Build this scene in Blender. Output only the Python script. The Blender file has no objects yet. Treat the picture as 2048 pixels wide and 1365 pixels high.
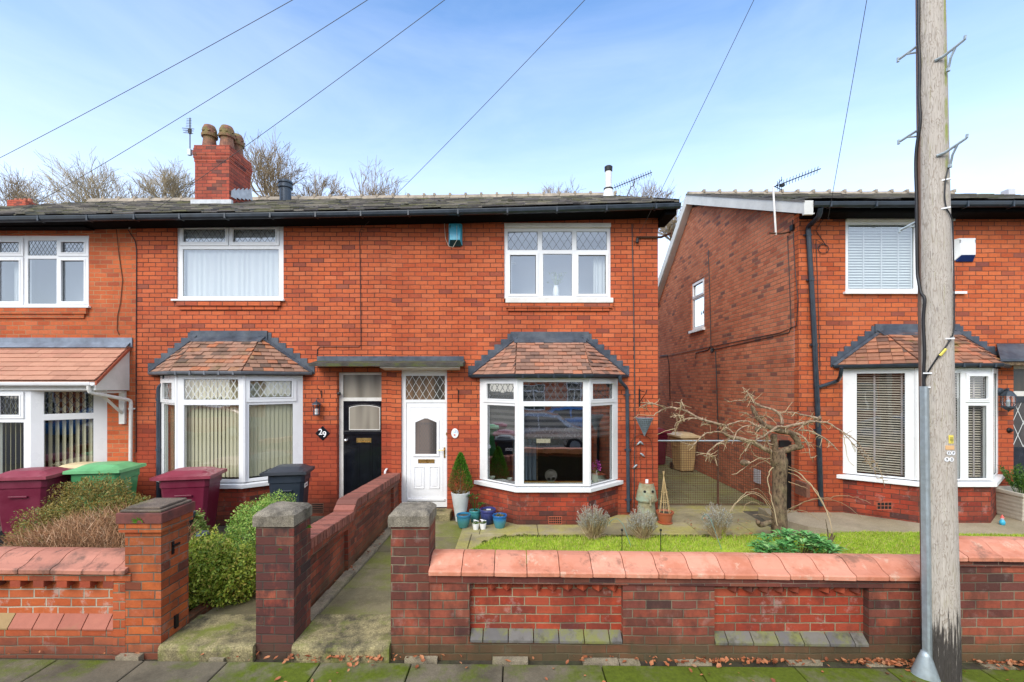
import bpy, math, random
import numpy as np
from mathutils import Vector, Matrix, noise
R = math.radians
S = bpy.context.scene
COL = S.collection
rnd = random.Random(7)

# ------------------------------------------------------------------ measuring
CX, CY, FPX, CAMZ = 1030.0, 765.0, 910.0, 2.5     # principal point, focal length (photo pixels), camera height
F = 8.545                                          # depth of the terrace front
FD = 8.27                                          # depth of the right-hand house front
def W(px, py, Y): return (( px-CX)*Y/FPX, Y, CAMZ-(py-CY)*Y/FPX)
def fu(px, Y=F): return (px-CX)*Y/FPX
def fv(py, Y=F): return CAMZ-(py-CY)*Y/FPX

# ------------------------------------------------------------------ mesh builder
class MB:
    def __init__(s): s.v=[]; s.f=[]; s.c=[]; s.M=None; s.col=None
    def add(s, vs, fs):
        b=len(s.v)
        if s.M is not None: vs=[tuple(s.M@Vector(p)) for p in vs]
        s.v.extend([tuple(p) for p in vs]); s.f.extend([tuple(b+i for i in f) for f in fs])
        if s.col is not None: s.c.extend([s.col]*len(fs))
    def box(s,x0,x1,y0,y1,z0,z1):
        s.add([(x0,y0,z0),(x1,y0,z0),(x1,y1,z0),(x0,y1,z0),(x0,y0,z1),(x1,y0,z1),(x1,y1,z1),(x0,y1,z1)],
              [(0,3,2,1),(4,5,6,7),(0,1,5,4),(1,2,6,5),(2,3,7,6),(3,0,4,7)])
    def cbox(s,x0,x1,y0,y1,z0,z1,c=.005):
        # box with chamfered vertical and top edges
        def ring(x0,x1,y0,y1,z,c): return [(x0+c,y0,z),(x1-c,y0,z),(x1,y0+c,z),(x1,y1-c,z),(x1-c,y1,z),(x0+c,y1,z),(x0,y1-c,z),(x0,y0+c,z)]
        vs=ring(x0,x1,y0,y1,z0,c)+ring(x0,x1,y0,y1,z1-c,c)+ring(x0+c,x1-c,y0+c,y1-c,z1,c)
        fs=[tuple(range(7,-1,-1)),tuple(range(16,24))]
        for k in range(2):
            for i in range(8):
                j=(i+1)%8; fs.append((8*k+i,8*k+j,8*k+8+j,8*k+8+i))
        s.add(vs,fs)
    def quad(s,a,b,c,d): s.add([a,b,c,d],[(0,1,2,3)])
    def prism(s,poly,d0,d1,axis='y'):
        # poly: list of 2D, extruded from d0 to d1 along axis
        n=len(poly)
        def p(a,b,d): return {'y':(a,d,b),'z':(a,b,d),'x':(d,a,b)}[axis]
        vs=[p(a,b,d0) for a,b in poly]+[p(a,b,d1) for a,b in poly]
        s.add(vs,[tuple(range(n)),tuple(range(2*n-1,n-1,-1))]+[(i,i+n,(i+1)%n+n,(i+1)%n) for i in range(n)])
    def tube(s,pts,r,n=8,cap=True):
        pts=[Vector(p) for p in pts]; m=len(pts)
        rs=r if isinstance(r,(list,tuple)) else [r]*m
        vs=[];fs=[]; nrm=None
        for i,p in enumerate(pts):
            t=(pts[min(i+1,m-1)]-pts[max(i-1,0)])
            if t.length<1e-9: t=Vector((0,0,1))
            t.normalize()
            if nrm is None:
                a=Vector((0,0,1)) if abs(t.z)<.9 else Vector((1,0,0))
                nrm=t.cross(a).normalized()
            else:
                nrm=(nrm-t*nrm.dot(t))
                if nrm.length<1e-6: nrm=t.cross(Vector((1,.3,.2)))
                nrm.normalize()
            b=t.cross(nrm)
            for k in range(n):
                a=2*math.pi*k/n
                vs.append(p+(nrm*math.cos(a)+b*math.sin(a))*rs[i])
        for i in range(m-1):
            for k in range(n):
                fs.append((i*n+k,i*n+(k+1)%n,(i+1)*n+(k+1)%n,(i+1)*n+k))
        if cap: fs.append(tuple(range(n-1,-1,-1))); fs.append(tuple(range((m-1)*n,m*n)))
        s.add(vs,fs)
    def lathe(s,prof,cx=0,cy=0,n=24,a0=0,sx=1,sy=1):
        vs=[];fs=[];m=len(prof)
        for r,z in prof:
            for k in range(n):
                a=a0+2*math.pi*k/n; vs.append((cx+r*math.cos(a)*sx,cy+r*math.sin(a)*sy,z))
        for i in range(m-1):
            for k in range(n): fs.append((i*n+k,i*n+(k+1)%n,(i+1)*n+(k+1)%n,(i+1)*n+k))
        if prof[0][0]>1e-6: fs.append(tuple(range(n-1,-1,-1)))
        if prof[-1][0]>1e-6: fs.append(tuple(range((m-1)*n,m*n)))
        s.add(vs,fs)
    def plate(s,outer,holes,w1,w0):
        # slab in local (u, v, w); front at w1, back at w0; holes are (u0,u1,v0,v1)
        us=sorted({outer[0],outer[1],*[h[0] for h in holes],*[h[1] for h in holes]})
        vs=sorted({outer[2],outer[3],*[h[2] for h in holes],*[h[3] for h in holes]})
        us=[u for u in us if outer[0]<=u<=outer[1]]; vs=[v for v in vs if outer[2]<=v<=outer[3]]
        def hole(i,j):
            if i<0 or j<0 or i>=len(us)-1 or j>=len(vs)-1: return True
            a=(us[i]+us[i+1])/2; b=(vs[j]+vs[j+1])/2
            return any(h[0]<a<h[1] and h[2]<b<h[3] for h in holes)
        for i in range(len(us)-1):
            for j in range(len(vs)-1):
                if hole(i,j): continue
                a,b,c,d=us[i],us[i+1],vs[j],vs[j+1]
                s.quad((a,c,w1),(b,c,w1),(b,d,w1),(a,d,w1)); s.quad((b,c,w0),(a,c,w0),(a,d,w0),(b,d,w0))
                if hole(i-1,j): s.quad((a,c,w0),(a,c,w1),(a,d,w1),(a,d,w0))
                if hole(i+1,j): s.quad((b,c,w1),(b,c,w0),(b,d,w0),(b,d,w1))
                if hole(i,j-1): s.quad((a,c,w0),(b,c,w0),(b,c,w1),(a,c,w1))
                if hole(i,j+1): s.quad((a,d,w1),(b,d,w1),(b,d,w0),(a,d,w0))
    def lbox(s,u0,u1,v0,v1,w0,w1):   # box in local wall space
        s.add([(u0,v0,w0),(u1,v0,w0),(u1,v1,w0),(u0,v1,w0),(u0,v0,w1),(u1,v0,w1),(u1,v1,w1),(u0,v1,w1)],
              [(0,3,2,1),(4,5,6,7),(0,1,5,4),(1,2,6,5),(2,3,7,6),(3,0,4,7)])
    def build(s,name,mat=None,parent=None,smooth=False,bevel=0,loc=None,weld=False):
        me=bpy.data.meshes.new(name); v=s.v
        if loc is not None: v=[(a-loc[0],b-loc[1],c-loc[2]) for a,b,c in v]
        me.from_pydata(v,[],s.f); me.update()
        if mat: 
            for m in (mat if isinstance(mat,(list,tuple)) else [mat]): me.materials.append(m)
        if smooth: me.shade_smooth()
        o=bpy.data.objects.new(name,me); COL.objects.link(o)
        if loc is not None: o.location=loc
        if parent is not None: o.parent=parent
        if bevel:
            md=o.modifiers.new('bevel','BEVEL'); md.width=bevel; md.segments=2; md.limit_method='ANGLE'; md.angle_limit=R(40)
        return o

def wallM(p0,p1,z=0,off=0):
    # local wall frame: u runs p0 -> p1, v up, w outward (towards the street)
    u=Vector((p1[0]-p0[0],p1[1]-p0[1],0)); L=u.length; u.normalize(); w=u.cross(Vector((0,0,1)))
    o=Vector((p0[0],p0[1],z))+w*off
    return Matrix(((u.x,0,w.x,o.x),(u.y,0,w.y,o.y),(0,1,0,o.z),(0,0,0,1))),L
def faceM(Y): return Matrix(((1,0,0,0),(0,0,-1,Y),(0,1,0,0),(0,0,0,1)))

def empty(name,loc=(0,0,0),rz=0):
    o=bpy.data.objects.new(name,None); COL.objects.link(o); o.location=loc; o.rotation_euler=(0,0,rz); o.empty_display_size=.2
    return o
def tag(o,label=None,cat=None,group=None,kind=None):
    if label: o['label']=label
    if cat: o['category']=cat
    if group: o['group']=group
    if kind: o['kind']=kind
    return o
def thing(name,label,cat,loc=(0,0,0),rz=0,group=None): return tag(empty(name,loc,rz),label,cat,group)
def kids(o): return [c for c in bpy.data.objects if c.parent==o]
def copy_tree(o,parent=None):
    c=o.copy(); COL.objects.link(c)
    if parent is not None: c.parent=parent
    for ch in kids(o): copy_tree(ch,c)
    return c

# ------------------------------------------------------------------ materials
class NT:
    def __init__(s,name):
        s.m=bpy.data.materials.new(name); s.m.use_nodes=True; s.t=s.m.node_tree; s.t.nodes.clear()
        s.out=s.n('ShaderNodeOutputMaterial'); s.g=None
    def n(s,ty,**k):
        nd=s.t.nodes.new(ty)
        for a,b in k.items(): setattr(nd,a,b)
        return nd
    def L(s,a,b): s.t.links.new(a,b)
    def _in(s,sock,v):
        if v is None: return
        if hasattr(v,'is_output') : s.L(v,sock)
        else:
            if isinstance(v,(tuple,list)) and len(v)==3 and sock.type=='RGBA': v=(*v,1)
            sock.default_value=v
    def math(s,op,a,b=None,c=None,clamp=False):
        nd=s.n('ShaderNodeMath',operation=op,use_clamp=clamp); s._in(nd.inputs[0],a); s._in(nd.inputs[1],b); s._in(nd.inputs[2],c); return nd.outputs[0]
    def vmath(s,op,a,b=None):
        nd=s.n('ShaderNodeVectorMath',operation=op); s._in(nd.inputs[0],a); s._in(nd.inputs[1],b); return nd
    def xyz(s,a=0,b=0,c=0):
        nd=s.n('ShaderNodeCombineXYZ'); s._in(nd.inputs[0],a); s._in(nd.inputs[1],b); s._in(nd.inputs[2],c); return nd.outputs[0]
    def sep(s,v): nd=s.n('ShaderNodeSeparateXYZ'); s.L(v,nd.inputs[0]); return nd.outputs
    def geo(s):
        if s.g is None: s.g=s.n('ShaderNodeNewGeometry')
        return s.g.outputs
    def obj(s): return s.n('ShaderNodeTexCoord').outputs['Object']
    def noise(s,vec,scale=5,detail=4,rough=.5,dist=0,dim='3D'):
        nd=s.n('ShaderNodeTexNoise',noise_dimensions=dim); s._in(nd.inputs['Vector'],vec); s._in(nd.inputs['Scale'],scale)
        nd.inputs['Detail'].default_value=detail; nd.inputs['Roughness'].default_value=rough; nd.inputs['Distortion'].default_value=dist; return nd.outputs[0]
    def ramp(s,fac,stops,interp='LINEAR'):
        nd=s.n('ShaderNodeValToRGB'); s._in(nd.inputs[0],fac); cr=nd.color_ramp; cr.interpolation=interp
        while len(cr.elements)<len(stops): cr.elements.new(.5)
        for e,(p,c) in zip(cr.elements,stops):
            e.position=p; e.color=(*c,1) if not isinstance(c,(int,float)) else (c,c,c,1)
        return nd.outputs[0]
    def mix(s,fac,a,b,mode='MIX'):
        nd=s.n('ShaderNodeMix',data_type='RGBA',blend_type=mode); s._in(nd.inputs[0],fac); s._in(nd.inputs[6],a); s._in(nd.inputs[7],b); return nd.outputs[2]
    def smooth(s,v,a,b):
        nd=s.n('ShaderNodeMapRange',interpolation_type='SMOOTHSTEP'); s._in(nd.inputs[0],v); s._in(nd.inputs[1],a); s._in(nd.inputs[2],b); return nd.outputs[0]
    def bump(s,h,strength=.5,dist=.01,nrm=None):
        nd=s.n('ShaderNodeBump'); s._in(nd.inputs['Height'],h); nd.inputs['Strength'].default_value=strength; nd.inputs['Distance'].default_value=dist
        if nrm is not None: s.L(nrm,nd.inputs['Normal'])
        return nd.outputs[0]
    def bsdf(s,color,rough=.7,metal=0,nrm=None,spec=None,trans=None,coat=None,sss=None):
        nd=s.n('ShaderNodeBsdfPrincipled'); s._in(nd.inputs['Base Color'],color); s._in(nd.inputs['Roughness'],rough); s._in(nd.inputs['Metallic'],metal)
        if spec is not None: nd.inputs['Specular IOR Level'].default_value=spec
        if coat: nd.inputs['Coat Weight'].default_value=coat; nd.inputs['Coat Roughness'].default_value=.08
        if nrm is not None: s.L(nrm,nd.inputs['Normal'])
        return nd
    def done(s,sh): s.L(sh.outputs[0] if hasattr(sh,'outputs') else sh,s.out.inputs[0]); return s.m

def plain(name,col,rough=.5,metal=0,var=.12,scale=9,bump=.0,bscale=60,spec=None,dirt=None,coat=None,dirtz=None):
    t=NT(name); P=t.geo()['Position']
    nz=t.noise(P,scale,5,.6)
    c=t.mix(t.ramp(nz,[(.3,0.0),(.7,1.0)]),tuple(x*(1-var) for x in col),tuple(min(1,x*(1+var)) for x in col))
    if dirt:
        c=t.mix(t.math('MULTIPLY',t.ramp(t.noise(P,scale*.35,6,.7),[(.45,0.0),(.7,1.0)]),dirt[1]),c,dirt[0])
    n=t.bump(t.noise(P,bscale,4,.6),bump,.004) if bump else None
    rr=t.ramp(nz,[(.3,max(0,rough-.08)),(.7,min(1,rough+.08))])
    return t.done(t.bsdf(c,rr,metal,n,spec,coat=coat))

def wall_uv(t):
    """u runs along any upright face, v is height; on flat tops u,v are x,y"""
    g=t.geo(); P=t.sep(g['Position']); N=t.sep(g['True Normal'])
    u=t.math('SUBTRACT',t.math('MULTIPLY',P[1],N[0]),t.math('MULTIPLY',P[0],N[1]))
    up=t.math('GREATER_THAN',t.math('ABSOLUTE',N[2]),.6)
    a=t.mix(up,t.xyz(u,P[2],0),t.xyz(P[0],P[1],0))
    return a,g['Position']

def brick(name,cols,mortar,w=.235,h=.0822,j=.009,off=(0,0),low=None,soot=0,sootcol=(.03,.022,.02),eff=0,damp=0,rough=.88,jrand=.35,zlean=0,patch=None,bumps=.6,streak=0,half=.5,jvis=1.0,ss=1.3,sth=(.45,.60)):
    t=NT(name); uv,P=wall_uv(t)
    wob=t.noise(P,3.5,3,.5); wob2=t.noise(P,38,3,.6)
    s=t.sep(uv); 
    u=t.math('ADD',s[0],off[0]); v=t.math('ADD',t.math('ADD',s[1],off[1]),t.math('MULTIPLY',t.math('SUBTRACT',wob,.5),.018))
    v=t.math('ADD',v,t.math('MULTIPLY',t.math('SUBTRACT',wob2,.5),.005))
    u=t.math('ADD',u,t.math('MULTIPLY',t.math('SUBTRACT',wob2,.5),.006))
    rowf=t.math('DIVIDE',v,h); row=t.math('FLOOR',rowf); fv_=t.math('FRACT',rowf)
    wn=t.n('ShaderNodeTexWhiteNoise',noise_dimensions='1D'); t.L(t.math('ADD',row,.37),wn.inputs['W'])
    shift=t.math('ADD',t.math('MULTIPLY',t.math('FLOORED_MODULO',row,2.0),half),t.math('MULTIPLY',wn.outputs[0],.10))
    colf=t.math('ADD',t.math('DIVIDE',u,w),shift); col=t.math('FLOOR',colf); fu_=t.math('FRACT',colf)
    w2=t.n('ShaderNodeTexWhiteNoise',noise_dimensions='2D'); t.L(t.xyz(col,row,0),w2.inputs['Vector'])
    r1=w2.outputs[0]; rc=t.sep(w2.outputs[1])
    def dist(f,size): return t.math('MULTIPLY',t.math('SUBTRACT',.5,t.math('ABSOLUTE',t.math('SUBTRACT',f,.5))),size)
    d=t.math('MINIMUM',dist(fu_,w),dist(fv_,h))
    m=t.smooth(d,j*.35,j*.75)           # 0 in joint, 1 on brick
    c=t.ramp(r1,cols,'LINEAR')
    blot=t.noise(t.vmath('MULTIPLY',P,(1,1,1.6)).outputs[0],22,5,.65)
    c=t.mix(t.ramp(blot,[(.35,.0),(.75,.5)]),c,t.mix(1.0,c,(.55,.5,.55),'MULTIPLY'))
    c=t.mix(t.math('MULTIPLY',t.math('SUBTRACT',rc[1],.5),.5,clamp=True),c,(.62,.20,.10))
    # mortar picks between its own colour and worn-away brick colour
    mc=t.mix(t.ramp(t.noise(P,1.7,4,.6),[(.3,0.0),(.65,1.0)]),mortar,tuple(x*.45 for x in mortar))
    if jvis<1: mc=t.mix(jvis,c,mc)
    c=t.mix(m,mc,c)
    if low:   # lower courses once painted / weathered a deeper red
        z=t.sep(P)[2]; f=t.smooth(t.math('ADD',z,t.math('MULTIPLY',t.noise(P,6,3,.5),.12)),low[0]+.10,low[0]+.02)
        lc=t.mix(t.math('MULTIPLY',m,.75),tuple(x*.55 for x in low[1]),t.mix(r1,low[1],tuple(x*.72 for x in low[1])))
        c=t.mix(t.math('MULTIPLY',f,low[2]),c,lc)
    big=t.noise(t.vmath('MULTIPLY',P,(1,1,.55)).outputs[0],ss,6,.65)
    if soot:
        k=t.math('MULTIPLY',t.ramp(t.math('ADD',big,t.math('MULTIPLY',t.math('SUBTRACT',r1,.5),.16)),[(sth[0],0.0),(sth[1],1.0)]),soot)
        c=t.mix(k,c,sootcol)
    if streak:
        st=t.noise(t.vmath('MULTIPLY',P,(9,9,.7)).outputs[0],1.6,4,.6)
        c=t.mix(t.math('MULTIPLY',t.ramp(st,[(.55,0.0),(.75,1.0)]),streak),c,(.035,.028,.025))
    if eff:   # lime bloom
        k=t.math('MULTIPLY',t.ramp(t.noise(P,5,7,.75),[(.56,0.0),(.66,1.0)]),eff)
        c=t.mix(k,c,(.55,.5,.45))
    if damp:
        z=t.sep(P)[2]; k=t.math('MULTIPLY',t.smooth(t.math('ADD',z,t.math('MULTIPLY',t.math('SUBTRACT',t.noise(P,4,5,.7),.5),.35)),damp[0],damp[0]-.28),damp[1])
        c=t.mix(k,c,damp[2])
    lg=t.noise(t.vmath('MULTIPLY',P,(1,1,.8)).outputs[0],.75,5,.6); c=t.mix(t.ramp(lg,[(.36,.38),(.52,0.0)]),c,t.mix(1.0,c,(.55,.46,.44),'MULTIPLY'))
    hgt=t.math('ADD',t.math('MULTIPLY',m,1.0),t.math('MULTIPLY',t.noise(P,55,5,.7),.35))
    hgt=t.math('ADD',hgt,t.math('MULTIPLY',rc[0],.18))
    n=t.bump(hgt,bumps,.007)
    return t.done(t.bsdf(c,rough,0,n,.3))

M={}
# old orange-red pressed brick of the terrace
ORC=[(0,(.46,.090,.034)),(.22,(.54,.115,.042)),(.5,(.61,.145,.052)),(.86,(.56,.122,.043)),(.96,(.44,.092,.042)),(1,(.27,.075,.048))]
M['brick_b']=brick('brick_terrace_middle',ORC,(.15,.058,.04),low=(1.72,(.38,.058,.027),.8),soot=.16,damp=(.42,.6,(.06,.035,.025)),off=(.05,.02),streak=.2,j=.0115)
M['brick_c']=brick('brick_terrace_end',ORC,(.17,.07,.045),low=(1.72,(.42,.068,.032),.6),soot=.12,damp=(.30,.5,(.08,.04,.03)),off=(.11,.03),streak=.14,j=.011)
M['brick_a']=brick('brick_terrace_left',[(0,(.44,.09,.03)),(.4,(.57,.13,.042)),(.8,(.61,.15,.05)),(1,(.42,.09,.038))],(.48,.33,.18),soot=.14,off=(.02,.05),jrand=.2,j=.0085)
M['brick_d']=brick('brick_right_house',[(0,(.46,.09,.03)),(.3,(.58,.132,.042)),(.7,(.63,.155,.05)),(.9,(.52,.11,.04)),(1,(.24,.07,.05))],(.20,.085,.055),j=.011,low=(1.75,(.42,.07,.03),.55),soot=.14,off=(.08,.0),damp=(.45,.4,(.07,.04,.03)),streak=.12)
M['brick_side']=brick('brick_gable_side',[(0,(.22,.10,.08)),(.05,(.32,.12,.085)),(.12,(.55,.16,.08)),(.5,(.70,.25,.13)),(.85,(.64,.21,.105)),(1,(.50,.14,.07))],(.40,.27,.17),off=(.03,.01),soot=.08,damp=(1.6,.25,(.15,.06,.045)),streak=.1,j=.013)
M['brick_bay']=brick('brick_bay_base',[(0,(.27,.038,.022)),(.4,(.38,.055,.025)),(.8,(.42,.066,.03)),(1,(.12,.04,.035))],(.15,.07,.05),soot=.4,sth=(.43,.57),ss=2,eff=.2,off=(0.02,0),damp=(.28,.75,(.05,.03,.022)))
GWC=[(0,(.12,.048,.04)),(.12,(.18,.055,.042)),(.3,(.27,.068,.042)),(.6,(.36,.085,.046)),(.85,(.25,.062,.042)),(1,(.13,.055,.045))]
M['brick_wall_c']=brick('brick_front_wall',GWC,(.34,.27,.18),soot=.60,eff=.12,damp=(.25,.75,(.085,.075,.035)),off=(.07,.012),j=.0095,bumps=.8,ss=2.2,sth=(.41,.55))
M['brick_panel']=brick('brick_front_wall_panel',[(0,(.34,.05,.026)),(.5,(.44,.072,.032)),(.9,(.38,.06,.03)),(1,(.2,.045,.035))],(.46,.38,.24),soot=.45,sth=(.43,.58),ss=2.5,eff=.28,off=(.02,.012),j=.0095,bumps=.8)
M['brick_wall_a']=brick('brick_front_wall_left',[(0,(.36,.07,.025)),(.5,(.52,.12,.037)),(.9,(.47,.10,.034)),(1,(.24,.06,.03))],(.36,.28,.18),soot=.22,eff=.25,damp=(.22,.7,(.10,.055,.04)),off=(.0,.02),j=.0095,bumps=.8)
M['brick_panel_a']=brick('brick_left_wall_panel',[(0,(.44,.09,.028)),(.5,(.57,.14,.04)),(1,(.48,.11,.035))],(.58,.52,.40),soot=.1,eff=.55,off=(.05,.02),j=.011,bumps=.8)
M['brick_pier_a']=brick('brick_pier_orange',[(0,(.38,.08,.026)),(.5,(.55,.14,.036)),(.9,(.48,.11,.034)),(1,(.18,.06,.04))],(.30,.24,.17),soot=.42,damp=(.20,.7,(.10,.05,.035)),off=(.03,.0),j=.010,bumps=.8,eff=.15,ss=2.6,sth=(.43,.57))
M['brick_pier_dark']=brick('brick_pier_sooty',[(0,(.08,.04,.036)),(.35,(.24,.055,.036)),(.8,(.31,.068,.040)),(1,(.10,.045,.04))],(.22,.17,.12),soot=.72,sootcol=(.03,.024,.026),damp=(.2,.6,(.08,.06,.035)),off=(.09,.0),j=.009,bumps=.8,ss=3.4,sth=(.40,.50))
M['brick_divider']=brick('brick_dividing_wall',[(0,(.12,.045,.035)),(.4,(.30,.065,.035)),(.8,(.38,.085,.040)),(1,(.2,.06,.04))],(.22,.16,.11),soot=.5,damp=(.3,.5,(.16,.10,.04)),off=(.04,.0),j=.011,bumps=.8,ss=2.2,sth=(.42,.56))
M['brick_chimney']=brick('brick_chimney',[(0,(.12,.05,.045)),(.12,(.36,.075,.045)),(.5,(.50,.105,.06)),(.9,(.45,.09,.05)),(1,(.14,.06,.05))],(.13,.075,.06),soot=.3,off=(.05,.0),w=.235)
M['brick_far']=brick('brick_across_street',ORC,(.2,.08,.05),soot=.2)

def isl(name,stops,rough=.8,nz=.25,bump=.5,spec=.3,extra=None,bscale=40,sat=None):
    """material whose colour varies per tile / slate / leaf (each island)"""
    t=NT(name); g=t.geo(); r=g['Random Per Island']; P=g['Position']
    c=t.ramp(r,stops)
    c=t.mix(t.ramp(t.noise(P,14,5,.65),[(.35,0.0),(.75,nz*2)]),c,t.mix(1.0,c,(.5,.5,.5),'MULTIPLY'))
    if extra:
        for col,scale,a,b,amt in extra:
            c=t.mix(t.math('MULTIPLY',t.ramp(t.noise(P,scale,6,.7),[(a,0.0),(b,1.0)]),amt),c,col)
    n=t.bump(t.noise(P,bscale,4,.6),bump,.006) if bump else None
    return t.done(t.bsdf(c,rough,0,n,spec))
M['slate']=isl('stone_slates',[(0,(.05,.046,.048)),(.3,(.13,.12,.12)),(.6,(.21,.19,.18)),(.85,(.31,.28,.24)),(1,(.17,.17,.09))],.75,.3,.8,extra=[((.16,.17,.04),1.6,.48,.66,.45),((.25,.24,.18),3.5,.58,.72,.5)])
M['slate_d']=isl('stone_slates_grey',[(0,(.06,.055,.055)),(.4,(.13,.12,.115)),(.8,(.20,.185,.16)),(1,(.12,.12,.08))],.75,.3,.8,extra=[((.15,.16,.05),1.3,.5,.7,.5)])
M['ridge_tile']=plain('ridge_tile_stone',(.30,.25,.19),.85,var=.3,scale=6,bump=.4)
CL=[(0,(.13,.09,.07)),(.2,(.27,.155,.105)),(.5,(.39,.22,.15)),(.8,(.36,.20,.14)),(.94,(.48,.18,.09)),(1,(.26,.20,.12))]
M['clay']=isl('clay_tiles_weathered',CL,.8,.25,.5,extra=[((.14,.13,.04),2.2,.55,.75,.55),((.06,.045,.04),3.4,.55,.72,.6)])
M['clay_c']=isl('clay_tiles_brown',[(0,(.16,.10,.08)),(.3,(.32,.175,.12)),(.6,(.42,.22,.15)),(.9,(.38,.185,.125)),(1,(.48,.18,.09))],.8,.2,.5,extra=[((.06,.045,.04),3.1,.56,.74,.6)])
M['clay_a']=isl('clay_tiles_pink',[(0,(.42,.21,.14)),(.5,(.52,.27,.18)),(1,(.46,.22,.15))],.75,.12,.35,extra=[((.22,.12,.08),2.5,.6,.8,.3)])
M['clay_d']=isl('clay_tiles_right_bay',[(0,(.14,.08,.06)),(.4,(.33,.15,.09)),(.8,(.42,.19,.11)),(1,(.46,.15,.08))],.8,.25,.5,extra=[((.12,.15,.02),2.6,.56,.72,.8)])
M['lead']=plain('lead_flashing',(.055,.068,.09),.5,.25,var=.35,scale=7,bump=.25,bscale=25,dirt=((.15,.165,.18),.6))
M['lead_a']=plain('lead_flashing_grey',(.20,.235,.29),.5,.2,var=.25,scale=5,bump=.15,bscale=20,dirt=((.09,.10,.13),.6))
M['gutter']=plain('black_gutter_plastic',(.020,.030,.042),.35,0,var=.3,scale=6,spec=.5)
M['gutter_grey']=plain('faded_gutter',(.12,.13,.15),.45,var=.3,scale=8)
M['pipe']=plain('slate_blue_pipe',(.035,.05,.07),.4,var=.25,scale=4,spec=.5)
M['black_paint']=plain('black_soffit_paint',(.0035,.0035,.004),.9,var=.3,spec=.1)
M['upvc']=plain('white_upvc',(.80,.81,.82),.32,var=.015,scale=3,spec=.5,dirt=((.60,.60,.56),.22))
M['upvc_old']=plain('white_painted_timber',(.72,.70,.66),.55,var=.05,scale=8,dirt=((.35,.32,.26),.4),bump=.15)
M['gasket']=plain('window_gasket',(.05,.055,.06),.6)
M['lead_came']=plain('lead_came',(.10,.11,.12),.45,.3)
M['came_white']=plain('pale_came',(.62,.64,.63),.5)
def glass(name,refl=.16,tint=(.92,.95,.95),rough=.0,wav=.06):
    t=NT(name); P=t.geo()['Position']
    tr=t.n('ShaderNodeBsdfTransparent'); tr.inputs[0].default_value=(*tint,1)
    gl=t.n('ShaderNodeBsdfGlossy'); gl.inputs['Roughness'].default_value=rough; gl.inputs[0].default_value=(.95,.97,1,1)
    if wav: t.L(t.bump(t.noise(P,2.2,2,.5),wav,.02),gl.inputs['Normal'])
    fr=t.n('ShaderNodeLayerWeight'); fr.inputs[0].default_value=.5; frp=t.math('POWER',fr.outputs[1],4.0)
    mx=t.n('ShaderNodeMixShader'); t.L(t.math('ADD',t.math('MULTIPLY',frp,.7),refl,clamp=True),mx.inputs[0]); t.L(tr.outputs[0],mx.inputs[1]); t.L(gl.outputs[0],mx.inputs[2])
    return t.done(mx)
M['glass']=glass('window_glass',.15); M['glass_c']=glass('dark_bay_glass',.34)
M['glass_up']=glass('upper_window_glass',.20)
M['glass_side']=glass('landing_window_glass',.75,wav=.25)
def obscure(name,c1,c2):
    t=NT(name); P=t.geo()['Position']; s=t.sep(P)
    f=t.ramp(t.noise(t.vmath('MULTIPLY',P,(2.2,1,.25)).outputs[0],1.5,2,.5),[(.38,0.0),(.62,1.0)])
    c=t.mix(f,c1,c2)
    n=t.bump(t.noise(P,130,2,.5),.6,.004)
    return t.done(t.bsdf(c,.16,0,n,.6))
M['obscure']=obscure('obscured_door_glass',(.09,.075,.06),(.30,.27,.22))
M['obscure_lead']=obscure('leaded_door_glass',(.05,.045,.045),(.20,.16,.14))
M['obscure_fan']=obscure('fanlight_glass',(.05,.045,.035),(.22,.13,.07))
M['room']=plain('room_wall',(.10,.095,.09),.9,var=.2,scale=1)
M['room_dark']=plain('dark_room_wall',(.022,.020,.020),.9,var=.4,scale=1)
M['room_pale']=plain('pale_room_wall',(.52,.54,.58),.9,var=.05,scale=1)
def fabric(name,c,fold=18,amp=.25,trans=.25,rough=.9):
    t=NT(name); P=t.geo()['Position']; 
    f=t.noise(t.vmath('MULTIPLY',P,(fold,fold,.6)).outputs[0],.35,3,.5)
    cc=t.mix(t.ramp(f,[(.3,0.0),(.7,1.0)]),tuple(x*(1-amp) for x in c),c)
    b=t.bsdf(cc,rough)
    tl=t.n('ShaderNodeBsdfTranslucent'); t.L(cc,tl.inputs[0]); mx=t.n('ShaderNodeMixShader'); mx.inputs[0].default_value=trans
    t.L(b.outputs[0],mx.inputs[1]); t.L(tl.outputs[0],mx.inputs[2]); return t.done(mx)
M['curtain']=fabric('white_voile_curtain',(.74,.76,.76),20,.12)
M['blind_cream']=fabric('cream_vertical_blind',(.82,.77,.54),3,.06,.3)
M['blind_grey']=fabric('grey_roller_blind',(.20,.19,.18),2,.2,.1)
M['blind_wood']=plain('taupe_venetian_slat',(.58,.51,.41),.5,var=.15)
M['blind_tape']=plain('blind_tape',(.42,.36,.35),.8)
M['blind_white']=plain('pale_venetian_slat',(.66,.70,.68),.5,var=.05)
M['door_white']=plain('white_door_panel',(.82,.83,.85),.3,var=.01,spec=.5)
M['door_black']=plain('black_gloss_door',(.006,.007,.011),.16,var=.2,spec=.55,bump=.04,bscale=8)
M['door_navy']=plain('dark_blue_door',(.02,.025,.035),.25,var=.2)
M['brass']=plain('brass',(.62,.42,.16),.28,.9,var=.1)
M['chrome']=plain('satin_metal',(.65,.65,.66),.25,.9,var=.1)
M['iron']=plain('black_iron',(.012,.012,.014),.5,.3,var=.3)
M['lantern']=plain('lantern_blue_grey',(.05,.065,.085),.45,.4,var=.3,scale=30)
M['galv']=plain('galvanised_steel',(.36,.42,.45),.5,.5,var=.12,scale=22,dirt=((.28,.30,.28),.4))
M['rust']=plain('rusty_iron',(.10,.045,.025),.85,.2,var=.4,scale=20)
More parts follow.
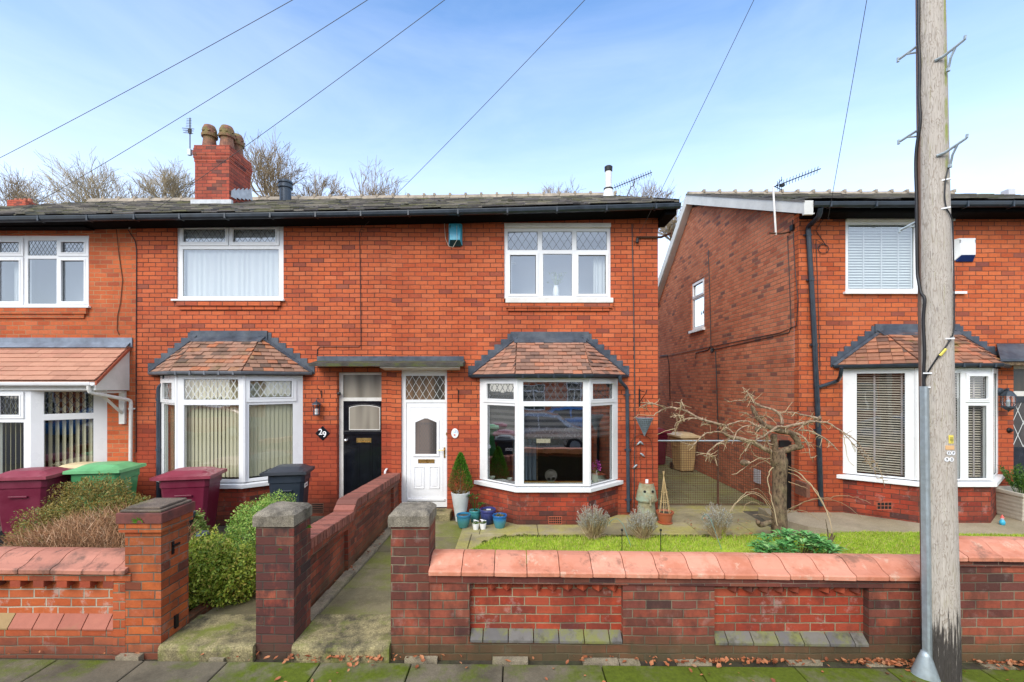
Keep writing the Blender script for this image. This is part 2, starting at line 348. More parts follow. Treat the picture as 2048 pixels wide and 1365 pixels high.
M['wire']=plain('grey_wire',(.05,.045,.045),.6)
M['wire_black']=plain('black_cable',(.012,.012,.014),.5)
M['wire_white']=plain('pale_wire',(.6,.55,.45),.6)
M['wood_pale']=plain('white_bargeboard',(.70,.70,.66),.6,var=.06,scale=4,dirt=((.38,.38,.33),.4),bump=.15)
M['vent']=plain('terracotta_vent',(.36,.09,.045),.85,var=.2,scale=20,bump=.3)
M['vent_b']=plain('dirty_air_brick',(.18,.075,.045),.85,var=.3,scale=20,bump=.3)
M['dark']=plain('dark_gap',(.006,.005,.005),.9)
M['coping']=isl('terracotta_coping',[(0,(.54,.215,.135)),(.5,(.64,.275,.18)),(1,(.68,.32,.22))],.62,.06,.35,extra=[((.44,.14,.07),3.0,.48,.62,.6),((.16,.09,.06),4.5,.55,.66,.65),((.60,.46,.34),8.0,.58,.66,.5)])
M['coping_a']=isl('terracotta_coping_left',[(0,(.42,.17,.115)),(1,(.52,.22,.15))],.65,.1,.35,extra=[((.20,.10,.07),3.0,.48,.64,.7),((.10,.06,.045),6,.54,.66,.7)])
M['sill_tile']=isl('pink_sill_tiles',[(0,(.36,.12,.08)),(.7,(.42,.15,.10)),(1,(.34,.23,.10))],.7,.15,.4,extra=[((.2,.2,.08),4,.58,.75,.4)])
M['blue_brick']=isl('blue_grey_sill_bricks',[(0,(.11,.105,.10)),(.5,(.16,.15,.14)),(1,(.18,.17,.11))],.7,.15,.5,extra=[((.19,.20,.04),3.5,.44,.58,.75),((.05,.045,.035),6,.50,.62,.6)])
M['coping_brick']=isl('brick_on_edge_coping',[(0,(.15,.065,.05)),(.3,(.28,.10,.075)),(.7,(.34,.125,.09)),(1,(.22,.08,.06))],.8,.2,.6,extra=[((.06,.04,.04),3.5,.55,.7,.6)])
M['dentil']=isl('dentil_bricks',[(0,(.12,.045,.035)),(.5,(.34,.07,.035)),(1,(.42,.08,.035))],.8,.25,.6)
M['string']=brick('string_course_brick',[(0,(.07,.03,.028)),(.5,(.15,.045,.035)),(1,(.22,.055,.04))],(.28,.2,.15),soot=.5,off=(0,0.01),w=.235,j=.006)
def concrete(name,c,moss,mosscol=(.13,.14,.03),dark=.5,scale=30):
    t=NT(name); P=t.geo()['Position']
    agg=t.noise(P,scale*4,3,.7); c1=t.mix(t.ramp(agg,[(.35,0.0),(.65,1.0)]),tuple(x*.55 for x in c),tuple(x*1.25 for x in c))
    c1=t.mix(t.math('MULTIPLY',t.ramp(t.noise(P,5,6,.7),[(.42,0.0),(.66,1.0)]),dark),c1,(.035,.032,.028))
    c1=t.mix(t.math('MULTIPLY',t.ramp(t.noise(P,3.2,6,.7),[(.5,0.0),(.68,1.0)]),moss),c1,mosscol)
    return t.done(t.bsdf(c1,.9,0,t.bump(t.noise(P,scale*3,5,.75),.9,.006),.2))
M['cap']=concrete('weathered_concrete_cap',(.28,.245,.19),.25,(.12,.11,.06),.75)
M['cap_moss']=concrete('mossy_concrete_cap',(.20,.155,.12),.7,(.22,.24,.03),.5)
M['slab_edge']=concrete('mossy_canopy_slab',(.09,.085,.075),.9,(.10,.12,.02),.6)
M['stonestep']=concrete('sandstone_step',(.34,.29,.15),.9,(.16,.19,.03),.85,18)
M['kerb']=concrete('edging_stone',(.38,.32,.22),.5,(.14,.14,.04),.5)
def flags(name,c,moss,mosscol,ds=.55,joint=True,damp=.4,mscale=.9,thr=(.47,.62)):
    t=NT(name); g=t.geo(); P=g['Position']; r=g['Random Per Island']
    cc=t.mix(r,tuple(x*.82 for x in c),tuple(min(1,x*1.2) for x in c))
    cc=t.mix(t.ramp(t.noise(P,70,4,.75),[(.35,0.0),(.7,.55)]),cc,tuple(x*.35 for x in c))
    cc=t.mix(t.math('MULTIPLY',t.ramp(t.noise(P,1.7,6,.7),[(.42,0.0),(.68,1.0)]),ds),cc,tuple(x*.28 for x in c))
    mo=t.math('ADD',t.noise(P,mscale,6,.68),t.math('MULTIPLY',t.math('SUBTRACT',r,.5),.12))
    mk=t.math('MULTIPLY',t.ramp(mo,[(thr[0],0.0),(thr[1],1.0)]),moss)
    mcol=t.mix(t.noise(P,30,4,.6),tuple(x*.45 for x in mosscol),tuple(x*1.5 for x in mosscol))
    cc=t.mix(mk,cc,mcol)
    h=t.math('ADD',t.math('MULTIPLY',t.noise(P,90,4,.7),.5),t.math('MULTIPLY',t.math('MULTIPLY',mk,t.noise(P,160,3,.6)),2.0))
    return t.done(t.bsdf(cc,.88,0,t.bump(h,.7,.006),.25))
M['pavement']=flags('pavement_flags',(.21,.18,.125),.97,(.10,.135,.008),.75,thr=(.42,.54),mscale=1.1)
M['path']=flags('path_flags',(.25,.215,.12),.8,(.17,.19,.03),.75,thr=(.44,.58))
M['patio']=flags('patio_flags',(.36,.31,.18),.75,(.38,.34,.09),.55,mscale=1.4)
M['lane']=flags('lane_flags',(.28,.28,.14),.6,(.22,.23,.06),.5)
M['concrete_d']=flags('concrete_path_right',(.42,.35,.24),.25,(.16,.15,.05),.35)
M['soil']=plain('soil',(.045,.035,.022),.95,var=.5,scale=14,bump=.9,bscale=30,dirt=((.05,.07,.015),.6))
M['asphalt']=plain('road_asphalt',(.06,.06,.06),.9,var=.2,scale=30,bump=.5,bscale=120)
M['base_ground']=plain('yard_ground',(.10,.085,.06),.95,var=.4,scale=6,bump=.7,bscale=40,dirt=((.06,.07,.02),.6))
def leafmat(name,stops,rough=.5,trans=.25,spec=.4):
    t=NT(name); r=t.geo()['Random Per Island']; P=t.geo()['Position']; c=t.ramp(r,stops)
    c=t.mix(t.ramp(t.noise(P,4,3,.6),[(.4,0.0),(.65,.35)]),c,t.mix(1.0,c,(.55,.55,.4),'MULTIPLY'))
    b=t.bsdf(c,rough,spec=spec); tl=t.n('ShaderNodeBsdfTranslucent'); t.L(c,tl.inputs[0]); mx=t.n('ShaderNodeMixShader'); mx.inputs[0].default_value=trans
    t.L(b.outputs[0],mx.inputs[1]); t.L(tl.outputs[0],mx.inputs[2]); return t.done(mx)
M['leaf_lime']=leafmat('lime_box_leaves',[(0,(.10,.19,.02)),(.4,(.30,.42,.045)),(.8,(.52,.60,.09)),(1,(.60,.48,.11))])
M['leaf_box']=leafmat('green_box_leaves',[(0,(.10,.22,.035)),(.5,(.26,.46,.08)),(.85,(.44,.60,.13)),(1,(.48,.48,.12))])
M['leaf_small']=leafmat('pale_green_leaves',[(0,(.09,.18,.03)),(.5,(.24,.36,.07)),(1,(.45,.5,.16))])
M['leaf_olive']=leafmat('olive_heath_leaves',[(0,(.11,.10,.02)),(.4,(.26,.21,.045)),(.8,(.42,.29,.07)),(.93,(.16,.28,.07)),(1,(.10,.26,.08))])
M['leaf_rhodo']=leafmat('glossy_evergreen_leaves',[(0,(.05,.19,.05)),(.5,(.13,.38,.10)),(.85,(.24,.52,.16)),(1,(.38,.58,.22))],.3,.15,.6)
M['leaf_conifer']=leafmat('conifer_sprays',[(0,(.03,.10,.01)),(.5,(.07,.22,.015)),(1,(.15,.32,.03))],.6)
M['leaf_brown']=leafmat('browned_conifer_sprays',[(0,(.14,.07,.02)),(.5,(.27,.15,.04)),(1,(.20,.20,.04))],.7)
M['leaf_lav']=leafmat('silver_lavender_leaves',[(0,(.24,.24,.22)),(.5,(.40,.40,.37)),(1,(.52,.50,.42))],.8,.15)
M['leaf_dark']=leafmat('dark_green_leaves',[(0,(.02,.08,.01)),(.5,(.05,.15,.02)),(1,(.16,.28,.05))],.4)
M['twig_brown']=leafmat('dead_brown_twigs',[(0,(.12,.055,.025)),(.4,(.30,.15,.07)),(.8,(.46,.26,.14)),(1,(.6,.42,.28))],.8,.0)
M['twig_straw']=leafmat('straw_stems',[(0,(.25,.17,.09)),(.5,(.42,.30,.17)),(1,(.52,.42,.26))],.8,.0)
M['grass']=leafmat('lawn_grass',[(0,(.22,.38,.025)),(.35,(.42,.60,.05)),(.72,(.58,.70,.08)),(.86,(.66,.60,.20)),(1,(.6,.46,.24))],.6,.45)
M['grass_ground']=plain('lawn_turf',(.36,.46,.04),.9,var=.4,scale=10,bump=.5,bscale=90,dirt=((.22,.19,.04),.5))
M['leaf_litter']=leafmat('fallen_leaves',[(0,(.20,.06,.025)),(.5,(.42,.14,.055)),(.85,(.52,.22,.10)),(1,(.30,.18,.10))],.6,.1)
def barkm(name,c1,c2,lich=None,z=1):
    t=NT(name); P=t.geo()['Position']
    f=t.noise(t.vmath('MULTIPLY',P,(1,1,.45)).outputs[0],26,6,.7)
    c=t.mix(t.ramp(f,[(.35,0.0),(.62,1.0)]),c1,c2)
    if lich: c=t.mix(t.math('MULTIPLY',t.ramp(t.noise(P,7,5,.7),[(.5,0.0),(.65,1.0)]),lich[1]),c,lich[0])
    return t.done(t.bsdf(c,.85,0,t.bump(f,.9,.02),.25))
M['bark_cherry']=barkm('cherry_trunk_bark',(.04,.026,.018),(.24,.165,.10),((.28,.24,.13),.4))
M['bark_limb']=barkm('pale_limb_bark',(.13,.08,.05),(.46,.34,.23))
M['bark_far']=barkm('bare_tree_bark',(.17,.125,.08),(.36,.28,.18))
M['bark_far_pale']=barkm('pale_bare_tree_bark',(.24,.19,.12),(.46,.39,.27))
# ------------------------------------------------------------------ windows
def diamonds(mb,r,du,dv,w,th=.0045):
    """leaded diamond lattice as flat strips inside rectangle r at height w"""
    u0,u1,v0,v1=r; k=dv/du
    for sgn in (1,-1):
        c=u0-(v1-v0)/k-du
        while c<u1+(v1-v0)/k+du:
            # line u = c + sgn*(v-v0)/k
            pts=[]
            a=c; b=c+sgn*(v1-v0)/k
            if sgn==-1: a,b=c,c-(v1-v0)/k
            lo,hi=min(a,b),max(a,b)
            if hi>u0 and lo<u1:
                def clip(ua,va,ub,vb):
                    t0,t1=0,1; d=ub-ua
                    if abs(d)<1e-9: return None
                    for lim,side in ((u0,1),(u1,-1)):
                        t=(lim-ua)/d
                        if side*d>0: t0=max(t0,t)
                        else: t1=min(t1,t)
                    if t0>=t1: return None
                    return (ua+d*t0,va+(vb-va)*t0),(ua+d*t1,va+(vb-va)*t1)
                q=clip(a,v0,b,v1)
                if q:
                    (x0,y0),(x1,y1)=q; L=math.hypot(x1-x0,y1-y0)
                    if L>.01:
                        nx,ny=-(y1-y0)/L*th,(x1-x0)/L*th
                        e=w+(.001 if sgn==1 else 0)
                        mb.quad((x0-nx,y0-ny,e),(x1-nx,y1-ny,e),(x1+nx,y1+ny,e),(x0+nx,y0+ny,e))
            c+=du
def make_window(parent,Mx,outer,panes,name='window',glass='glass',frame='upvc',came='lead_came',wf=.0,depth=.07,du=.11,dv=.17,obsc=None,th=.0045,label=None):
    """outer (u0,u1,v0,v1); panes: (glass rect, casement rect or None, leaded?)"""
    fr=MB(); fr.M=Mx; gl=MB(); gl.M=Mx; ld=MB(); ld.M=Mx; gk=MB(); gk.M=Mx
    holes=[]
    for g,cas,lead in panes:
        if cas:
            holes.append((cas[0]+.012,cas[1]-.012,cas[2]+.012,cas[3]-.012))
            fr.plate(cas,[g],wf+.020,wf-.03)
            fr.plate((g[0]-.022,g[1]+.022,g[2]-.022,g[3]+.022),[g],wf+.027,wf+.0195)
        else:
            holes.append(g); fr.plate((g[0]-.016,g[1]+.016,g[2]-.016,g[3]+.016),[(g[0]+.006,g[1]-.006,g[2]+.006,g[3]-.006)],wf-.008,wf-.03)
        e=.004
        gk.plate((g[0]-.001,g[1]+.001,g[2]-.001,g[3]+.001),[(g[0]+.010,g[1]-.010,g[2]+.010,g[3]-.010)],wf-.0105,wf-.016)
        gl.quad((g[0]-e,g[2]-e,wf-.018),(g[1]+e,g[2]-e,wf-.018),(g[1]+e,g[3]+e,wf-.018),(g[0]-e,g[3]+e,wf-.018))
        if lead: diamonds(ld,(g[0]+.004,g[1]-.004,g[2]+.004,g[3]-.004),du,dv,wf-.0165,th)
    fr.plate(outer,holes,wf,wf-depth)
    o=fr.build(name,M[frame],parent,bevel=.003)
    if label: o['label']=label
    gk.build('gasket',M['gasket'],o)
    gl.build('pane',M[obsc or glass],o)
    if ld.f: ld.build('leading',M[came],o)
    return o
def room(parent,x0,x1,y0,y1,z0,z1,mat='room_dark',name='interior'):
    b=MB()
    b.quad((x0,y1,z0),(x1,y1,z0),(x1,y1,z1),(x0,y1,z1)); b.quad((x0,y0,z0),(x0,y1,z0),(x0,y1,z1),(x0,y0,z1)); b.quad((x1,y1,z0),(x1,y0,z0),(x1,y0,z1),(x1,y1,z1))
    b.quad((x0,y0,z1),(x0,y1,z1),(x1,y1,z1),(x1,y0,z1)); b.quad((x0,y0,z0),(x1,y0,z0),(x1,y1,z0),(x0,y1,z0))
    return b.build(name,M[mat],parent)
def wavy(mb,u0,u1,v0,v1,w,amp,n,seed=0,Mx=None):
    mb.M=Mx; rr=random.Random(seed); k=n*8; ph=rr.random()*6
    vs=[];fs=[]
    for i in range(k+1):
        u=u0+(u1-u0)*i/k; a=amp*(math.sin(2*math.pi*n*i/k+ph+1.3*math.sin(i*.21+ph)))
        vs+= [(u,v0,w+a),(u,v1,w+a*.5)]
    for i in range(k): fs.append((2*i,2*i+2,2*i+3,2*i+1))
    mb.add(vs,fs)

def tile_plane(mb,e0,e1,t0,t1,rows,tw,th=.014,lift=.012,jit=.3,seed=1,gap=.004,over=.03,wj=.0):
    """courses of tiles on the plane with eave e0-e1 and top t0-t1"""
    rr=random.Random(seed); e0,e1,t0,t1=[Vector(p) for p in (e0,e1,t0,t1)]
    n=(e1-e0).cross(((t0+t1)/2-(e0+e1)/2)).normalized()
    if n.z<0: n=-n
    for r in range(rows):
        a=r/rows; b=min(1,(r+1)/rows+over)
        L0=e0.lerp(t0,a); R0=e1.lerp(t1,a); L1=e0.lerp(t0,b); R1=e1.lerp(t1,b)
        wid=(R0-L0).length
        if wid<.02: continue
        ax=(R0-L0).normalized(); 
        u1l=(L1-L0).dot(ax); u1r=(R1-L0).dot(ax); upv=(L1-L0)-ax*u1l
        x=-tw*(.5 if r%2 else 0)-rr.random()*tw*wj
        while x<wid:
            w=tw*(1+rr.uniform(-1,1)*wj)
            xa=max(0,x)+gap/2; xb=min(wid,x+w)-gap/2
            if xb-xa>.012:
                ta=min(max(xa,u1l),u1r); tb=min(max(xb,u1l),u1r)
                if tb-ta<.002: tb=ta+.002
                dz=lift*(1+rr.uniform(-jit,jit)*1.0); dn=rr.uniform(-jit,jit)*.02*(upv.length)
                lo=-upv.normalized()*(.004+rr.random()*jit*.03)
                hh=th*(1+rr.uniform(-jit,jit))
                A=L0+ax*xa+n*dz+lo; B=L0+ax*xb+n*(dz+rr.uniform(-jit,jit)*.006)+lo; C=L0+upv+ax*tb+n*.001; D=L0+upv+ax*ta+n*.001
                vs=[A,B,C,D,A+n*hh,B+n*hh,C+n*hh,D+n*hh]
                mb.add(vs,[(0,3,2,1),(4,5,6,7),(0,1,5,4),(1,2,6,5),(2,3,7,6),(3,0,4,7)])
            x+=w

# ------------------------------------------------------------------ roofs / gutters of the terrace
ZR=13.2
def interp(x,pts):
    if x<=pts[0][0]: 
        a,b=pts[0],pts[1]
    elif x>=pts[-1][0]: a,b=pts[-2],pts[-1]
    else:
        for a,b in zip(pts,pts[1:]):
            if a[0]<=x<=b[0]: break
    return a[1]+(b[1]-a[1])*(x-a[0])/(b[0]-a[0])
YG=8.10
gut=[(fu(px,YG),fv(py,YG)) for px,py in ((0,431),(272,427),(500,424),(700,421),(1000,414.5),(1345,404.5))]
rid=[(fu(px,ZR),fv(py,ZR)) for px,py in ((0,404),(500,399),(850,395),(1226,390))]
def zg(x): return interp(x,gut)
def zr(x): return interp(x,rid)
def terrace_roof(parent,x0,x1,seed,endr=False):
    n=3; b=MB()
    xs=[x0+(x1-x0)*i/n for i in range(n+1)]
    for i in range(n):
        a,c=xs[i],xs[i+1]
        tile_plane(b,(a,YG-.02,zg(a)-.025),(c,YG-.02,zg(c)-.025),(a,ZR,zr(a)-.06),(c,ZR,zr(c)-.06),24,.34,.020,.026,.5,seed+i,.006,.02,.3)
    # rear slope and the solid under-roof
    u=MB()
    u.add([(x0,YG+.03,zg(x0)-.06),(x1,YG+.03,zg(x1)-.06),(x1,ZR,zr(x1)-.1),(x0,ZR,zr(x0)-.1),(x1,18.4,zg(x1)-.4),(x0,18.4,zg(x0)-.4),
           (x0,YG+.07,zg(x0)-.075),(x1,YG+.07,zg(x1)-.075),(x1,18.4,zg(x1)-.46),(x0,18.4,zg(x0)-.46)],
          [(0,1,2,3),(3,2,4,5),(6,9,8,7),(0,6,7,1),(5,4,8,9),(1,7,8,4,2),(0,3,5,9,6)])
    r=b.build('roof',M['slate'],parent); u.build('under_roof',M['slate_d'],r)
    k=MB(); x=x0
    while x<x1-.01:
        e=min(x+.45,x1); hh=.09+rnd.uniform(-.008,.008)
        prof=[(-.16,-.07),(-.11,.02),(-.05,.06+hh*.1),(.0,.075),(.05,.06),(.11,.02),(.16,-.07)]
        vs=[];m=len(prof)
        for xx in (x+.006,e-.006):
            vs+=[(xx,ZR+p,zr(xx)-.02+q+rnd.uniform(-.003,.003)) for p,q in prof]
        k.add(vs,[tuple(range(m)),tuple(range(2*m-1,m-1,-1))]+[(i,i+m,(i+1)%m+m,(i+1)%m) for i in range(m)])
        k.box(e-.035,e+.03,ZR-.12,ZR+.12,zr(e)-.0,zr(e)+.072)
        x=e
    k.build('ridge_tiles',M['ridge_tile'],r)
    return r
def gutter_mesh(b,pts,w=.06,h=.055):
    """half-round gutter trough along pts (x,y,z of the rim centre)"""
    prof=[(-w,0),(-w,-.015),(-w*.85,-h*.7),(-w*.4,-h),(w*.4,-h),(w*.85,-h*.7),(w,-.015),(w,0),(w-.008,0),(w*.75,-h*.6),(w*.3,-h+.008),(-w*.3,-h+.008),(-w*.75,-h*.6),(-w+.008,0)]
    m=len(prof); vs=[];fs=[]
    P=[Vector(p) for p in pts]
    for i,p in enumerate(P):
        d=(P[min(i+1,len(P)-1)]-P[max(i-1,0)]); d.z=0; d.normalize(); s=Vector((-d.y,d.x,0))
        for a,c in prof: vs.append(p+s*(-a)+Vector((0,0,c)))
    for i in range(len(P)-1):
        for k in range(m): fs.append((i*m+k,i*m+(k+1)%m,(i+1)*m+(k+1)%m,(i+1)*m+k))
    fs+= [tuple(range(m)),tuple(range((len(P)-1)*m,len(P)*m))]
    b.add(vs,fs)
def eaves(parent,x0,x1,z=zg,soff=.06):
    b=MB(); n=6; pts=[(x0+(x1-x0)*i/n,YG-.02,z(x0+(x1-x0)*i/n)-.045) for i in range(n+1)]
    gutter_mesh(b,pts,.06,.085)
    for i in range(1,7):
        x=x0+(x1-x0)*(i-.5)/6; b.box(x-.014,x+.014,YG-.086,YG+.04,z(x)-.135,z(x)-.043)
    g=b.build('gutter',M['gutter'],parent)
    f=MB()
    for i in range(n):
        a,c=x0+(x1-x0)*i/n,x0+(x1-x0)*(i+1)/n
        f.add([(a,YG+.06,z(a)-soff-.03),(c,YG+.06,z(c)-soff-.03),(c,YG+.06,z(c)-.04),(a,YG+.06,z(a)-.04),
               (a,F-.002,z(a)-soff-.06),(c,F-.002,z(c)-soff-.06),(c,F-.002,z(c)+.02),(a,F-.002,z(a)+.02)],
              [(0,1,2,3),(0,4,5,1),(1,5,6,2),(0,3,7,4)])
    f.build('fascia',M['black_paint'],parent)

def house_wall(parent,x0,x1,ztop,holes,mat,sideR=None,depth=.12,Y=F):
    b=MB(); b.M=faceM(Y)
    b.plate((x0,x1,-.12,ztop),holes,0,-depth)
    b.M=None
    
    if sideR is not None: # outside gable end
        yb=18.05
        y1_=Y+depth+.001; g_=MB(); g_.add([(sideR,y1_,-.12),(sideR,yb,-.12),(sideR,yb,zg(sideR)-.3),(sideR,ZR,zr(sideR)-.12),(sideR,y1_,ztop)],[(0,1,2,3,4)]); g_.build('gable_wall',mat,parent)
    r=MB(); r.quad((x0,18.05,-.12),(x1,18.05,-.12),(x1,18.05,zg(x1)-.4),(x0,18.05,zg(x0)-.4)); r.build('rear_wall',mat,parent)
    return b.build('wall',mat,parent)

def brick_sill(parent,x0,x1,z0,z1,mat,Y=F):
    b=MB(); b.box(x0,x1,Y-.055,Y-.001,z0+(z1-z0)*.42,z1); b.box(x0+.04,x1-.06,Y-.03,Y-.0015,z0,z0+(z1-z0)*.42-.003)
    b.build('brick_sill',mat,parent)

def rect(x0,x1,y0,y1,Y=F): return (fu(x0,Y),fu(x1,Y),fv(y1,Y),fv(y0,Y))
def expand(r,e): return (r[0]-e,r[1]+e,r[2]-e,r[3]+e)

# ------------------------------------------------------------------ bay windows
def bay(parent,P,zb,zsill,zhead,cfg,wallmat,clay,roof_top,roof_x,eave_out=.10,Y=F,gut_mat='gutter',rows=9,pc=None,lead='lead',base_sill=.10,lead_steps=7,stepw=.1,ground_vent=None,name='bay'):
    """P: four plan points left to right; cfg: per face list of panes as fractions"""
    # base wall
    b=MB()
    for i in range(3):
        Mx,L=wallM(P[i],P[i+1]); b.M=Mx
        b.plate((0,L,zb-.12,zsill-base_sill),[],0,-.09)
    b.M=None
    bw=b.build(name+'_wall',wallmat,parent)
    # sill
    s=MB(); out=.075
    q=[Vector((p[0],p[1],0)) for p in P]
    def offs(o,side=.0):
        nrm=[]
        for i in range(3):
            d=(q[i+1]-q[i]).normalized(); nrm.append(d.cross(Vector((0,0,1))))
        pts=[]
        pts.append(q[0]+nrm[0]*o); 
        for i in (1,2):
            m=(nrm[i-1]+nrm[i]).normalized(); pts.append(q[i]+m*(o/m.dot(nrm[i])))
        pts.append(q[3]+nrm[2]*o)
        # push ends onto the wall plane
        for k,(a,c) in ((0,(0,1)),(3,(3,2))):
            d=(pts[c]-pts[a]); tt=(Y-.002-pts[a].y)/d.y; pts[k]=pts[a]+d*tt
        return pts
    o1=offs(out); 
    poly=[(p.x,p.y) for p in o1]+[(P[3][0]-.12,Y-.003),(P[0][0]+.12,Y-.003)]
    inner=[(p.x,p.y) for p in offs(-.28)]
    vs=[(p.x,p.y,zsill-base_sill) for p in o1]+[(x,y,zsill-base_sill) for x,y in inner]+[(p.x,p.y,zsill-.03) for p in o1]+[(x,y,zsill-.004) for x,y in inner]
    fs=[]
    for i in range(3): fs+=[(i,i+1,i+9,i+8),(i+8,i+9,i+13,i+12),(i,i+4,i+5,i+1),(i+4,i+12,i+13,i+5)]
    fs+=[(0,8,12,4),(3,7,15,11)]
    s.add(vs,fs)
    # frames
    for i in range(3):
        Mx,L=wallM(P[i],P[i+1],0,.012*(1 if i==1 else 0)); c=cfg[i]
        u=lambda f: f*L
        pans=[((u(g[0]),u(g[1]),g[2],g[3]),(u(cs[0]),u(cs[1]),cs[2],cs[3]) if cs else None,ld) for g,cs,ld in c['panes']]
        a0=.0 if i!=1 else -.012; 
        w=make_window(parent,Mx,(a0,L-a0,zsill-.004 if i==1 else zsill-.006,zhead+(0 if i==1 else -.003)),pans,name=name+'_window',glass=c.get('glass','glass'),came=c.get('came','lead_came'),du=c.get('du',.10),dv=c.get('dv',.155),th=c.get('th',.0045))
        if i==1: s.build('sill',M['upvc'],w,bevel=.006)
    # corner posts
    for i in (1,2):
        cp=MB(); x,y=P[i]; o=offs(.016)[i]
        cp.tube([(o.x,o.y+.035,zsill-.002),(o.x,o.y+.035,zhead-.006)],.042,8); cp.build('corner_post',M['upvc'],parent)
    
    # roof
    e=offs(eave_out); ze=zhead+.055; xl,xr=roof_x
    EL=e[0]; ER=e[3]
    t=MB()
    T0=Vector((xl,Y-.004,roof_top)); T1=Vector((xr,Y-.004,roof_top))
    e0=Vector((e[1].x,e[1].y,ze)); e1=Vector((e[2].x,e[2].y,ze)); eL=Vector((EL.x,Y-.004,ze)); eR=Vector((ER.x,Y-.004,ze))
    tile_plane(t,e0,e1,T0,T1,rows,.165,.016,.026,.3,3,.006)
    tile_plane(t,eL,e0,T0-Vector((.02,0,0)),T0,rows,.165,.016,.026,.3,4,.006)
    tile_plane(t,e1,eR,T1,T1+Vector((.02,0,0)),rows,.165,.016,.026,.3,5,.006)
    # solid below tiles
    zz=Vector((0,0,.012)); 
    t.add([eL-zz,e0-zz,e1-zz,eR-zz,T0-zz,T1-zz],[(1,2,5,4),(0,1,4),(2,3,5),(0,3,2,1)])
    r=t.build(name+'_roof',M[clay],parent)
    # fascia + gutter under the tiles
    fz=MB(); f1=offs(.03); 
    for i in range(3):
        a,c=f1[i],f1[i+1]; fz.add([(a.x,a.y,zhead-.002),(c.x,c.y,zhead-.002),(c.x,c.y,ze-.02),(a.x,a.y,ze-.02),(a.x,a.y+.03,zhead-.002),(c.x,c.y+.03,zhead-.002)],[(0,1,2,3),(0,4,5,1)])
    fz.build('fascia',M['black_paint'],r)
    g=MB(); gp=offs(eave_out+.02); L0=gp[0].lerp(gp[1],.02); L1=gp[3].lerp(gp[2],.02)
    gutter_mesh(g,[(L0.x,L0.y,ze+.012),(gp[1].x,gp[1].y,ze+.012),(gp[2].x,gp[2].y,ze+.012),(L1.x,L1.y,ze+.012)],.045,.06)
    for k in range(5):
        p=gp[1].lerp(gp[2],(k+.5)/5); g.box(p.x-.015,p.x+.015,p.y-.05,p.y+.05,ze-.052,ze+.016)
    g.build('gutter',M[gut_mat],r)
    # lead flashing: ridge strip, side strips, stepped soakers
    lf=MB(); 
    lf.box(xl-.13,xr+.13,Y-.030,Y-.003,roof_top-.02,roof_top+.135)
    lf.add([(xl-.1,Y-.035,roof_top+.03),(xr+.1,Y-.035,roof_top+.03),(xr+.06,Y-.13,roof_top-.055),(xl-.06,Y-.13,roof_top-.055),
            (xl-.1,Y-.035,roof_top+.015),(xr+.1,Y-.035,roof_top+.015),(xr+.06,Y-.13,roof_top-.075),(xl-.06,Y-.13,roof_top-.075)],[(0,3,2,1),(3,7,6,2),(0,4,7,3),(1,2,6,5)])
    for sg,T,E,ec in ((-1,T0,eL,e0),(1,T1,eR,e1)):
        d=(E-T); nn=(ec-T).cross(d).normalized()
        if nn.z<0: nn=-nn
        inn=(ec-E); inn=(inn-d*(inn.dot(d)/d.length_squared)).normalized()*.052
        up=nn*.034
        A=T+Vector((0,-.004,.03)); B=E+Vector((sg*.03,-.004,.0))
        lf.add([A+up,B+up,B+inn+up,A+inn+up,A,B,B+inn,A+inn],[(0,1,2,3),(2,6,7,3),(1,5,6,2),(0,3,7,4)])
        n=lead_steps; 
        for k in range(n):
            f0=(k)/n; f1_=(k+1)/n
            pa=T.lerp(E,f0); pb=T.lerp(E,f1_)
            x0,x1=sorted((pa.x+sg*.02,pb.x+sg*(.02+.045)))
            z1=pa.z+.135-f0*.02; lf.box(x0+ (0 if sg>0 else .0),x1,Y-.012-.0007*k,Y-.002,pb.z-.02,z1-.035)
    lf.build('lead_flashing',M[lead],r)
    return offs
def fan(g,cs=None,ld=False): return (g,cs,ld)
# ================================================================== TERRACE
XAB,XBC,XC=-7.12,-2.32,2.685
XA0=-12.3
# ---------------- House C (white door, end of terrace)
hC=thing('terraced_house','end of terrace red brick house with white front door and dark bay window','house',(0.2,F,0))
hC.location=(0,0,0)
upC=rect(1008.5,1221.5,447,607); bayC=[(-.66,F),(.045,7.95),(1.285,7.95),(1.93,F)]
doorC=rect(802,894,741,1019)
# door C opening, bay opening
holesC=[(upC[0],upC[1],fv(606),upC[3]),(doorC[0],doorC[1],fv(1019),doorC[3]),(-.60,1.87,.62,2.6)]
house_wall(hC,XBC,XC,5.62,holesC,M['brick_c'],sideR=XC)
rC=terrace_roof(hC,XBC,2.90,20)
eaves(hC,XBC,2.93)
# verge edge at the gable
b=MB(); b.add([(2.9,YG,zg(2.9)-.12),(2.9,ZR,zr(2.9)-.2),(2.9,ZR,zr(2.9)-.02),(2.9,YG,zg(2.9)+.05),(2.93,YG,zg(2.9)-.12),(2.93,ZR,zr(2.9)-.2),(2.93,ZR,zr(2.9)-.02),(2.93,YG,zg(2.9)+.05)],[(0,1,2,3),(7,6,5,4),(0,4,5,1),(3,2,6,7),(0,3,7,4)])
b.box(2.69,2.90,YG+.06,F+.3,zg(2.8)-.2,zg(2.8)-.13)
b.build('verge_board',M['black_paint'],rC)
Mf=faceM(F+.03)
cols=[(1015,1076),(1084,1145),(1153,1215)]; sf=[(1020,1072),(1086,1145),(1157,1212)]
panes=[]
for i,(a,c) in enumerate(cols):
    panes.append((rect(a,c,462,500),None,True))
    lo=rect(sf[i][0],sf[i][1],510 if i!=1 else 507,588 if i!=1 else 592)
    cas=None if i==1 else (lo[0]-.045,lo[1]+.045,lo[2]-.045,lo[3]+.045)
    panes.append((lo,cas,False))
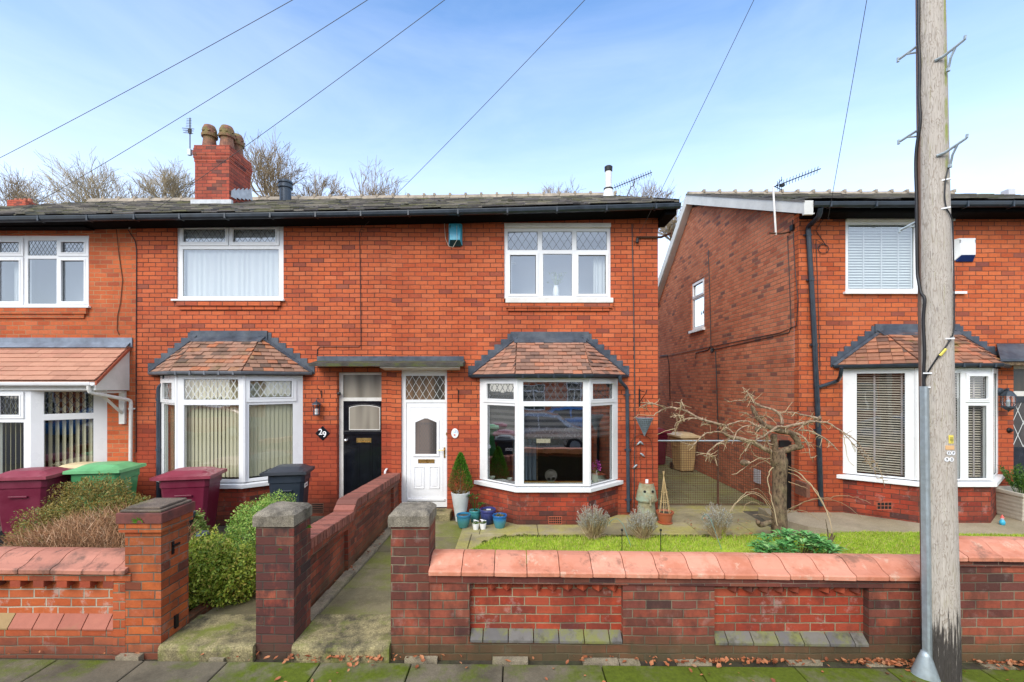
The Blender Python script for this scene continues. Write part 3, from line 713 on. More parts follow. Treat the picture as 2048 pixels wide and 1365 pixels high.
w=make_window(hC,Mf,(upC[0],upC[1],fv(597),fv(456)),panes,glass='glass_up',du=.143,dv=.215,th=.003)
b=MB(); b.M=faceM(F)
b.lbox(upC[0]+.003,upC[1]-.003,fv(456)+.003,fv(447.5),-.04,.035); b.build('head_board',M['upvc_old'],w,bevel=.004); b=MB(); b.M=faceM(F); b.lbox(fu(1011),fu(1225),fv(607),fv(597)-.003,-.06,.075); b.build('sill_board',M['upvc_old'],w,bevel=.004)
brick_sill(w,fu(1012),fu(1224),fv(623),fv(607.5),M['brick_c'])
room(w,upC[0],upC[1],F+.1,F+.75,fv(597),fv(456),'room_pale')
b=MB(); wavy(b,fu(1190),fu(1216),fv(596),fv(500),0,.02,4,2,faceM(F+.16)); b.build('curtain',M['curtain'],w); b=MB(); wavy(b,fu(1012),fu(1024),fv(596),fv(500),0,.02,2,5,faceM(F+.16)); b.build('curtain',M['curtain'],w)

top=(2.19,2.50); lo=(.74,2.08)
cfgC=[dict(glass='glass_c',du=.13,dv=.2,panes=[((.22,.93,2.20,2.475),(.10,1.0,2.135,2.545),True),((.20,.98,.70,2.085),None,False)]),
      dict(glass='glass_c',du=.125,dv=.2,panes=[((.075,.925,2.16,2.51),None,True),((.085,.925,.72,2.085),None,False)]),
      dict(glass='glass_c',du=.13,dv=.2,panes=[((.10,.80,2.20,2.475),(.02,.92,2.135,2.545),True),((.06,.82,.70,2.085),None,False)])]
bay(hC,bayC,0,.69,2.575,cfgC,M['brick_bay'],'clay_c',3.31,(.045,1.255),rows=10)
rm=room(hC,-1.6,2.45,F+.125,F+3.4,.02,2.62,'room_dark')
# striped sheer roller blinds behind the three panes
b=MB()
for i in range(3):
    Mx,L=wallM(bayC[i],bayC[i+1],0,-.10); b.M=Mx
    b.quad((.06,1.52,0),(L-.04,1.52,0),(L-.04,2.55,0),(.06,2.55,0)); b.lbox(.06,L-.04,1.50,1.518,-.008,.008)
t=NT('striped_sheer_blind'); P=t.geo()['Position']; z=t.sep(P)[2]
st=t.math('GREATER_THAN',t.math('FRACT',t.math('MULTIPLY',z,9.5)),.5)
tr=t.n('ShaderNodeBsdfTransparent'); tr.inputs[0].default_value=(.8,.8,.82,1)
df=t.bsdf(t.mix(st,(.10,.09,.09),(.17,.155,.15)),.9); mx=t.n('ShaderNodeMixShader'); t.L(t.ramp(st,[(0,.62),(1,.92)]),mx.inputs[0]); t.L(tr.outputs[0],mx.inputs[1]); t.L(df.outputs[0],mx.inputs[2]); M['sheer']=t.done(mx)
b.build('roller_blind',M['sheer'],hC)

def arch(u0,u1,v0,v1,rise,n=14):
    pts=[(u0,v0),(u1,v0)]
    for i in range(n+1):
        a=i/n; u=u1+(u0-u1)*a; pts.append((u,v1-rise+rise*math.sin(math.pi*a)**.8 if rise else v1))
    return pts
def lprism(mb,poly,w0,w1):
    n=len(poly); vs=[(a,c,w0) for a,c in poly]+[(a,c,w1) for a,c in poly]
    mb.add(vs,[tuple(range(n-1,-1,-1)),tuple(range(n,2*n))]+[(i,(i+1)%n,(i+1)%n+n,i+n) for i in range(n)])
# white door
Md=faceM(F+.05)
f=MB(); f.M=Md; fg=rect(810,889,752,800); lf=rect(811,892,806,1005)
f.plate((doorC[0],doorC[1],fv(1016),doorC[3]),[fg,lf],0,-.07)
dC=f.build('door_frame',M['upvc'],hC,bevel=.004)
g=MB(); g.M=Md; g.quad((fg[0],fg[2],-.02),(fg[1],fg[2],-.02),(fg[1],fg[3],-.02),(fg[0],fg[3],-.02)); g.build('fanlight',M['obscure_fan'],dC)
g=MB(); g.M=Md; diamonds(g,fg,.13,.22,-.018,.0032); g.build('leading',M['came_white'],dC)
d=MB(); d.M=Md
d.lbox(lf[0]+.004,lf[1]-.004,lf[2]+.004,lf[3]-.004,-.055,-.012)
d.plate((lf[0]+.07,lf[1]-.07,fv(985)-.12,lf[3]-.07),[(lf[0]+.085,lf[1]-.085,fv(985)-.105,lf[3]-.085)],-.006,-.013)
ga=(fu(829.5),fu(872.5),fv(909.5),fv(838))
def moulding(poly_out,poly_in,w0,w1):
    n=len(poly_out); vs=[(a,c,w1) for a,c in poly_out]+[(a,c,w1) for a,c in poly_in]+[(a,c,w0) for a,c in poly_out]+[(a,c,w0) for a,c in poly_in]
    fs=[]
    for i in range(n):
        j=(i+1)%n; fs+=[(i,j,n+j,n+i),(i,2*n+i,2*n+j,j),(n+i,n+j,3*n+j,3*n+i)]
    d.add(vs,fs)
def house_poly(u0,u1,v0,v1,k=.075): um=(u0+u1)/2; return [(u0,v0),(u1,v0),(u1,v1-k),(u1-(u1-u0)*.16,v1-k*.62),(um+.03,v1),(um-.03,v1),(u0+(u1-u0)*.16,v1-k*.62),(u0,v1-k)]
moulding(house_poly(ga[0]-.045,ga[1]+.045,ga[2]-.045,ga[3]+.045),house_poly(*ga),-.012,.006)
for a,c in ((826,847),(857,878)):
    r=rect(a,c,934,979); d.plate(r,[expand(r,-.018)],.0,-.0125); d.plate(expand(r,-.045),[],-.004,-.0125)
d.lbox(lf[0]+.03,lf[1]-.03,fv(1003),fv(999),-.012,.02)
dl=d.build('door',M['door_white'],dC,bevel=.003)
g=MB(); g.M=Md; lprism(g,house_poly(*ga),-.0115,-.006); g.build('door_glass',M['obscure_lead'],dl)
g=MB(); g.M=Md; diamonds(g,(ga[0]+.08,ga[1]-.08,ga[2]+.07,ga[3]-.09),.05,.09,-.004,.002); 
for rr_ in ((ga[0]+.03,ga[1]-.03,ga[2]+.03,ga[3]-.08),(ga[0]+.07,ga[1]-.07,ga[2]+.06,ga[3]-.1)): g.plate(rr_,[expand(rr_,-.005)],-.003,-.0055)
g.build('leading',M['lead_came'],dl)
g=MB(); g.M=Md; r=rect(835,868,920,927.5); g.plate(r,[expand(r,-.014)],.0,-.012); g.lbox(r[0]+.014,r[1]-.014,r[2]+.014,r[3]-.014,-.012,-.004); g.build('letterbox',M['brass'],dl,bevel=.002)
g=MB(); g.M=Md; g.lbox(fu(886.5),fu(889.5),fv(917),fv(896),-.012,.0); g.M=None; hx,hz=fu(888),fv(901)
g.tube([(hx,F+.06,hz),(hx,F-.0,hz)],.009,8); g.tube([(hx,F-.0,hz),(hx-.05,F-.003,hz+.003),(hx-.125,F-.0,hz)],.008,8); g.build('handle',M['brass'],dl)
g=MB(); g.M=Md
for zz in (866,): g.lbox(fu(891.2),fu(893),fv(zz+5),fv(zz),-.0,.012)
g.build('hinge',M['brass'],dl)
# step
b=MB(); b.cbox(fu(800),fu(905),F-.34,F+.05,-.02,fv(1018),.012); b.build('door_step',M['stonestep'],hC)
def downpipe(parent,pts,r,mat,brk=(),name='downpipe'):
    g=MB(); P=[Vector(p) for p in pts]; Q=[P[0]]
    for i in range(1,len(P)-1):
        a=(P[i-1]-P[i]).normalized(); c=(P[i+1]-P[i]).normalized(); k=min(.05,(P[i-1]-P[i]).length*.4,(P[i+1]-P[i]).length*.4)
        Q+=[P[i]+a*k,P[i]+(a+c)*k*.25,P[i]+c*k]
    Q.append(P[-1]); g.tube(Q,r,12)
    for (x,y,z) in brk: g.tube([(x,y,z-.02),(x,y,z+.02)],r+.008,12); g.box(x-r-.03,x+r+.03,y+.01,y+.03,z-.012,z+.012)
    return g.build(name,M[mat],parent,smooth=False)
YP=F-.055
downpipe(hC,[W(1240,752,8.30),W(1240,762,8.32),W(1254,777,YP),W(1257,1024,YP)],.034,'pipe',[W(1254.4,790,YP),W(1256,900,YP),W(1257,1000,YP)])
def vent_grille(parent,x0,x1,y0,y1,Y,mat='vent',nx=6,ny=3):
    g=MB(); g.M=faceM(Y); r=rect(x0,x1,y0,y1,Y); h=[]
    for i in range(nx):
        for j in range(ny):
            a=r[0]+.008+(r[1]-r[0]-.016)*i/nx; c=r[2]+.008+(r[3]-r[2]-.016)*j/ny
            h.append((a+.004,a+(r[1]-r[0]-.016)/nx-.004,c+.005,c+(r[3]-r[2]-.016)/ny-.005))
    g.plate(r,h,.006,-.004); o=g.build('air_brick',M[mat],parent)
    k=MB(); k.M=faceM(Y); k.quad((r[0],r[2],.002),(r[1],r[2],.002),(r[1],r[3],.002),(r[0],r[3],.002)); k.build('cavity',M['dark'],o)
vent_grille(hC,1097,1124,1033,1049,7.945)

# ---------------- House B (number 29)
hB=thing('terraced_house','middle red brick terraced house with black front door marked 29','house')
upB=rect(353,567,447,603); bayB=[(-6.66,F),(-5.90,7.95),(-4.745,7.95),(-3.985,F)]
opB=rect(674,763,745,1016)
house_wall(hB,XAB,XBC,5.54,[(upB[0],upB[1],fv(602),fv(447)),opB,(-6.6,-4.05,.62,2.62)],M['brick_b'],depth=.16)
rB=terrace_roof(hB,XAB,XBC,40); eaves(hB,XAB,XBC)
pb=[(rect(365,450,458,484),rect(359,455,451,491),True),(rect(465,550,458,484),rect(458.5,557,451,491),True),(rect(363,556,497.5,593),None,False)]
w=make_window(hB,Mf,(upB[0],upB[1],fv(599),fv(447)),pb,glass='glass_up',du=.105,dv=.155,th=.0032)
b=MB(); b.M=faceM(F); b.lbox(fu(346),fu(570),fv(603),fv(599)-.003,-.06,.06); b.build('sill_board',M['upvc'],w,bevel=.004)
b=MB(); b.M=faceM(F); b.lbox(fu(351),fu(569),fv(446.5),fv(437),-.02,.03); b.build('head_board',M['kerb'],w)
brick_sill(w,fu(357),fu(563),fv(620),fv(603.5),M['brick_b'])
room(w,upB[0],upB[1],F+.165,F+.8,fv(599),fv(447),'room_pale')
b=MB(); wavy(b,fu(357),fu(563),fv(598),fv(450),0,.012,17,3,faceM(F+.115)); b.build('curtain',M['curtain'],w)
cfgB=[dict(came='came_white',du=.09,dv=.165,panes=[((.22,.78,2.19,2.49),(.08,.92,2.13,2.56),True),((.2,.92,.80,2.10),None,False)]),
      dict(came='came_white',du=.113,dv=.185,th=.006,panes=[((.105,.93,2.19,2.555),None,True),((.105,.94,.80,2.105),None,False)]),
      dict(came='came_white',du=.113,dv=.185,th=.006,panes=[((.10,.80,2.23,2.525),(.035,.88,2.15,2.585),True),((.085,.83,.80,2.105),None,False)])]
bay(hB,bayB,0,.755,2.625,cfgB,M['brick_bay'],'clay',3.33,(-5.95,-4.77),rows=9,gut_mat='gutter_grey')
room(hB,-7.0,-3.6,F+.17,F+3.0,.02,2.66,'room')
b=MB()
for i in range(3):
    Mx,L=wallM(bayB[i],bayB[i+1],0,-.11); u=.05
    while u<L-.04:
        a=rnd.uniform(.25,.42); c,s_=math.cos(a)*.041,math.sin(a)*.041; b.M=Mx
        vs=[]
        for q in range(5):
            k=(q/4-.5)*2; vs+=[(u+c*k,.82,s_*k+.006*(1-k*k)),(u+c*k,2.56,s_*k+.006*(1-k*k))]
        b.add(vs,[(2*q,2*q+2,2*q+3,2*q+1) for q in range(4)]); u+=.068+rnd.uniform(-.003,.003)
b.build('vertical_blind',M['blind_cream'],hB)
# black door, recessed
Md=faceM(F+.10)
f=MB(); f.M=Md; fg=rect(682,764,750,796); lf=rect(682.5,766,803,1009)
f.plate((opB[0]+.002,opB[1]+.05,fv(1014),opB[3]-.002),[fg,(lf[0],lf[1],lf[2],lf[3])],.0,-.05)
dB=f.build('door_frame',M['upvc_old'],hB,bevel=.004)
g=MB(); g.M=Md; g.quad((fg[0],fg[2],-.02),(fg[1],fg[2],-.02),(fg[1],fg[3],-.02),(fg[0],fg[3],-.02)); g.build('fanlight',M['obscure'],dB)
d=MB(); d.M=Md
ga=(fu(694),fu(757),fv(861.5),fv(811))
d.lbox(lf[0]+.003,lf[1]-.003,lf[2],lf[3]-.003,-.045,-.012)
po=arch(ga[0]-.02,ga[1]+.02,ga[2]-.02,ga[3]+.02,.05); pi_=arch(*ga,.045); moulding(po,pi_,-.012,.0)
d.lbox(lf[0]+.003,lf[1]-.003,fv(871),fv(863.5),-.012,.012)
for k in range(3):
    a=684+4+k*26; r=(fu(a+1),fu(a+20),fv(1002),fv(890))
    d.plate(expand(r,.02),[expand(r,.0)],-.004,-.0125)
dl=d.build('door',M['door_black'],dB,bevel=.003)
g=MB(); g.M=Md; lprism(g,pi_,-.0118,-.008); g.build('door_glass',M['obscure'],dl)
g=MB(); g.M=Md; pi2=arch(ga[0]+.012,ga[1]-.012,ga[2]+.012,ga[3]-.012,.043); d=g; moulding(pi_,pi2,-.008,-.004); g.build('glazing_bead',M['upvc_old'],dl)
g=MB(); g.M=Md; r=rect(709,739,878,887); g.plate(r,[expand(r,-.022)],-.002,-.012); g.lbox(r[0]+.022,r[1]-.022,r[2]+.022,r[3]-.022,-.012,-.007); g.build('letterbox',M['brass'],dl,bevel=.002)
g=MB(); g.M=Md@Matrix.Translation((fu(689),fv(882),0)); g.lathe([(.028,-.012),(.028,-.004),(.012,.0),(.012,.025),(.028,.035),(.034,.05),(.028,.066),(.0,.072)],0,0,16); g.build('door_knob',M['chrome'],dl,smooth=True)
b=MB(); b.cbox(fu(668),fu(763),F-.25,F+.08,-.02,.09,.012); b.build('door_step',M['stonestep'],hB)
vent_grille(hB,623,647.5,1007,1027,F-.003,'vent_b',1,5)
downpipe(hB,[W(330,752,8.42),W(329,766,YP),W(317,775,YP),W(317,1010,YP)],.036,'pipe',[W(317,800,YP),W(317,900,YP)])
# flat concrete canopy over both doors, shared, belongs to middle house
b=MB()
x0,x1=fu(617,8.17),fu(926,8.17); n=40; 
vs=[];
for i in range(n+1):
    x=x0+(x1-x0)*i/n; e=noise.noise(Vector((x*6,0,0)))*.010; zt=fv(727,8.17); xe=x+ (fu(634)-x0)*(1-i/n)
    vs+=[(x,8.17+e,zt-.055+e*.7),(x,8.17+e,zt+.0+e*.5),(xe,F-.003,fv(722)),(xe,F-.003,fv(722)-.10)]
b.add(vs,[(4*i+a,4*i+(a+1)%4,4*i+4+(a+1)%4,4*i+4+a) for i in range(n) for a in range(4)]+[(0,1,2,3),(4*n+3,4*n+2,4*n+1,4*n)])
cn=b.build('door_canopy',M['slab_edge'],hB)
b=MB(); b.M=faceM(F); b.lbox(fu(635),fu(927.5),fv(728),fv(713),-.0,.022); b.M=None
b.add([(fu(640),F-.022,fv(727)),(fu(927),F-.022,fv(727)),(fu(924,8.25),8.25,fv(726,8.25)),(fu(640,8.25),8.25,fv(726,8.25))],[(0,3,2,1)])
b.build('lead_flashing',M['lead'],cn)
b=MB(); b.add([(fu(770),8.22,fv(736,8.22)),(fu(920,8.22),8.22,fv(736,8.22)),(fu(920),F-.003,fv(741)),(fu(770),F-.003,fv(741)),(fu(770),8.22,fv(732,8.22)),(fu(920,8.22),8.22,fv(732,8.22)),(fu(920),F-.003,fv(734)),(fu(770),F-.003,fv(734))],[(0,3,2,1),(4,5,6,7),(0,1,5,4),(1,2,6,5),(3,0,4,7)]); b.build('soffit_board',M['upvc_old'],cn)

# ---------------- House A
hA=thing('terraced_house','left red brick house with pink tiled lean-to canopy over a white bay','house')
upA=rect(-21,178,471,614); bayA=[(-9.95,7.93),(-8.44,7.93),(-7.66,F)]
house_wall(hA,XA0,XAB,5.49,[upA,(-10.8,-7.72,.6,2.42)],M['brick_a'])
rA=terrace_roof(hA,XA0,XAB,60); eaves(hA,XA0,XAB)
b=MB(); b.box(XA0,fu(190),F-.20,F-.004,fv(462),fv(444)); b.build('soffit_beam',M['black_paint'],hA)
pa=[(rect(-8,37,484,505),rect(-16,44.5,476,512),True),(rect(52,110,480,511),None,True),(rect(121,167,484,505),rect(113.5,176,476,512),True),
    (rect(-8,37,521,603),rect(-16,44.5,514,609),False),(rect(52,110,517,608),None,False),(rect(121,167,521,603),rect(113.5,176,514,609),False)]
w=make_window(hA,Mf,(upA[0],upA[1],fv(613),fv(471)),pa,glass='glass_up',du=.075,dv=.12,th=.004)
b=MB(); b.M=faceM(F); b.lbox(upA[0]-.04,fu(182),fv(616.5),fv(613)-.003,-.06,.06); b.build('sill_board',M['upvc'],w)
brick_sill(w,upA[0],fu(177),fv(637),fv(617.5),M['brick_a'])
room(w,upA[0],upA[1],F+.125,F+.8,fv(613),fv(471),'room_pale')
b=MB(); wavy(b,fu(5),fu(40),fv(610),fv(478),0,.02,5,9,faceM(F+.2)); b.build('curtain',M['curtain'],w)
# bay A (no sidelight on the left: runs out of the frame)
b=MB()
for i in range(2):
    Mx,L=wallM(bayA[i],bayA[i+1]); b.M=Mx; b.plate((0,L,-.12,.62),[],0,-.09)
b.build('bay_wall',M['brick_bay'],hA)
Mx,L=wallM(bayA[0],bayA[1])
def ua(px): return (fu(px,7.93)-bayA[0][0])
v=lambda py:fv(py,7.93)
pan=[((ua(-80),ua(-12),v(830),v(792)),None,True),((ua(-80),ua(-12),v(955),v(845)),None,False),((ua(0),ua(41),v(830),v(792)),(ua(-8),ua(49),v(837),v(784)),True),((ua(-4),ua(47.5),v(955),v(845)),None,False)]
wa=make_window(hA,Mx,(0,L,.62,2.42),pan,name='bay_window',du=.075,dv=.15)
Mx2,L2=wallM(bayA[1],bayA[2]); 
make_window(hA,Mx2,(.0,L2,.622,2.418),[((.16*L2,.815*L2,1.93,2.335),None,True),((.16*L2,.815*L2,.84,1.83),None,False)],name='bay_window',du=.105,dv=.16)
b=MB(); o=[(bayA[0][0],7.86),(bayA[1][0]+.03,7.86),(-7.58,F-.003),(-7.9,F-.003),(-8.5,8.05),(bayA[0][0],8.05)]
b.prism(o,.56,.64,'z'); b.build('sill',M['upvc'],wa)
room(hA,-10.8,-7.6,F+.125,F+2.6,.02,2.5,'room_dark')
b=MB()
for (p0,p1) in ((bayA[0],bayA[1]),(bayA[1],bayA[2])):
    Mx,L=wallM(p0,p1,0,-.13); b.M=Mx; u=.05
    while u<L-.04:
        a=.85; c,s_=math.cos(a)*.043,math.sin(a)*.043
        b.quad((u-c,.66,-s_),(u+c,.66,s_),(u+c,2.36,s_),(u-c,2.36,-s_)); u+=.088
b.build('vertical_blind',M['blind_cream'],hA)
# lean-to canopy
XE=fu(263); YE=7.84; t=MB(); ze=fv(762,YE); zt=fv(693)
tile_plane(t,(XA0,YE,ze),(XE-.02,YE,ze),(XA0,F-.01,zt),(XE-.02,F-.01,zt),8,.27,.015,.02,.12,8,.003)
t.add([(XA0,YE,ze-.02),(XE-.03,YE,ze-.02),(XE-.03,F-.01,zt-.02),(XA0,F-.01,zt-.02)],[(0,1,2,3)])
ca=t.build('lean_to_roof',M['clay_a'],hA)
b=MB(); b.box(XA0,fu(266),F-.028,F-.003,zt-.02,fv(676)); b.add([(XA0,F-.03,zt+.07),(XE,F-.03,zt+.07),(XE,F-.13,zt-.03),(XA0,F-.13,zt-.03)],[(0,3,2,1)]); b.build('lead_flashing',M['lead_a'],ca)
b=MB(); b.prism([(YE+.01,ze-.03),(F-.004,zt-.04),(F-.004,fv(781)),(YE+.01,fv(781,YE))],XE-.07,XE-.035,'x')
for k in range(4):
    pass
b.box(XA0,XE-.075,YE+.04,YE+.065,fv(781,YE),ze-.03); b.box(XA0,XE-.075,YE+.066,F-.004,fv(781,YE)+.0,fv(781,YE)+.015)
b.build('gable_cladding',M['wood_pale'],ca)
b=MB(); b.add([(XE-.03,YE-.01,ze-.015),(XE-.03,F-.02,zt-.01),(XE-.03,F-.02,zt-.07),(XE-.03,YE-.01,ze-.075),(XE+.0,YE-.01,ze-.015),(XE,F-.02,zt-.01),(XE,F-.02,zt-.07),(XE,YE-.01,ze-.075)],[(0,3,2,1),(4,5,6,7),(0,1,5,4),(2,3,7,6),(0,4,7,3)]); b.build('verge_board',M['vent'],ca)
b=MB(); gutter_mesh(b,[(XA0,YE-.03,ze-.02),(XE-.06,YE-.03,ze-.02)],.05,.07); b.build('gutter',M['upvc'],ca)
downpipe(hA,[(XE-.12,YE-.03,ze-.07),(XE-.12,YE-.02,fv(783,YE)-.02),W(262,801,F-.06),W(261,935,F-.06)],.03,'upvc_old',[W(261.5,818,F-.06)])
b=MB(); bx=fu(248); b.box(bx-.055,bx+.05,F-.05,F-.003,fv(848),fv(783)); b.box(bx-.055,bx+.05,F-.52,F-.05,fv(786),fv(783)+.01)
b.tube([(bx,F-.05,fv(826)),(bx,F-.48,fv(787))],.03,4); b.build('canopy_bracket',M['upvc_old'],hA)

# ---------------- chimney on houses A/B
ch=MB(); X0,X1,Y0,Y1=-7.76,-6.93,11.03,11.92
zb=7.6-.8; zt=fv(324,Y0); 
ch.box(X0,X1,Y0,Y1,zb-.3,zt); 
for k,(e,h0,h1) in enumerate(((.012,0,.085),(.026,.0865,.17),(.038,.1715,.255),(.024,.2565,.33),(.014,.3315,.40))):
    ch.box(X0-e,X1+e,Y0-e,Y1+e,zt+h0,zt+h1)
chm=ch.build('chimney',M['brick_chimney'],hB)
zc=zt+.40
cp=MB()
for x,y,s in ((-7.55,11.25,1),(-7.14,11.28,1.04),(-7.13,11.66,1.0)):
    cp.lathe([(.17*s,zc-.02),(.16*s,zc+.05),(.135*s,zc+.28),(.14*s,zc+.30),(.175*s,zc+.30),(.18*s,zc+.36),(.165*s,zc+.37),(.155*s,zc+.50),(.12*s,zc+.58),(.11*s,zc+.585),(.105*s,zc+.56)],x,y,20)
    for a in (-1.9,-1.1,-.3,.6): cp.box(x+.16*s*math.cos(a)-.03,x+.16*s*math.cos(a)+.03,y+.16*s*math.sin(a)-.02,y+.16*s*math.sin(a)+.02,zc+.40,zc+.425)
t=NT('chimney_pot_clay'); P=t.geo()['Position']; c=t.mix(t.ramp(t.noise(P,9,5,.7),[(.35,0.0),(.65,1.0)]),(.11,.055,.04),(.30,.13,.075)); zz=t.sep(P)[2]
k=t.math('MULTIPLY',t.ramp(t.noise(P,5,4,.6),[(.42,0.0),(.55,1.0)]),t.smooth(zz,zc+.12,zc+.36)); c=t.mix(t.math('MULTIPLY',k,.65),c,(.17,.16,.045)); M['pot']=t.done(t.bsdf(c,.85,0,t.bump(t.noise(P,30,4,.6),.5,.01)))
cp.build('chimney_pots',M['pot'],chm)
b=MB()
for k in range(5):
    y=Y0+.06+k*.17; b.add([(X1+.004,y,7.02+.06*k),(X1+.004,y+.165,7.02+.06*k),(X1+.004,y+.165,7.30+.075*k),(X1+.004,y+.02,7.18+.075*k),(X1+.02,y,7.02+.06*k),(X1+.05,y+.165,7.02+.06*k),(X1+.012,y+.165,7.30+.075*k),(X1+.012,y+.02,7.18+.075*k)],[(4,5,6,7),(1,2,6,5),(0,4,7,3),(3,7,6,2)])
b.box(X0-.05,X1+.1,Y0-.08,Y0-.004,6.80,6.90); M['lead_pale']=plain('pale_lead',(.48,.50,.52),.6,var=.2,scale=8); b.build('lead_flashing',M['lead_pale'],chm)

def yagi(name,loc,rot,n,L,mastpts,label,mr=.014,crossx=False,el=.16):
    t=thing(name,label,'aerial'); g=MB()
    g.tube(mastpts,mr,8); g.build('mast',M['galv'],t)
    g=MB(); g.M=Matrix.Translation(loc)@Matrix.Rotation(rot[2],4,'Z')@Matrix.Rotation(rot[1],4,'Y')@Matrix.Rotation(rot[0],4,'X')
    g.tube([(-.05,0,0),(L,0,0)],.011,6)
    for k in range(n):
        x=L*(k+.5)/n; g.tube([(x,-el/2,.01),(x,el/2,.01)],.005,5)
    if crossx:
        for a in (-1,1): g.tube([(0,-.2*a,-.2),(0,.2*a,.2)],.007,5); g.tube([(.1,-.16*a,-.16),(.1,.16*a,.16)],.007,5)
        g.box(.06,.16,-.03,.03,-.05,.0)
    g.build('boom',M['wire'],t)
    return t
# aerial by the chimney (upright boom pointing away, seen end on)
t=thing('tv_aerial','thin upright rooftop aerial clamped to the left side of the brick chimney','aerial')
g=MB(); ax,ay=fu(380,11.1),11.1; g.tube([(ax,ay,fv(312,11.1)),(ax,ay,fv(236,11.1))],.012,8); g.build('mast',M['wire'],t)
g=MB()
for k in range(9): z=fv(238+k*3.2,11.1); g.tube([(ax-.08-.004*k,ay,z),(ax+.06,ay-.03,z-.02)],.005,5)
for z0,l in ((259,.19),(263,.17),(268,.16)): z=fv(z0,11.1); g.tube([(ax-l,ay,z+.03),(ax+l*.9,ay-.1,z-.05)],.008,5)
g.box(ax-.03,ax+.03,ay-.03,ay+.02,fv(268,11.1),fv(258,11.1)); g.build('boom',M['wire'],t)
g=MB(); g.tube([(ax-.03,ay,fv(300,11.1)),(X0-.02,ay+.05,fv(300,11.1))],.012,6); g.tube([(ax-.03,ay,fv(309,11.1)),(X0-.02,ay+.05,fv(309,11.1))],.012,6); g.box(ax-.05,ax+.03,ay-.03,ay+.03,fv(311,11.1),fv(299,11.1)); g.build('bracket',M['galv'],t)

# round ventilator on the roof + flue
g=MB(); vx,vy=fu(571,12.6),12.6
g.lathe([(.15,7.3),(.15,7.86),(.19,7.87),(.19,7.93),(.16,7.94),(.16,7.99),(.19,8.0),(.19,8.05),(.14,8.08),(.0,8.10)],vx,vy,20); g.build('roof_ventilator',M['lantern'],rB)
g=MB(); fx,fy=fu(1217,11.9),11.9; zz=lambda p: fv(p,11.9)
g.lathe([(.17,zz(402)),(.11,zz(379)),(.09,zz(378)),(.082,zz(376)),(.082,zz(344)),(.0,zz(344))],fx,fy,20); fl=g.build('flue_pipe',M['wood_pale'],rC)
g=MB(); g.lathe([(.10,zz(343)),(.105,zz(334.5)),(.08,zz(333)),(.0,zz(333))],fx,fy,20); g.lathe([(.125,zz(380)),(.125,zz(377.5)),(.08,zz(377))],fx,fy,20); g.build('flue_cap',M['iron'],fl)
p0=W(1228,376,13.6); p1=W(1304,345,13.6); d=Vector(p1)-Vector(p0)
t=thing('tv_aerial','long rooftop aerial behind the white flue pipe, pointing up to the right','aerial'); g=MB()
g.tube([p0,p1],.013,6)
for k in range(16):
    p=Vector(p0)+d*((k+.5)/16); g.tube([p+Vector((-.05,-.10,.035)),p+Vector((.05,.10,-.035))],.007,5)
g.build('boom',M['wire'],t)
g=MB(); g.tube([W(1254,394,13.6),W(1262,374,13.6),W(1267,372,13.6),W(1269,362,13.6)],.016,6); g.build('mast',M['wire'],t)
# ================================================================== RIGHT-HAND HOUSE
hD=thing('detached_house','right red brick house seen at its corner, white bargeboard on the gable','house')
XD=5.162; XDR=12.5
upD=rect(1691,1908,432,588,FD); ZD=5.58
doD=(fu(2027,FD),fu(2027,FD)+.98,.14,fv(728,FD))
b=MB(); b.M=faceM(FD)
b.plate((XD,XDR,-.12,ZD),[upD,doD,(6.05,8.65,.85,2.72)],0,-.14)
b.M=None
wallD=b.build('wall',M['brick_d'],hD)
# gable side facing the lane, with landing window opening
b=MB(); sw=[] 
def sidepx(px,py): Y=XD*FPX/(px-CX); return (Y,fv(py,Y))
ya,yb_=sidepx(1408.5,553)[0],sidepx(1383,567)[0]     # near, far
zt_=sidepx(1409,553)[1]; zb_=sidepx(1409,655)[1]
zA=7.86
# u runs along +y reversed so that outward is -x : local frame
Ms=Matrix(((0,0,-1,XD),(-1,0,0,0),(0,1,0,0),(0,0,0,1)))   # u=-y, v=z, w=-x
b.M=Ms
def side_poly(y0,y1,z0,zf): # quad between y0<y1 with tops zf(y)
    b.add([(-y1,z0,0),(-y0,z0,0),(-y0,zf(y0),0),(-y1,zf(y1),0)],[(0,1,2,3)])
def ztop(y): return 5.42+(y-FD+.3)*(7.68-5.42)/(13.2-FD+.3) if y<13.2 else 7.68-(y-13.2)*.715
side_poly(FD+.141,ya,-.12,ztop); side_poly(yb_,13.2,-.12,ztop) if yb_<13.2 else None
side_poly(ya,yb_,-.12,lambda y:zb_); 
b.add([(-yb_,zt_,0),(-ya,zt_,0),(-ya,ztop(ya),0),(-yb_,ztop(yb_),0)],[(0,1,2,3)])
side_poly(max(13.2,yb_),16.6,-.12,ztop)
b.add([(-yb_,zb_,0),(-ya,zb_,0),(-ya,zb_,-.1),(-yb_,zb_,-.1)],[(0,1,2,3)]); b.add([(-ya,zb_,0),(-ya,zt_,0),(-ya,zt_,-.1),(-ya,zb_,-.1)],[(0,1,2,3)]); b.add([(-yb_,zb_,-.1),(-yb_,zt_,-.1),(-yb_,zt_,0),(-yb_,zb_,0)],[(0,1,2,3)]); b.add([(-yb_,zt_,-.1),(-ya,zt_,-.1),(-ya,zt_,0),(-yb_,zt_,0)],[(0,1,2,3)])
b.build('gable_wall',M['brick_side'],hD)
zt2=zb_+(zt_-zb_)*.66; k=.06
w=make_window(hD,Ms@Matrix.Translation((0,0,-.03)),(-yb_,-ya,zb_,zt_),[((-yb_+.10,-ya-.10,zb_+.09,zt2-.04),None,False),((-yb_+.11,-ya-.11,zt2+.06,zt_-.10),(-yb_+.05,-ya-.05,zt2+.0,zt_-.04),False)],glass='glass_side')
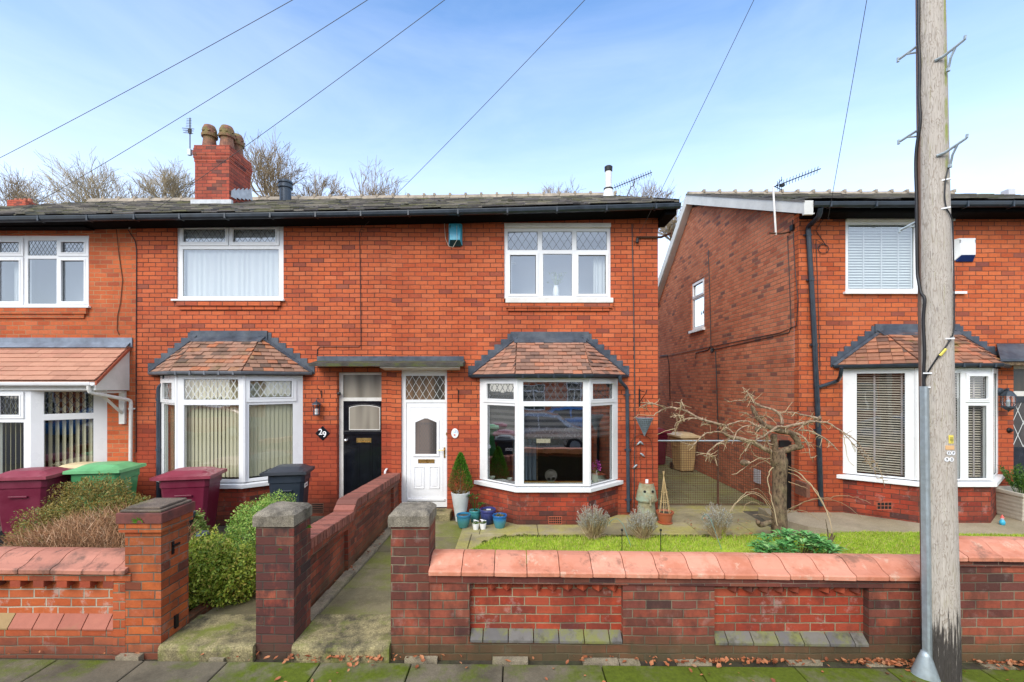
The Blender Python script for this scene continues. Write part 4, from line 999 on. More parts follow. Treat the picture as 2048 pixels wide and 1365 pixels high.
b=MB(); b.M=Ms; b.lbox(-yb_-.06,-ya+.06,zb_-.07,zb_-.003,-.05,.07); b.build('sill_board',M['upvc'],w)
b=MB(); b.M=Ms; b.lbox(-yb_,-ya,zb_,zt_,-.6,-.55); b.build('interior',M['room_pale'],w)
# roof
b=MB(); YGD=7.84
zeD=fv(405,YGD); zrD=fv(388,13.2)
for i in range(3):
    a=5.02+(XDR-5.02)*i/3; c=5.02+(XDR-5.02)*(i+1)/3
    tile_plane(b,(a,YGD-.02,zeD+.03),(c,YGD-.02,zeD+.03),(a,13.2,zrD-.05),(c,13.2,zrD-.05),22,.34,.02,.026,.6,90+i,.006,.02,.3)
rD=b.build('roof',M['slate_d'],hD)
u=MB(); u.add([(5.05,YGD+.03,zeD-.02),(XDR,YGD+.03,zeD-.02),(XDR,13.2,zrD-.09),(5.05,13.2,zrD-.09),(XDR,17.6,zrD-3.1),(5.05,17.6,zrD-3.1)],[(0,1,2,3),(3,2,4,5)])
u.build('under_roof',M['slate_d'],rD)
k=MB(); x=5.0
while x<XDR:
    e=x+.45; vs=[];prof=[(-.17,-.09),(-.11,.02),(-.05,.07),(.0,.085),(.05,.07),(.11,.02),(.17,-.09)]; m=7
    for xx in (x+.006,e-.006): vs+=[(xx,13.2+p,zrD-.02+q+rnd.uniform(-.004,.004)) for p,q in prof]
    k.add(vs,[tuple(range(m)),tuple(range(2*m-1,m-1,-1))]+[(i,i+m,(i+1)%m+m,(i+1)%m) for i in range(m)]); k.box(e-.04,e+.03,13.07,13.33,zrD,zrD+.08); x=e
k.build('ridge_tiles',M['ridge_tile'],rD)
# white bargeboards
b=MB(); xb=5.0
za=zrD+.0
b.prism([(YGD-.01,zeD-.20),(YGD-.01,zeD+.03),(13.2,za+.0),(13.2,za-.30)],xb-.03,xb,'x')
b.prism([(13.2,za-.30),(13.2,za),(17.4,za-3.0),(17.4,za-3.32)],xb-.03,xb,'x')
b.prism([(YGD-.005,zeD-.20),(13.19,za-.30),(13.19,za-.285),(YGD-.005,zeD-.185)],xb,XD-.002,'x')
b.prism([(13.19,za-.30),(17.3,za-3.32),(17.3,za-3.30),(13.19,za-.28)],xb,XD-.002,'x')
b.prism([(YGD-.03,zeD-.22),(YGD-.03,zeD+.02),(YGD+.02,zeD+.03),(YGD+.02,zeD-.22)],xb-.035,xb+.12,'x')
b.build('bargeboard',M['wood_pale'],rD)
b=MB(); b.prism([(YGD-.04,zeD+.03),(13.2,za+.003),(13.2,za-.04),(YGD-.04,zeD-.01)],xb-.045,xb-.031,'x'); b.build('verge_slates',M['slate_d'],rD)
b=MB(); n=4; gutter_mesh(b,[(5.12+(XDR-5.12)*i/n,YGD-.01,zeD-.01+.006*i) for i in range(n+1)],.06,.085)
for i in range(9): x=5.4+i*.78; b.box(x-.014,x+.014,YGD-.078,YGD+.05,zeD-.10,zeD-.008+.002*i)
b.build('gutter',M['gutter'],rD)
b=MB(); b.box(5.05,XDR,YGD+.07,YGD+.09,zeD-.13,zeD+.0); b.box(XD,XDR,YGD+.0905,FD-.002,zeD-.14,zeD-.10); b.build('fascia',M['black_paint'],hD)
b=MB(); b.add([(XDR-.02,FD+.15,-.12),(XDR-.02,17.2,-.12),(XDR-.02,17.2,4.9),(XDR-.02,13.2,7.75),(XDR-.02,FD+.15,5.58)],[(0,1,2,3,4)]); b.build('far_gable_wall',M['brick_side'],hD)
# upstairs window, pale blinds
MfD=faceM(FD+.02)
w=make_window(hD,MfD,(upD[0],upD[1],fv(584,FD),fv(443,FD)),[(rect(1698,1830,448.5,578,FD),None,False),(rect(1842,1900,448.5,578,FD),None,False)],glass='glass_up')
b=MB(); b.M=faceM(FD); b.lbox(fu(1686,FD),fu(1928,FD),fv(589,FD),fv(584,FD)-.003,-.06,.06); b.build('sill_board',M['upvc'],w)
b=MB(); b.M=faceM(FD); b.lbox(upD[0]+.003,upD[1]-.003,fv(443,FD)+.003,fv(432.5,FD),-.04,.03); b.build('head_board',M['upvc_old'],w)
room(w,upD[0],upD[1],FD+.145,FD+.8,fv(584,FD),fv(443,FD),'room_pale')
def venetian(parent,Mx,u0,u1,v0,v1,mat,pitch,sw=.022,tape=(),tm='blind_tape',ang=.6,tw=.018):
    b=MB(); b.M=Mx; vv=v0+.01; c,s_=math.cos(ang)*sw,math.sin(ang)*sw
    while vv<v1:
        b.add([(u0,vv-s_,c),(u1,vv-s_,c),(u1,vv+s_,-c),(u0,vv+s_,-c),(u0,vv-s_+.003,c),(u1,vv-s_+.003,c),(u1,vv+s_+.003,-c),(u0,vv+s_+.003,-c)],[(0,1,2,3),(4,5,6,7),(0,4,5,1)]); vv+=pitch
    o=b.build('venetian_blind',M[mat],parent); b=MB(); b.M=Mx
    for tt in tape: b.lbox(tt-tw,tt+tw,v0,v1,c+.002,c+.004)
    if tape: b.build('blind_tape',M[tm],o)
venetian(w,faceM(FD+.10),fu(1697,FD),fu(1902,FD),fv(579,FD),fv(448,FD),'blind_white',.05,.026,[fu(1734,FD),fu(1770,FD),fu(1804,FD),fu(1860,FD)],'curtain',.95,.012)
# bay D
bayD=[(5.96,FD),(6.78,7.65),(8.0,7.65),(8.78,FD)]
cfgD=[dict(panes=[((.19,.84,.87,2.66),None,False)]),
      dict(panes=[((.10,.58,.87,2.66),None,False),((.68,.935,2.225,2.60),(.64,.97,2.17,2.65),False),((.68,.94,.88,2.11),None,False)]),
      dict(panes=[((.19,.84,.87,2.66),None,False)])]
bay(hD,bayD,.12,.855,2.745,cfgD,M['brick_bay'],'clay_d',3.42,(6.66,7.93),Y=FD,rows=9,lead='lead')
room(hD,5.7,9.2,FD+.145,FD+3,.1,2.8,'room_dark')
for i in range(3):
    Mx,L=wallM(bayD[i],bayD[i+1],0,-.12); venetian(hD,Mx,.08,L-.05,.89,2.68,'blind_wood',.042,.016,[L*.44,L*.80] if i!=1 else [L*.3,L*.55,L*.85],'blind_tape',.5,.014)
vent_grille(hD,1753,1784,1004,1020,7.645,'vent',4,2)
# door D, lead canopy
MdD=faceM(FD+.08); f=MB(); f.M=MdD
f.plate((doD[0],doD[1],doD[2],doD[3]),[(doD[0]+.03,doD[1]-.05,fv(783,FD),fv(738,FD)),(doD[0]+.03,doD[1]-.05,doD[2]+.05,fv(793,FD))],0,-.05); fd=f.build('door_frame',M['upvc_old'],hD)
g=MB(); g.M=MdD; g.quad((doD[0],fv(785,FD),-.02),(doD[1],fv(785,FD),-.02),(doD[1],fv(735,FD),-.02),(doD[0],fv(735,FD),-.02)); g.build('fanlight',M['obscure_fan'],fd)
g=MB(); g.M=MdD; r=(doD[0]+.03,doD[1]-.05,doD[2]+.05,fv(793,FD)); gr=(r[0]+.03,r[1]-.12,fv(896,FD),fv(806,FD)); g.plate(r,[gr],-.01,-.05); dd=g.build('door',M['door_navy'],fd)
g=MB(); g.M=MdD; g.quad((gr[0],gr[2],-.03),(gr[1],gr[2],-.03),(gr[1],gr[3],-.03),(gr[0],gr[3],-.03)); g.build('door_glass',M['obscure_lead'],dd)
g=MB(); g.M=MdD; diamonds(g,gr,.2,.45,-.027,.006); g.build('leading',M['came_white'],dd)
b=MB(); b.add([(fu(1995,8.0),7.95,fv(718,7.95)),(XDR,7.95,fv(718,7.95)),(XDR,FD-.003,fv(688,FD)),(fu(1993,FD),FD-.003,fv(688,FD)),(fu(1995,8.0),7.95,fv(723,7.95)),(XDR,7.95,fv(723,7.95)),(XDR,FD-.003,fv(700,FD)),(fu(1993,FD),FD-.003,fv(700,FD))],[(0,1,2,3),(7,6,5,4),(0,4,5,1),(0,3,7,4)])
cd=b.build('porch_canopy',M['lead'],hD); b=MB(); b.box(fu(2003,8.0),XDR,7.98,FD-.003,fv(731,7.98),fv(723.5,7.98)-.003); b.build('fascia',M['bark_cherry'],cd)
YPD=FD-.05
downpipe(hD,[W(1641,416,7.83),W(1638,433,7.9),W(1616,455,YPD),W(1628,660,YPD),W(1638,890,YPD),W(1642,1012,YPD)],.044,'gutter',[W(1616.5,470,YPD),W(1622,560,YPD),W(1629,690,YPD),W(1637,860,YPD)])
downpipe(hD,[W(1683,735,7.95),W(1681,752,8.0),W(1676,762,YPD),W(1636,775,YPD)],.032,'gutter')
# small chimney stub on the far right
b=MB(); x,y=fu(2015,12.0),12.0; b.box(x-.08,x+.1,y-.1,y+.1,fv(392,y),fv(381,y)); b.build('roof_vent',M['room_pale'],rD)
# aerial on the gable corner
t=thing('tv_aerial','aerial on a rusty white mast bracketed to the gable of the right house','aerial')
ym=8.35; g=MB(); xm=XD-.28
mp=[W(1552,470,xm*FPX/(1552-CX)),W(1546,372,xm*FPX/(1546-CX))]
g.tube(mp,.018,8); g.build('mast',M['upvc_old'],t)
p1=Vector(W(1548,374,mp[1][1])); p2=Vector(W(1641,338,mp[1][1]+.15)); d=p2-p1; g=MB(); g.tube([p1-d*.03,p2],.010,6)
for k in range(12): p=p1+d*(.2+.8*k/12); g.tube([p+Vector((-.02,-.05,.045)),p+Vector((.02,.05,-.045))],.005,5)
for s_ in (-1,1): 
    g.tube([p1+Vector((.02,0,0)),p1+Vector((.14,-.02,.10*s_+.03))],.008,5)
    for q in (.3,.6,.95): c=p1+Vector((.02+.12*q,-.02,.10*s_*q+.03*q)); g.tube([c+Vector((-.04,-.06,.03)),c+Vector((.04,.06,-.03))],.005,5)
g.box(p1.x+.12,p1.x+.19,p1.y-.03,p1.y+.03,p1.z+.005,p1.z+.05); g.build('boom',M['iron'],t)
g=MB(); bb=Vector(mp[0]); g.tube([bb+Vector((-.12,0,.03)),bb+Vector((.1,.0,.02)),(XD-.002,bb.y+.02,bb.z+.06)],.018,6); g.build('bracket',M['rust'],t)
# cables clipped to the gable
def sp(px,py): 
    Y=(XD-.012)*FPX/(px-CX); return (XD-.012,Y,fv(py,Y))
def cable(name,pts,r,mat,parent=None,label=None,cat='cable',group=None):
    g=MB(); g.tube(pts,r,6); o=g.build(name,M[mat],parent)
    if label: tag(o,label,cat,group)
    return o
b=MB()
b.tube([sp(1575,472),sp(1579,560),sp(1582,655),sp(1578,666),sp(1520,679),sp(1425,700)],.007,6)
b.tube([sp(1585,440),sp(1590,540),sp(1596,600),sp(1593,652),sp(1560,666),sp(1460,686),sp(1335,712),sp(1318,715)],.007,6)
b.tube([sp(1416.5,500),sp(1420,600),sp(1422,692),sp(1416,700),sp(1392,706),sp(1391,718)],.010,6)
b.tube([sp(1431,702),sp(1434,780),sp(1437,900)],.012,6); b.tube([sp(1320,712),sp(1335,711),sp(1338,730),sp(1340,800)],.012,6)
for px,py in ((1425,700),(1585,456)): x,y,z=sp(px,py); b.box(x-.03,x+.01,y-.05,y+.05,z-.05,z+.05)
b.build('cables',M['wire_black'],hD)
b=MB(); x,y,z=sp(1515,953); b.box(x-.02,x+.005,y-.12,y+.12,z-.14,z+.14); b.build('wall_vent',M['room_pale'],hD)
b=MB(); x,y,z=sp(1608,980); b.box(x-.06,x+.005,y-.16,y+.16,z-.1,z+.14); b.build('meter_box',M['vent_b'],hD)
b=MB(); b.tube([W(1330,770,15.9),(XD-.002,15.9,fv(770,15.9))],.02,6); b.box(fu(1326,15.9),fu(1331,15.9),15.85,15.95,fv(774,15.9),fv(767,15.9)); b.build('side_lamp',M['iron'],hD)

# ---------------- items on the house fronts
def alarm(name,label,px0,px1,py0,py1,Y,mat,gm,bl):
    t=thing(name,label,'alarm box',W((px0+px1)/2,(py0+py1)/2,Y)); r=rect(px0,px1,py0,py1,Y)
    u0,u1,v0,v1=[a-(t.location.x if i<2 else t.location.z) for i,a in enumerate(r)]
    g=MB(); d=.09; k=.14*(u1-u0); h=.22*(v1-v0)
    vs=[(u0,0,v0),(u1,0,v0),(u1,0,v1),(u0,0,v1),(u0+k,-d,v0+h),(u1-k,-d,v0+h),(u1-k*.6,-d*.8,v1),(u0+k*.6,-d*.8,v1)]
    g.add(vs,[(4,5,6,7),(0,1,5,4),(1,2,6,5),(0,4,7,3),(3,7,6,2),(0,3,2,1)]); o=g.build('case',M[mat],t,bevel=.006)
    g=MB()
    for i in range(5):
        for sx in (u0+.03,u1-.05): g.box(sx,sx+.022,-d*.86,-d*.80,v1-.04-.013*i,v1-.033-.013*i)
    g.build('louvres',M['iron'],o)
    g=MB(); g.add([(u0+.01,-.01,v0-.002),(u1-.01,-.01,v0-.002),(u1-k-.005,-d*.97,v0+h-.004),(u0+k+.005,-d*.97,v0+h-.004),(u0+.03,-.02,v0-.02),(u1-.03,-.02,v0-.02),(u1-k-.02,-d*.8,v0+h-.03),(u0+k+.02,-d*.8,v0+h-.03)],[(0,1,2,3),(7,6,5,4),(2,6,7,3),(1,5,6,2),(0,3,7,4)]); g.build('strobe_lens',M[bl],o)
    return t
M['alarm_blue']=plain('alarm_box_blue',(.045,.40,.58),.35,var=.08,dirt=((.35,.65,.72),.5)); M['lens_blue']=plain('blue_lens',(.01,.03,.14),.15); M['lens_dark']=plain('dark_lens',(.01,.03,.035),.2)
ta=alarm('alarm_box','blue alarm box high on the brick between the two upstairs windows',897,925,450,492,F-.001,'alarm_blue','iron','lens_dark')
cable('bell_wire',[W(889,440,F-.01),W(889,455,F-.012),W(891,478,F-.02),W(898,493,F-.04),W(906,495,F-.08),W(914,480,F-.11),W(913.5,452,F-.09)],.004,'wire_white',label='thin pale wire looped around the blue alarm box')
tw=alarm('alarm_box','white alarm box with blue lens beside the telegraph pole',1908,1947,479,522,FD-.001,'upvc','iron','lens_blue')
# wall lantern B
t=thing('wall_lantern','small blue-grey candle lantern hanging on the wall by the black door','lantern',W(633,816,F-.10)); 
g=MB(); 
for a in range(6):
    an=a*math.pi/3; g.tube([(.055*math.cos(an),.055*math.sin(an),-.12),(.068*math.cos(an),.068*math.sin(an),.06)],.005,5)
    for zz in (-.06,0.0):
        an2=an+math.pi/3; g.tube([(.06*math.cos(an),.06*math.sin(an),zz),(.06*math.cos(an2),.06*math.sin(an2),zz)],.003,4)
g.lathe([(.0,-.135),(.065,-.135),(.065,-.12),(.0,-.12)],0,0,6); g.lathe([(.095,.06),(.085,.075),(.03,.115),(.012,.12),(.012,.14),(.0,.14)],0,0,6)
g.tube([(0,0,.14),(0,.02,.17),(0,.09,.16)],.006,6); g.build('cage',M['lantern'],t)
g=MB(); g.lathe([(.03,-.12),(.03,-.02),(.004,-.015),(.003,.0),(0,.0)],0,0,12); g.build('candle',M['upvc'],t)
# diamond plaque 29
def text(name,body,size,Mx,mat,parent,extr=.002,shear=0,font=None):
    cu=bpy.data.curves.new(name,'FONT'); cu.body=body; cu.size=size; cu.extrude=extr; cu.align_x='CENTER'; cu.align_y='CENTER'; cu.shear=shear; cu.offset=size*.012
    o=bpy.data.objects.new(name,cu); me=bpy.data.meshes.new_from_object(o); bpy.data.objects.remove(o); me.materials.append(mat)
    me.transform(Mx); q=bpy.data.objects.new(name,me); COL.objects.link(q); q.parent=parent; return q
c=W(645.5,867,F-.002); t=thing('number_plaque','black diamond plaque with white number 29 on the brick','house number',c)
g=MB(); s=.137; g.M=Matrix(((1,0,0,0),(0,0,-1,0),(0,1,0,0),(0,0,0,1))); lprism(g,[(0,-s),(s,0),(0,s),(-s,0)],0,.014); g.build('plate',M['door_black'],t,bevel=.004)
TM=Matrix(((1,0,0,0),(0,0,-1,0),(0,1,0,0),(0,0,0,1)))
M['white_paint']=plain('white_lettering',(.85,.85,.85),.5,var=.02)
text('numerals','2',.155,TM@Matrix.Translation((-.035,.022,.0155)),M['white_paint'],t); text('numerals','9',.155,TM@Matrix.Translation((.038,-.022,.0155)),M['white_paint'],t)
# oval plaque
c=W(910,867,F-.002); t=thing('number_plaque','white oval number plaque right of the white door','house number',c)
g=MB(); g.M=TM; lprism(g,[(.068*math.cos(a*math.pi/16),.092*math.sin(a*math.pi/16)) for a in range(32)],0,.016); g.build('plate',M['upvc'],t,bevel=.006)
M['pale_blue']=plain('pale_blue_numeral',(.30,.42,.62),.5); M['red_motif']=plain('red_motif',(.6,.10,.08),.5); M['motif_cyan']=plain('pale_cyan_motif',(.62,.82,.88),.5)
text('numerals','31',.075,TM@Matrix.Rotation(-.35,4,'Z')@Matrix.Translation((.018,.035,.0175)),M['pale_blue'],t,.001)
g=MB(); g.M=TM; g.lathe([(.0,.0165),(.014,.0165),(.014,.0185),(.0,.0185)],-.006,-.030,10,sx=1.3); g.lathe([(.0,.0165),(.006,.0165),(.006,.0185),(.0,.0185)],.004,-.066,8); g.build('flower_motif',M['red_motif'],t)
g=MB(); g.M=TM; g.lathe([(.0,.0162),(.018,.0162),(.018,.0168),(.0,.0168)],-.02,.02,10,sy=1.2); g.build('leaf_motif',M['motif_cyan'],t)
def hook(px,py0,py1,label,Y=F-.001,out=.10,cat='hook',name='wall_hook'):
    g=MB(); x=fu(px,Y); z0,z1=fv(py1,Y),fv(py0,Y); g.box(x-.008,x+.008,Y-.006,Y,z0,z1); g.tube([(x,Y-.005,z1-.03),(x-.01,Y-out,z1+.01),(x-.012,Y-out-.02,z1+.035)],.006,6); g.tube([(x,Y-.005,z0+.03),(x+.006,Y-out*.8,z1-.02)],.005,6)
    o=g.build(name,M['iron'],None); tag(o,label,cat)
hook(916.5,780,805,'black hanging basket hook right of the white door'); hook(643.5,781,797,'black hook above the little candle lantern'); 
# small round sensor / fittings
g=MB(); g.M=faceM(F+.05)@Matrix.Translation((fu(677),fv(788),0)); g.lathe([(.03,0),(.03,.05),(.0,.06)],0,0,10); o=g.build('door_bell',M['iron'],None); tag(o,'small black fitting on the frame left of the black door fanlight','doorbell')
# corner bracket with insulator (right end of terrace)
t=thing('cable_bracket','rusty iron cable arm sticking out past the terrace corner','bracket'); g=MB(); z=fv(476)
g.tube([(fu(1272),F-.03,z),(XC+.05,F-.03,z-.0),(fu(1345,8.2),8.25,fv(466,8.25))],.022,4); g.tube([(fu(1345,8.2),8.25,fv(459,8.25)),(fu(1345,8.2),8.25,fv(475,8.25))],.012,6); g.build('arm',M['rust'],t)
g=MB(); g.tube([W(1275,478,F-.05),W(1274,486,F-.06)],.03,8); g.build('insulator',M['iron'],t)
cable('wall_cable',[W(1264,448,F-.012),W(1267,600,F-.012),W(1269,720,F-.012),W(1270,860,F-.012),W(1268,1015,F-.012)],.010,'wire',label='dark cable running down the brick near the right corner of the terrace')
cable('wall_cable',[W(728,461,F-.012),W(721,459,F-.012),W(719,466,F-.012),W(720,520,F-.012),W(722,690,F-.012),W(718,694,F-.012),W(640,694,F-.012),W(635,699,F-.012),W(634,714,F-.012)],.006,'wire_black',label='thin cable looping down from mid eaves to the door canopy')
cable('wall_cable',[W(222,421,8.0),W(224,432,8.1),W(232,452,F-.04),W(238,510,F-.012),W(245,560,F-.012),W(241,605,F-.012),W(235,632,F-.012),W(234,660,F-.012),W(238,670,F-.012)],.006,'rust',label='thin rusty cable drooping down the left house')
cable('wall_cable',[W(256,460,F-.02),W(270,482,F-.012),W(273,500,F-.012),W(272,700,F-.012),W(272,905,F-.012)],.007,'wire_black',label='straight black cable at the mortar change beside the left house')
g=MB(); x,y,z=W(262,453,F-.05); g.tube([(x-.03,y,z-.05),(x+.02,y-.05,z+.03)],.012,6); o=g.build('cable_clamp',M['galv'],None); tag(o,'small pale cable clamp on the brick below the eaves, left','clamp')
g=MB(); 
pts=[]
for i in range(26):
    a=i/26*2*math.pi*1.15; pts.append(W(1647+10.5*math.cos(a-1.2)*1.0,498+9*math.sin(a-1.2),FD-.02))
g.tube([W(1656,440,7.95),W(1660,436,8.1),W(1650,434,FD-.03),W(1640,447,FD-.02),W(1632,462,FD-.02)]+pts+[W(1632,480,FD-.02),W(1635,560,FD-.012),W(1640,740,FD-.012)],.006,6); o=g.build('cable_coil',M['wire_black'],None); tag(o,'looped black cable on the right house beside the downpipe','cable')
# hanging basket bracket + cone basket
t=thing('basket_bracket','ornate black iron bracket fixed at the terrace corner','bracket'); g=MB(); Y=F-.004; x=fu(1278.5); g.box(x-.012,x+.012,F-.012,F-.002,fv(813),fv(778))
g.tube([(x,F-.01,fv(781)),(x+.0,F-.15,fv(782.5)),(x+.04,F-.30,fv(785,F-.3)),(x+.06,F-.30,fv(779,F-.3))],.008,6); g.tube([(x,F-.01,fv(806)),(x+.02,F-.12,fv(797)),(x+.04,F-.28,fv(787,F-.28))],.007,6)
g.build('arm',M['iron'],t)
bx,by=fu(1289,8.2),8.2
M['wire_basket']=plain('blue_grey_wire',(.18,.23,.27),.6,var=.2)
t=thing('hanging_basket','grey cone wire hanging basket beside the corner of the terrace','basket'); g=MB(); zt=fv(836,by); zb=fv(873,by); r0=.155
for k in range(22):
    a=2*math.pi*k/22; g.tube([(bx+r0*math.cos(a),by+r0*math.sin(a),zt),(bx,by,zb)],.0035,4,False)
for k in range(9): rr=r0*(1-k/9); g.tube([(bx+rr*math.cos(a*math.pi/9),by+rr*math.sin(a*math.pi/9),zt+(zb-zt)*k/9) for a in range(19)],.0035,4,False)
g.build('wire_cone',M['wire_basket'],t)
g=MB(); g.lathe([(r0*.9,zt-.01),(r0*.55,zt-.12),(.01,zb+.03),(.0,zb+.03)],bx,by,16); g.lathe([(.0,zt-.006),(r0*.9,zt-.01)],bx,by,16); g.build('liner',plain('basket_liner',(.16,.19,.21),.9,var=.3,scale=30),t)
g=MB()
for k in range(3): a=2*math.pi*k/3+.4; g.tube([(bx+r0*math.cos(a),by+r0*math.sin(a),zt),(fu(1284,8.25),8.25,fv(800,8.25))],.003,4)
g.build('chain',M['iron'],t)
# trellis with birds
t=thing('wall_trellis','thin arched wire trellis with little metal birds on the corner brick','trellis'); g=MB(); Y=F-.03
X=lambda p:fu(p,Y); Z=lambda p:fv(p,Y)
arc=[(X(1283)-math.cos(a*math.pi/14)*(.20),Y,Z(893)+math.sin(a*math.pi/14)*.22) for a in range(15)]
g.tube([(X(1263),Y,Z(1020)),*arc,(X(1306),Y,Z(1020))],.006,5)
for a,c_,yy in ((1261,1304,890),(1262,1304,914.5),(1263,1305,937)): g.tube([(X(a),Y,Z(yy)),(X(c_),Y,Z(yy))],.004,5)
for xx in (1273,1281,1293): g.tube([(X(xx),Y,Z(873 if xx==1281 else 895)),(X(xx),Y,Z(1000))],.0035,5)
g.build('frame',M['rust'],t); g=MB()
for px,py,s in ((1277,888,1),(1283,887,-1),(1285,911,-1),(1270,934,1)):
    x,z=X(px),Z(py); g.tube([(x-.045*s,Y,z-.03),(x-.01*s,Y,z-.005),(x+.015*s,Y,z+.02),(x+.035*s,Y,z+.035),(x+.05*s,Y,z+.033)],[.004,.018,.02,.014,.003],8)
g.build('birds',M['galv'],t,smooth=True)
# wall light of right house
lx,ly=fu(2017,FD-.18),FD-.18; z0=fv(777,ly)
t=thing('wall_lantern','ornate black carriage lantern by the right house door','lantern'); g=MB()
g.M=faceM(FD)@Matrix.Translation((fu(1999,FD),fv(784,FD),0)); g.lathe([(.075,0),(.07,.02),(.03,.04),(.0,.045)],0,0,14); g.M=None
g.tube([(fu(1999,FD),FD-.04,fv(784,FD)),(fu(2004,FD),FD-.10,fv(778,FD)),(lx-.03,ly,fv(780,ly)),(lx,ly,fv(783,ly))],.022,8)
g.lathe([(.0,fv(776,ly)),(.012,fv(778,ly)),(.012,fv(781,ly)),(.05,fv(783,ly)),(.10,fv(791,ly)),(.105,fv(793,ly)),(.0,fv(793,ly))],lx,ly,12)
g.lathe([(.0,fv(813,ly)),(.10,fv(813,ly)),(.10,fv(815,ly)),(.045,fv(820,ly)),(.012,fv(822,ly)),(.0,fv(826,ly))],lx,ly,12)
for k in range(6): a=k*math.pi/3; g.tube([(lx+.095*math.cos(a),ly+.095*math.sin(a),fv(793,ly)),(lx+.10*math.cos(a),ly+.10*math.sin(a),fv(804,ly)),(lx+.085*math.cos(a),ly+.085*math.sin(a),fv(813,ly))],.006,5)
g.build('cage',M['lantern'],t); g=MB(); g.lathe([(.082,fv(793,ly)),(.088,fv(804,ly)),(.075,fv(813,ly))],lx,ly,14); g.build('glass_shade',M['glass'],t); g=MB(); g.lathe([(.02,fv(813,ly)),(.02,fv(806,ly)),(.03,fv(802,ly)),(.0,fv(797,ly))],lx,ly,10); g.build('bulb',M['room_pale'],t)
g=MB(); g.M=faceM(FD)@Matrix.Translation((fu(2018,FD),fv(861,FD),0)); g.lathe([(.05,0),(.045,.02),(.03,.03),(.025,.05),(.0,.055)],0,0,12); o=g.build('doorbell',M['iron'],None); tag(o,'small black ornate bell push on the brick under the carriage lantern','doorbell')
g=MB(); g.cbox(fu(1980,FD-.1),fu(1999,FD-.1),FD-.14,FD-.003,fv(998,FD),fv(981,FD),.02); o=g.build('meter_box',M['lantern'],None); tag(o,'grey box on the wall behind the pale stone-effect planter','meter box')
# ================================================================== FRONT WALLS
SW=216.0; YW=FPX/SW   # 4.213
def wx(px): return (px-CX)/SW
def wz(py): return CAMZ-(py-CY)/SW
def coping_run(b,x0,x1,yf,zlip,length,prof,joint=.006,slope=0,seed=0,start=0):
    rr=random.Random(seed); x=x0; first=True
    while x<x1-.02:
        e=min(x+(length if not first or not start else start),x1); first=False
        j=rr.uniform(-.002,.002); r=rr.uniform(-.004,.004); vs=[]; m=len(prof)
        for xx,g in ((x+joint/2,0),(x+joint/2+.012,1),(e-joint/2-.012,1),(e-joint/2,0)):
            s=0 if g else .008
            cy=sum(p for p,q in prof)/m; cz=sum(q for p,q in prof)/m
            vs+=[(xx,yf+j+p+(cy-p)*s*1.5,zlip+slope*(xx-x0)+q+(cz-q)*s*3+r*(xx-x)/(e-x)) for p,q in prof]
        fs=[tuple(range(m-1,-1,-1)),tuple(range(3*m,4*m))]
        for k in range(3): fs+=[(k*m+i,k*m+(i+1)%m,(k+1)*m+(i+1)%m,(k+1)*m+i) for i in range(m)]
        b.add(vs,fs); x=e
OG=[(0,0),(0,.032),(.012,.044),(.045,.052),(.085,.066),(.12,.092),(.155,.118),(.195,.134),(.24,.138),(.285,.136),(.33,.125),(.34,.115),(.34,0)]
OGB=[(0,0),(0,.032),(.01,.043),(.045,.050),(.085,.060),(.12,.078),(.155,.094),(.195,.104),(.24,.106),(.285,.104),(.33,.095),(.34,.085),(.34,0)]
# ---------------- wall of the end house
wc=thing('garden_wall','long sooty brick front wall with bright terracotta coping and two recessed panels','wall',(-.8,YW,0))
WL,WR=wx(858),4.02; zl=.735
o=.012
b=MB(); b.M=faceM(YW)
P1=(wx(939),wx(1246),.10,.645); P2=(wx(1429),wx(1738),.10,.645)
b.plate((WL+.003,WR,-.2,.647),[P1,P2],0,-.075)
wb=b.build('wall_brick',M['brick_wall_c'],wc); b=MB(); b.box(WL+.01,WR,YW+.235,YW+.258,-.2,.645); b.build('wall_back',plain('wall_back_painted_shade',(.028,.022,.018),.95,var=.4,scale=8),wc)  # back face coloured near-black to stand for its shade in the bay reflection
b=MB(); 
for P_ in (P1,P2): b.box(P_[0]-.01,P_[1]+.01,YW+.071,YW+.245,P_[2]+.02,P_[3]+.01)
b.build('panel_brick',M['brick_panel'],wc)
b=MB(); b.box(WL-.0,WR,YW-.018,YW+.26,.648,.728); b.build('string_course',M['string'],wc,bevel=.004)
b=MB()
for P_,flip in ((P1,False),(P2,True)):
    n=10; 
    for k in range(n):
        x=P_[0]+(P_[1]-P_[0])*(k+.42)/n
        wd=.052
        if rnd.random()<.12: continue
        b.prism([(x-wd,YW+.068),(x,YW-.008+rnd.uniform(0,.02)),(x+wd,YW+.068)],.585,.6455,'z')
        b.add([(x-wd,YW+.068,.583),(x,YW-.005,.583),(x+wd,YW+.068,.583),(x,YW+.068,.555)],[(0,1,2),(0,3,1),(1,3,2)])
b.build('dentils',M['dentil'],wc)
b=MB()
for P_ in (P1,P2):
    x=P_[0]+.004; first=True
    while x<P_[1]-.01:
        e=min(x+(.12 if first else .235),P_[1]-.004); first=False
        b.add([(x+.004,YW-.012,.10),(e-.004,YW-.012,.10),(e-.004,YW-.012,.125),(x+.004,YW-.012,.125),(x+.004,YW+.07,.192),(e-.004,YW+.07,.192),(x+.004,YW+.07,.10),(e-.004,YW+.07,.10)],[(0,1,2,3),(3,2,5,4),(0,3,4,6),(1,7,5,2),(0,6,7,1)]); x=e
b.build('panel_sill',M['blue_brick'],wc,bevel=.003)
b=MB(); coping_run(b,WL+.002,WR,YW-.055,.732,.3015,OG,.007,0,3); b.build('coping',M['coping'],wc,smooth=False)
cpo=[o for o in wc.children if o.name.startswith('coping')][0]
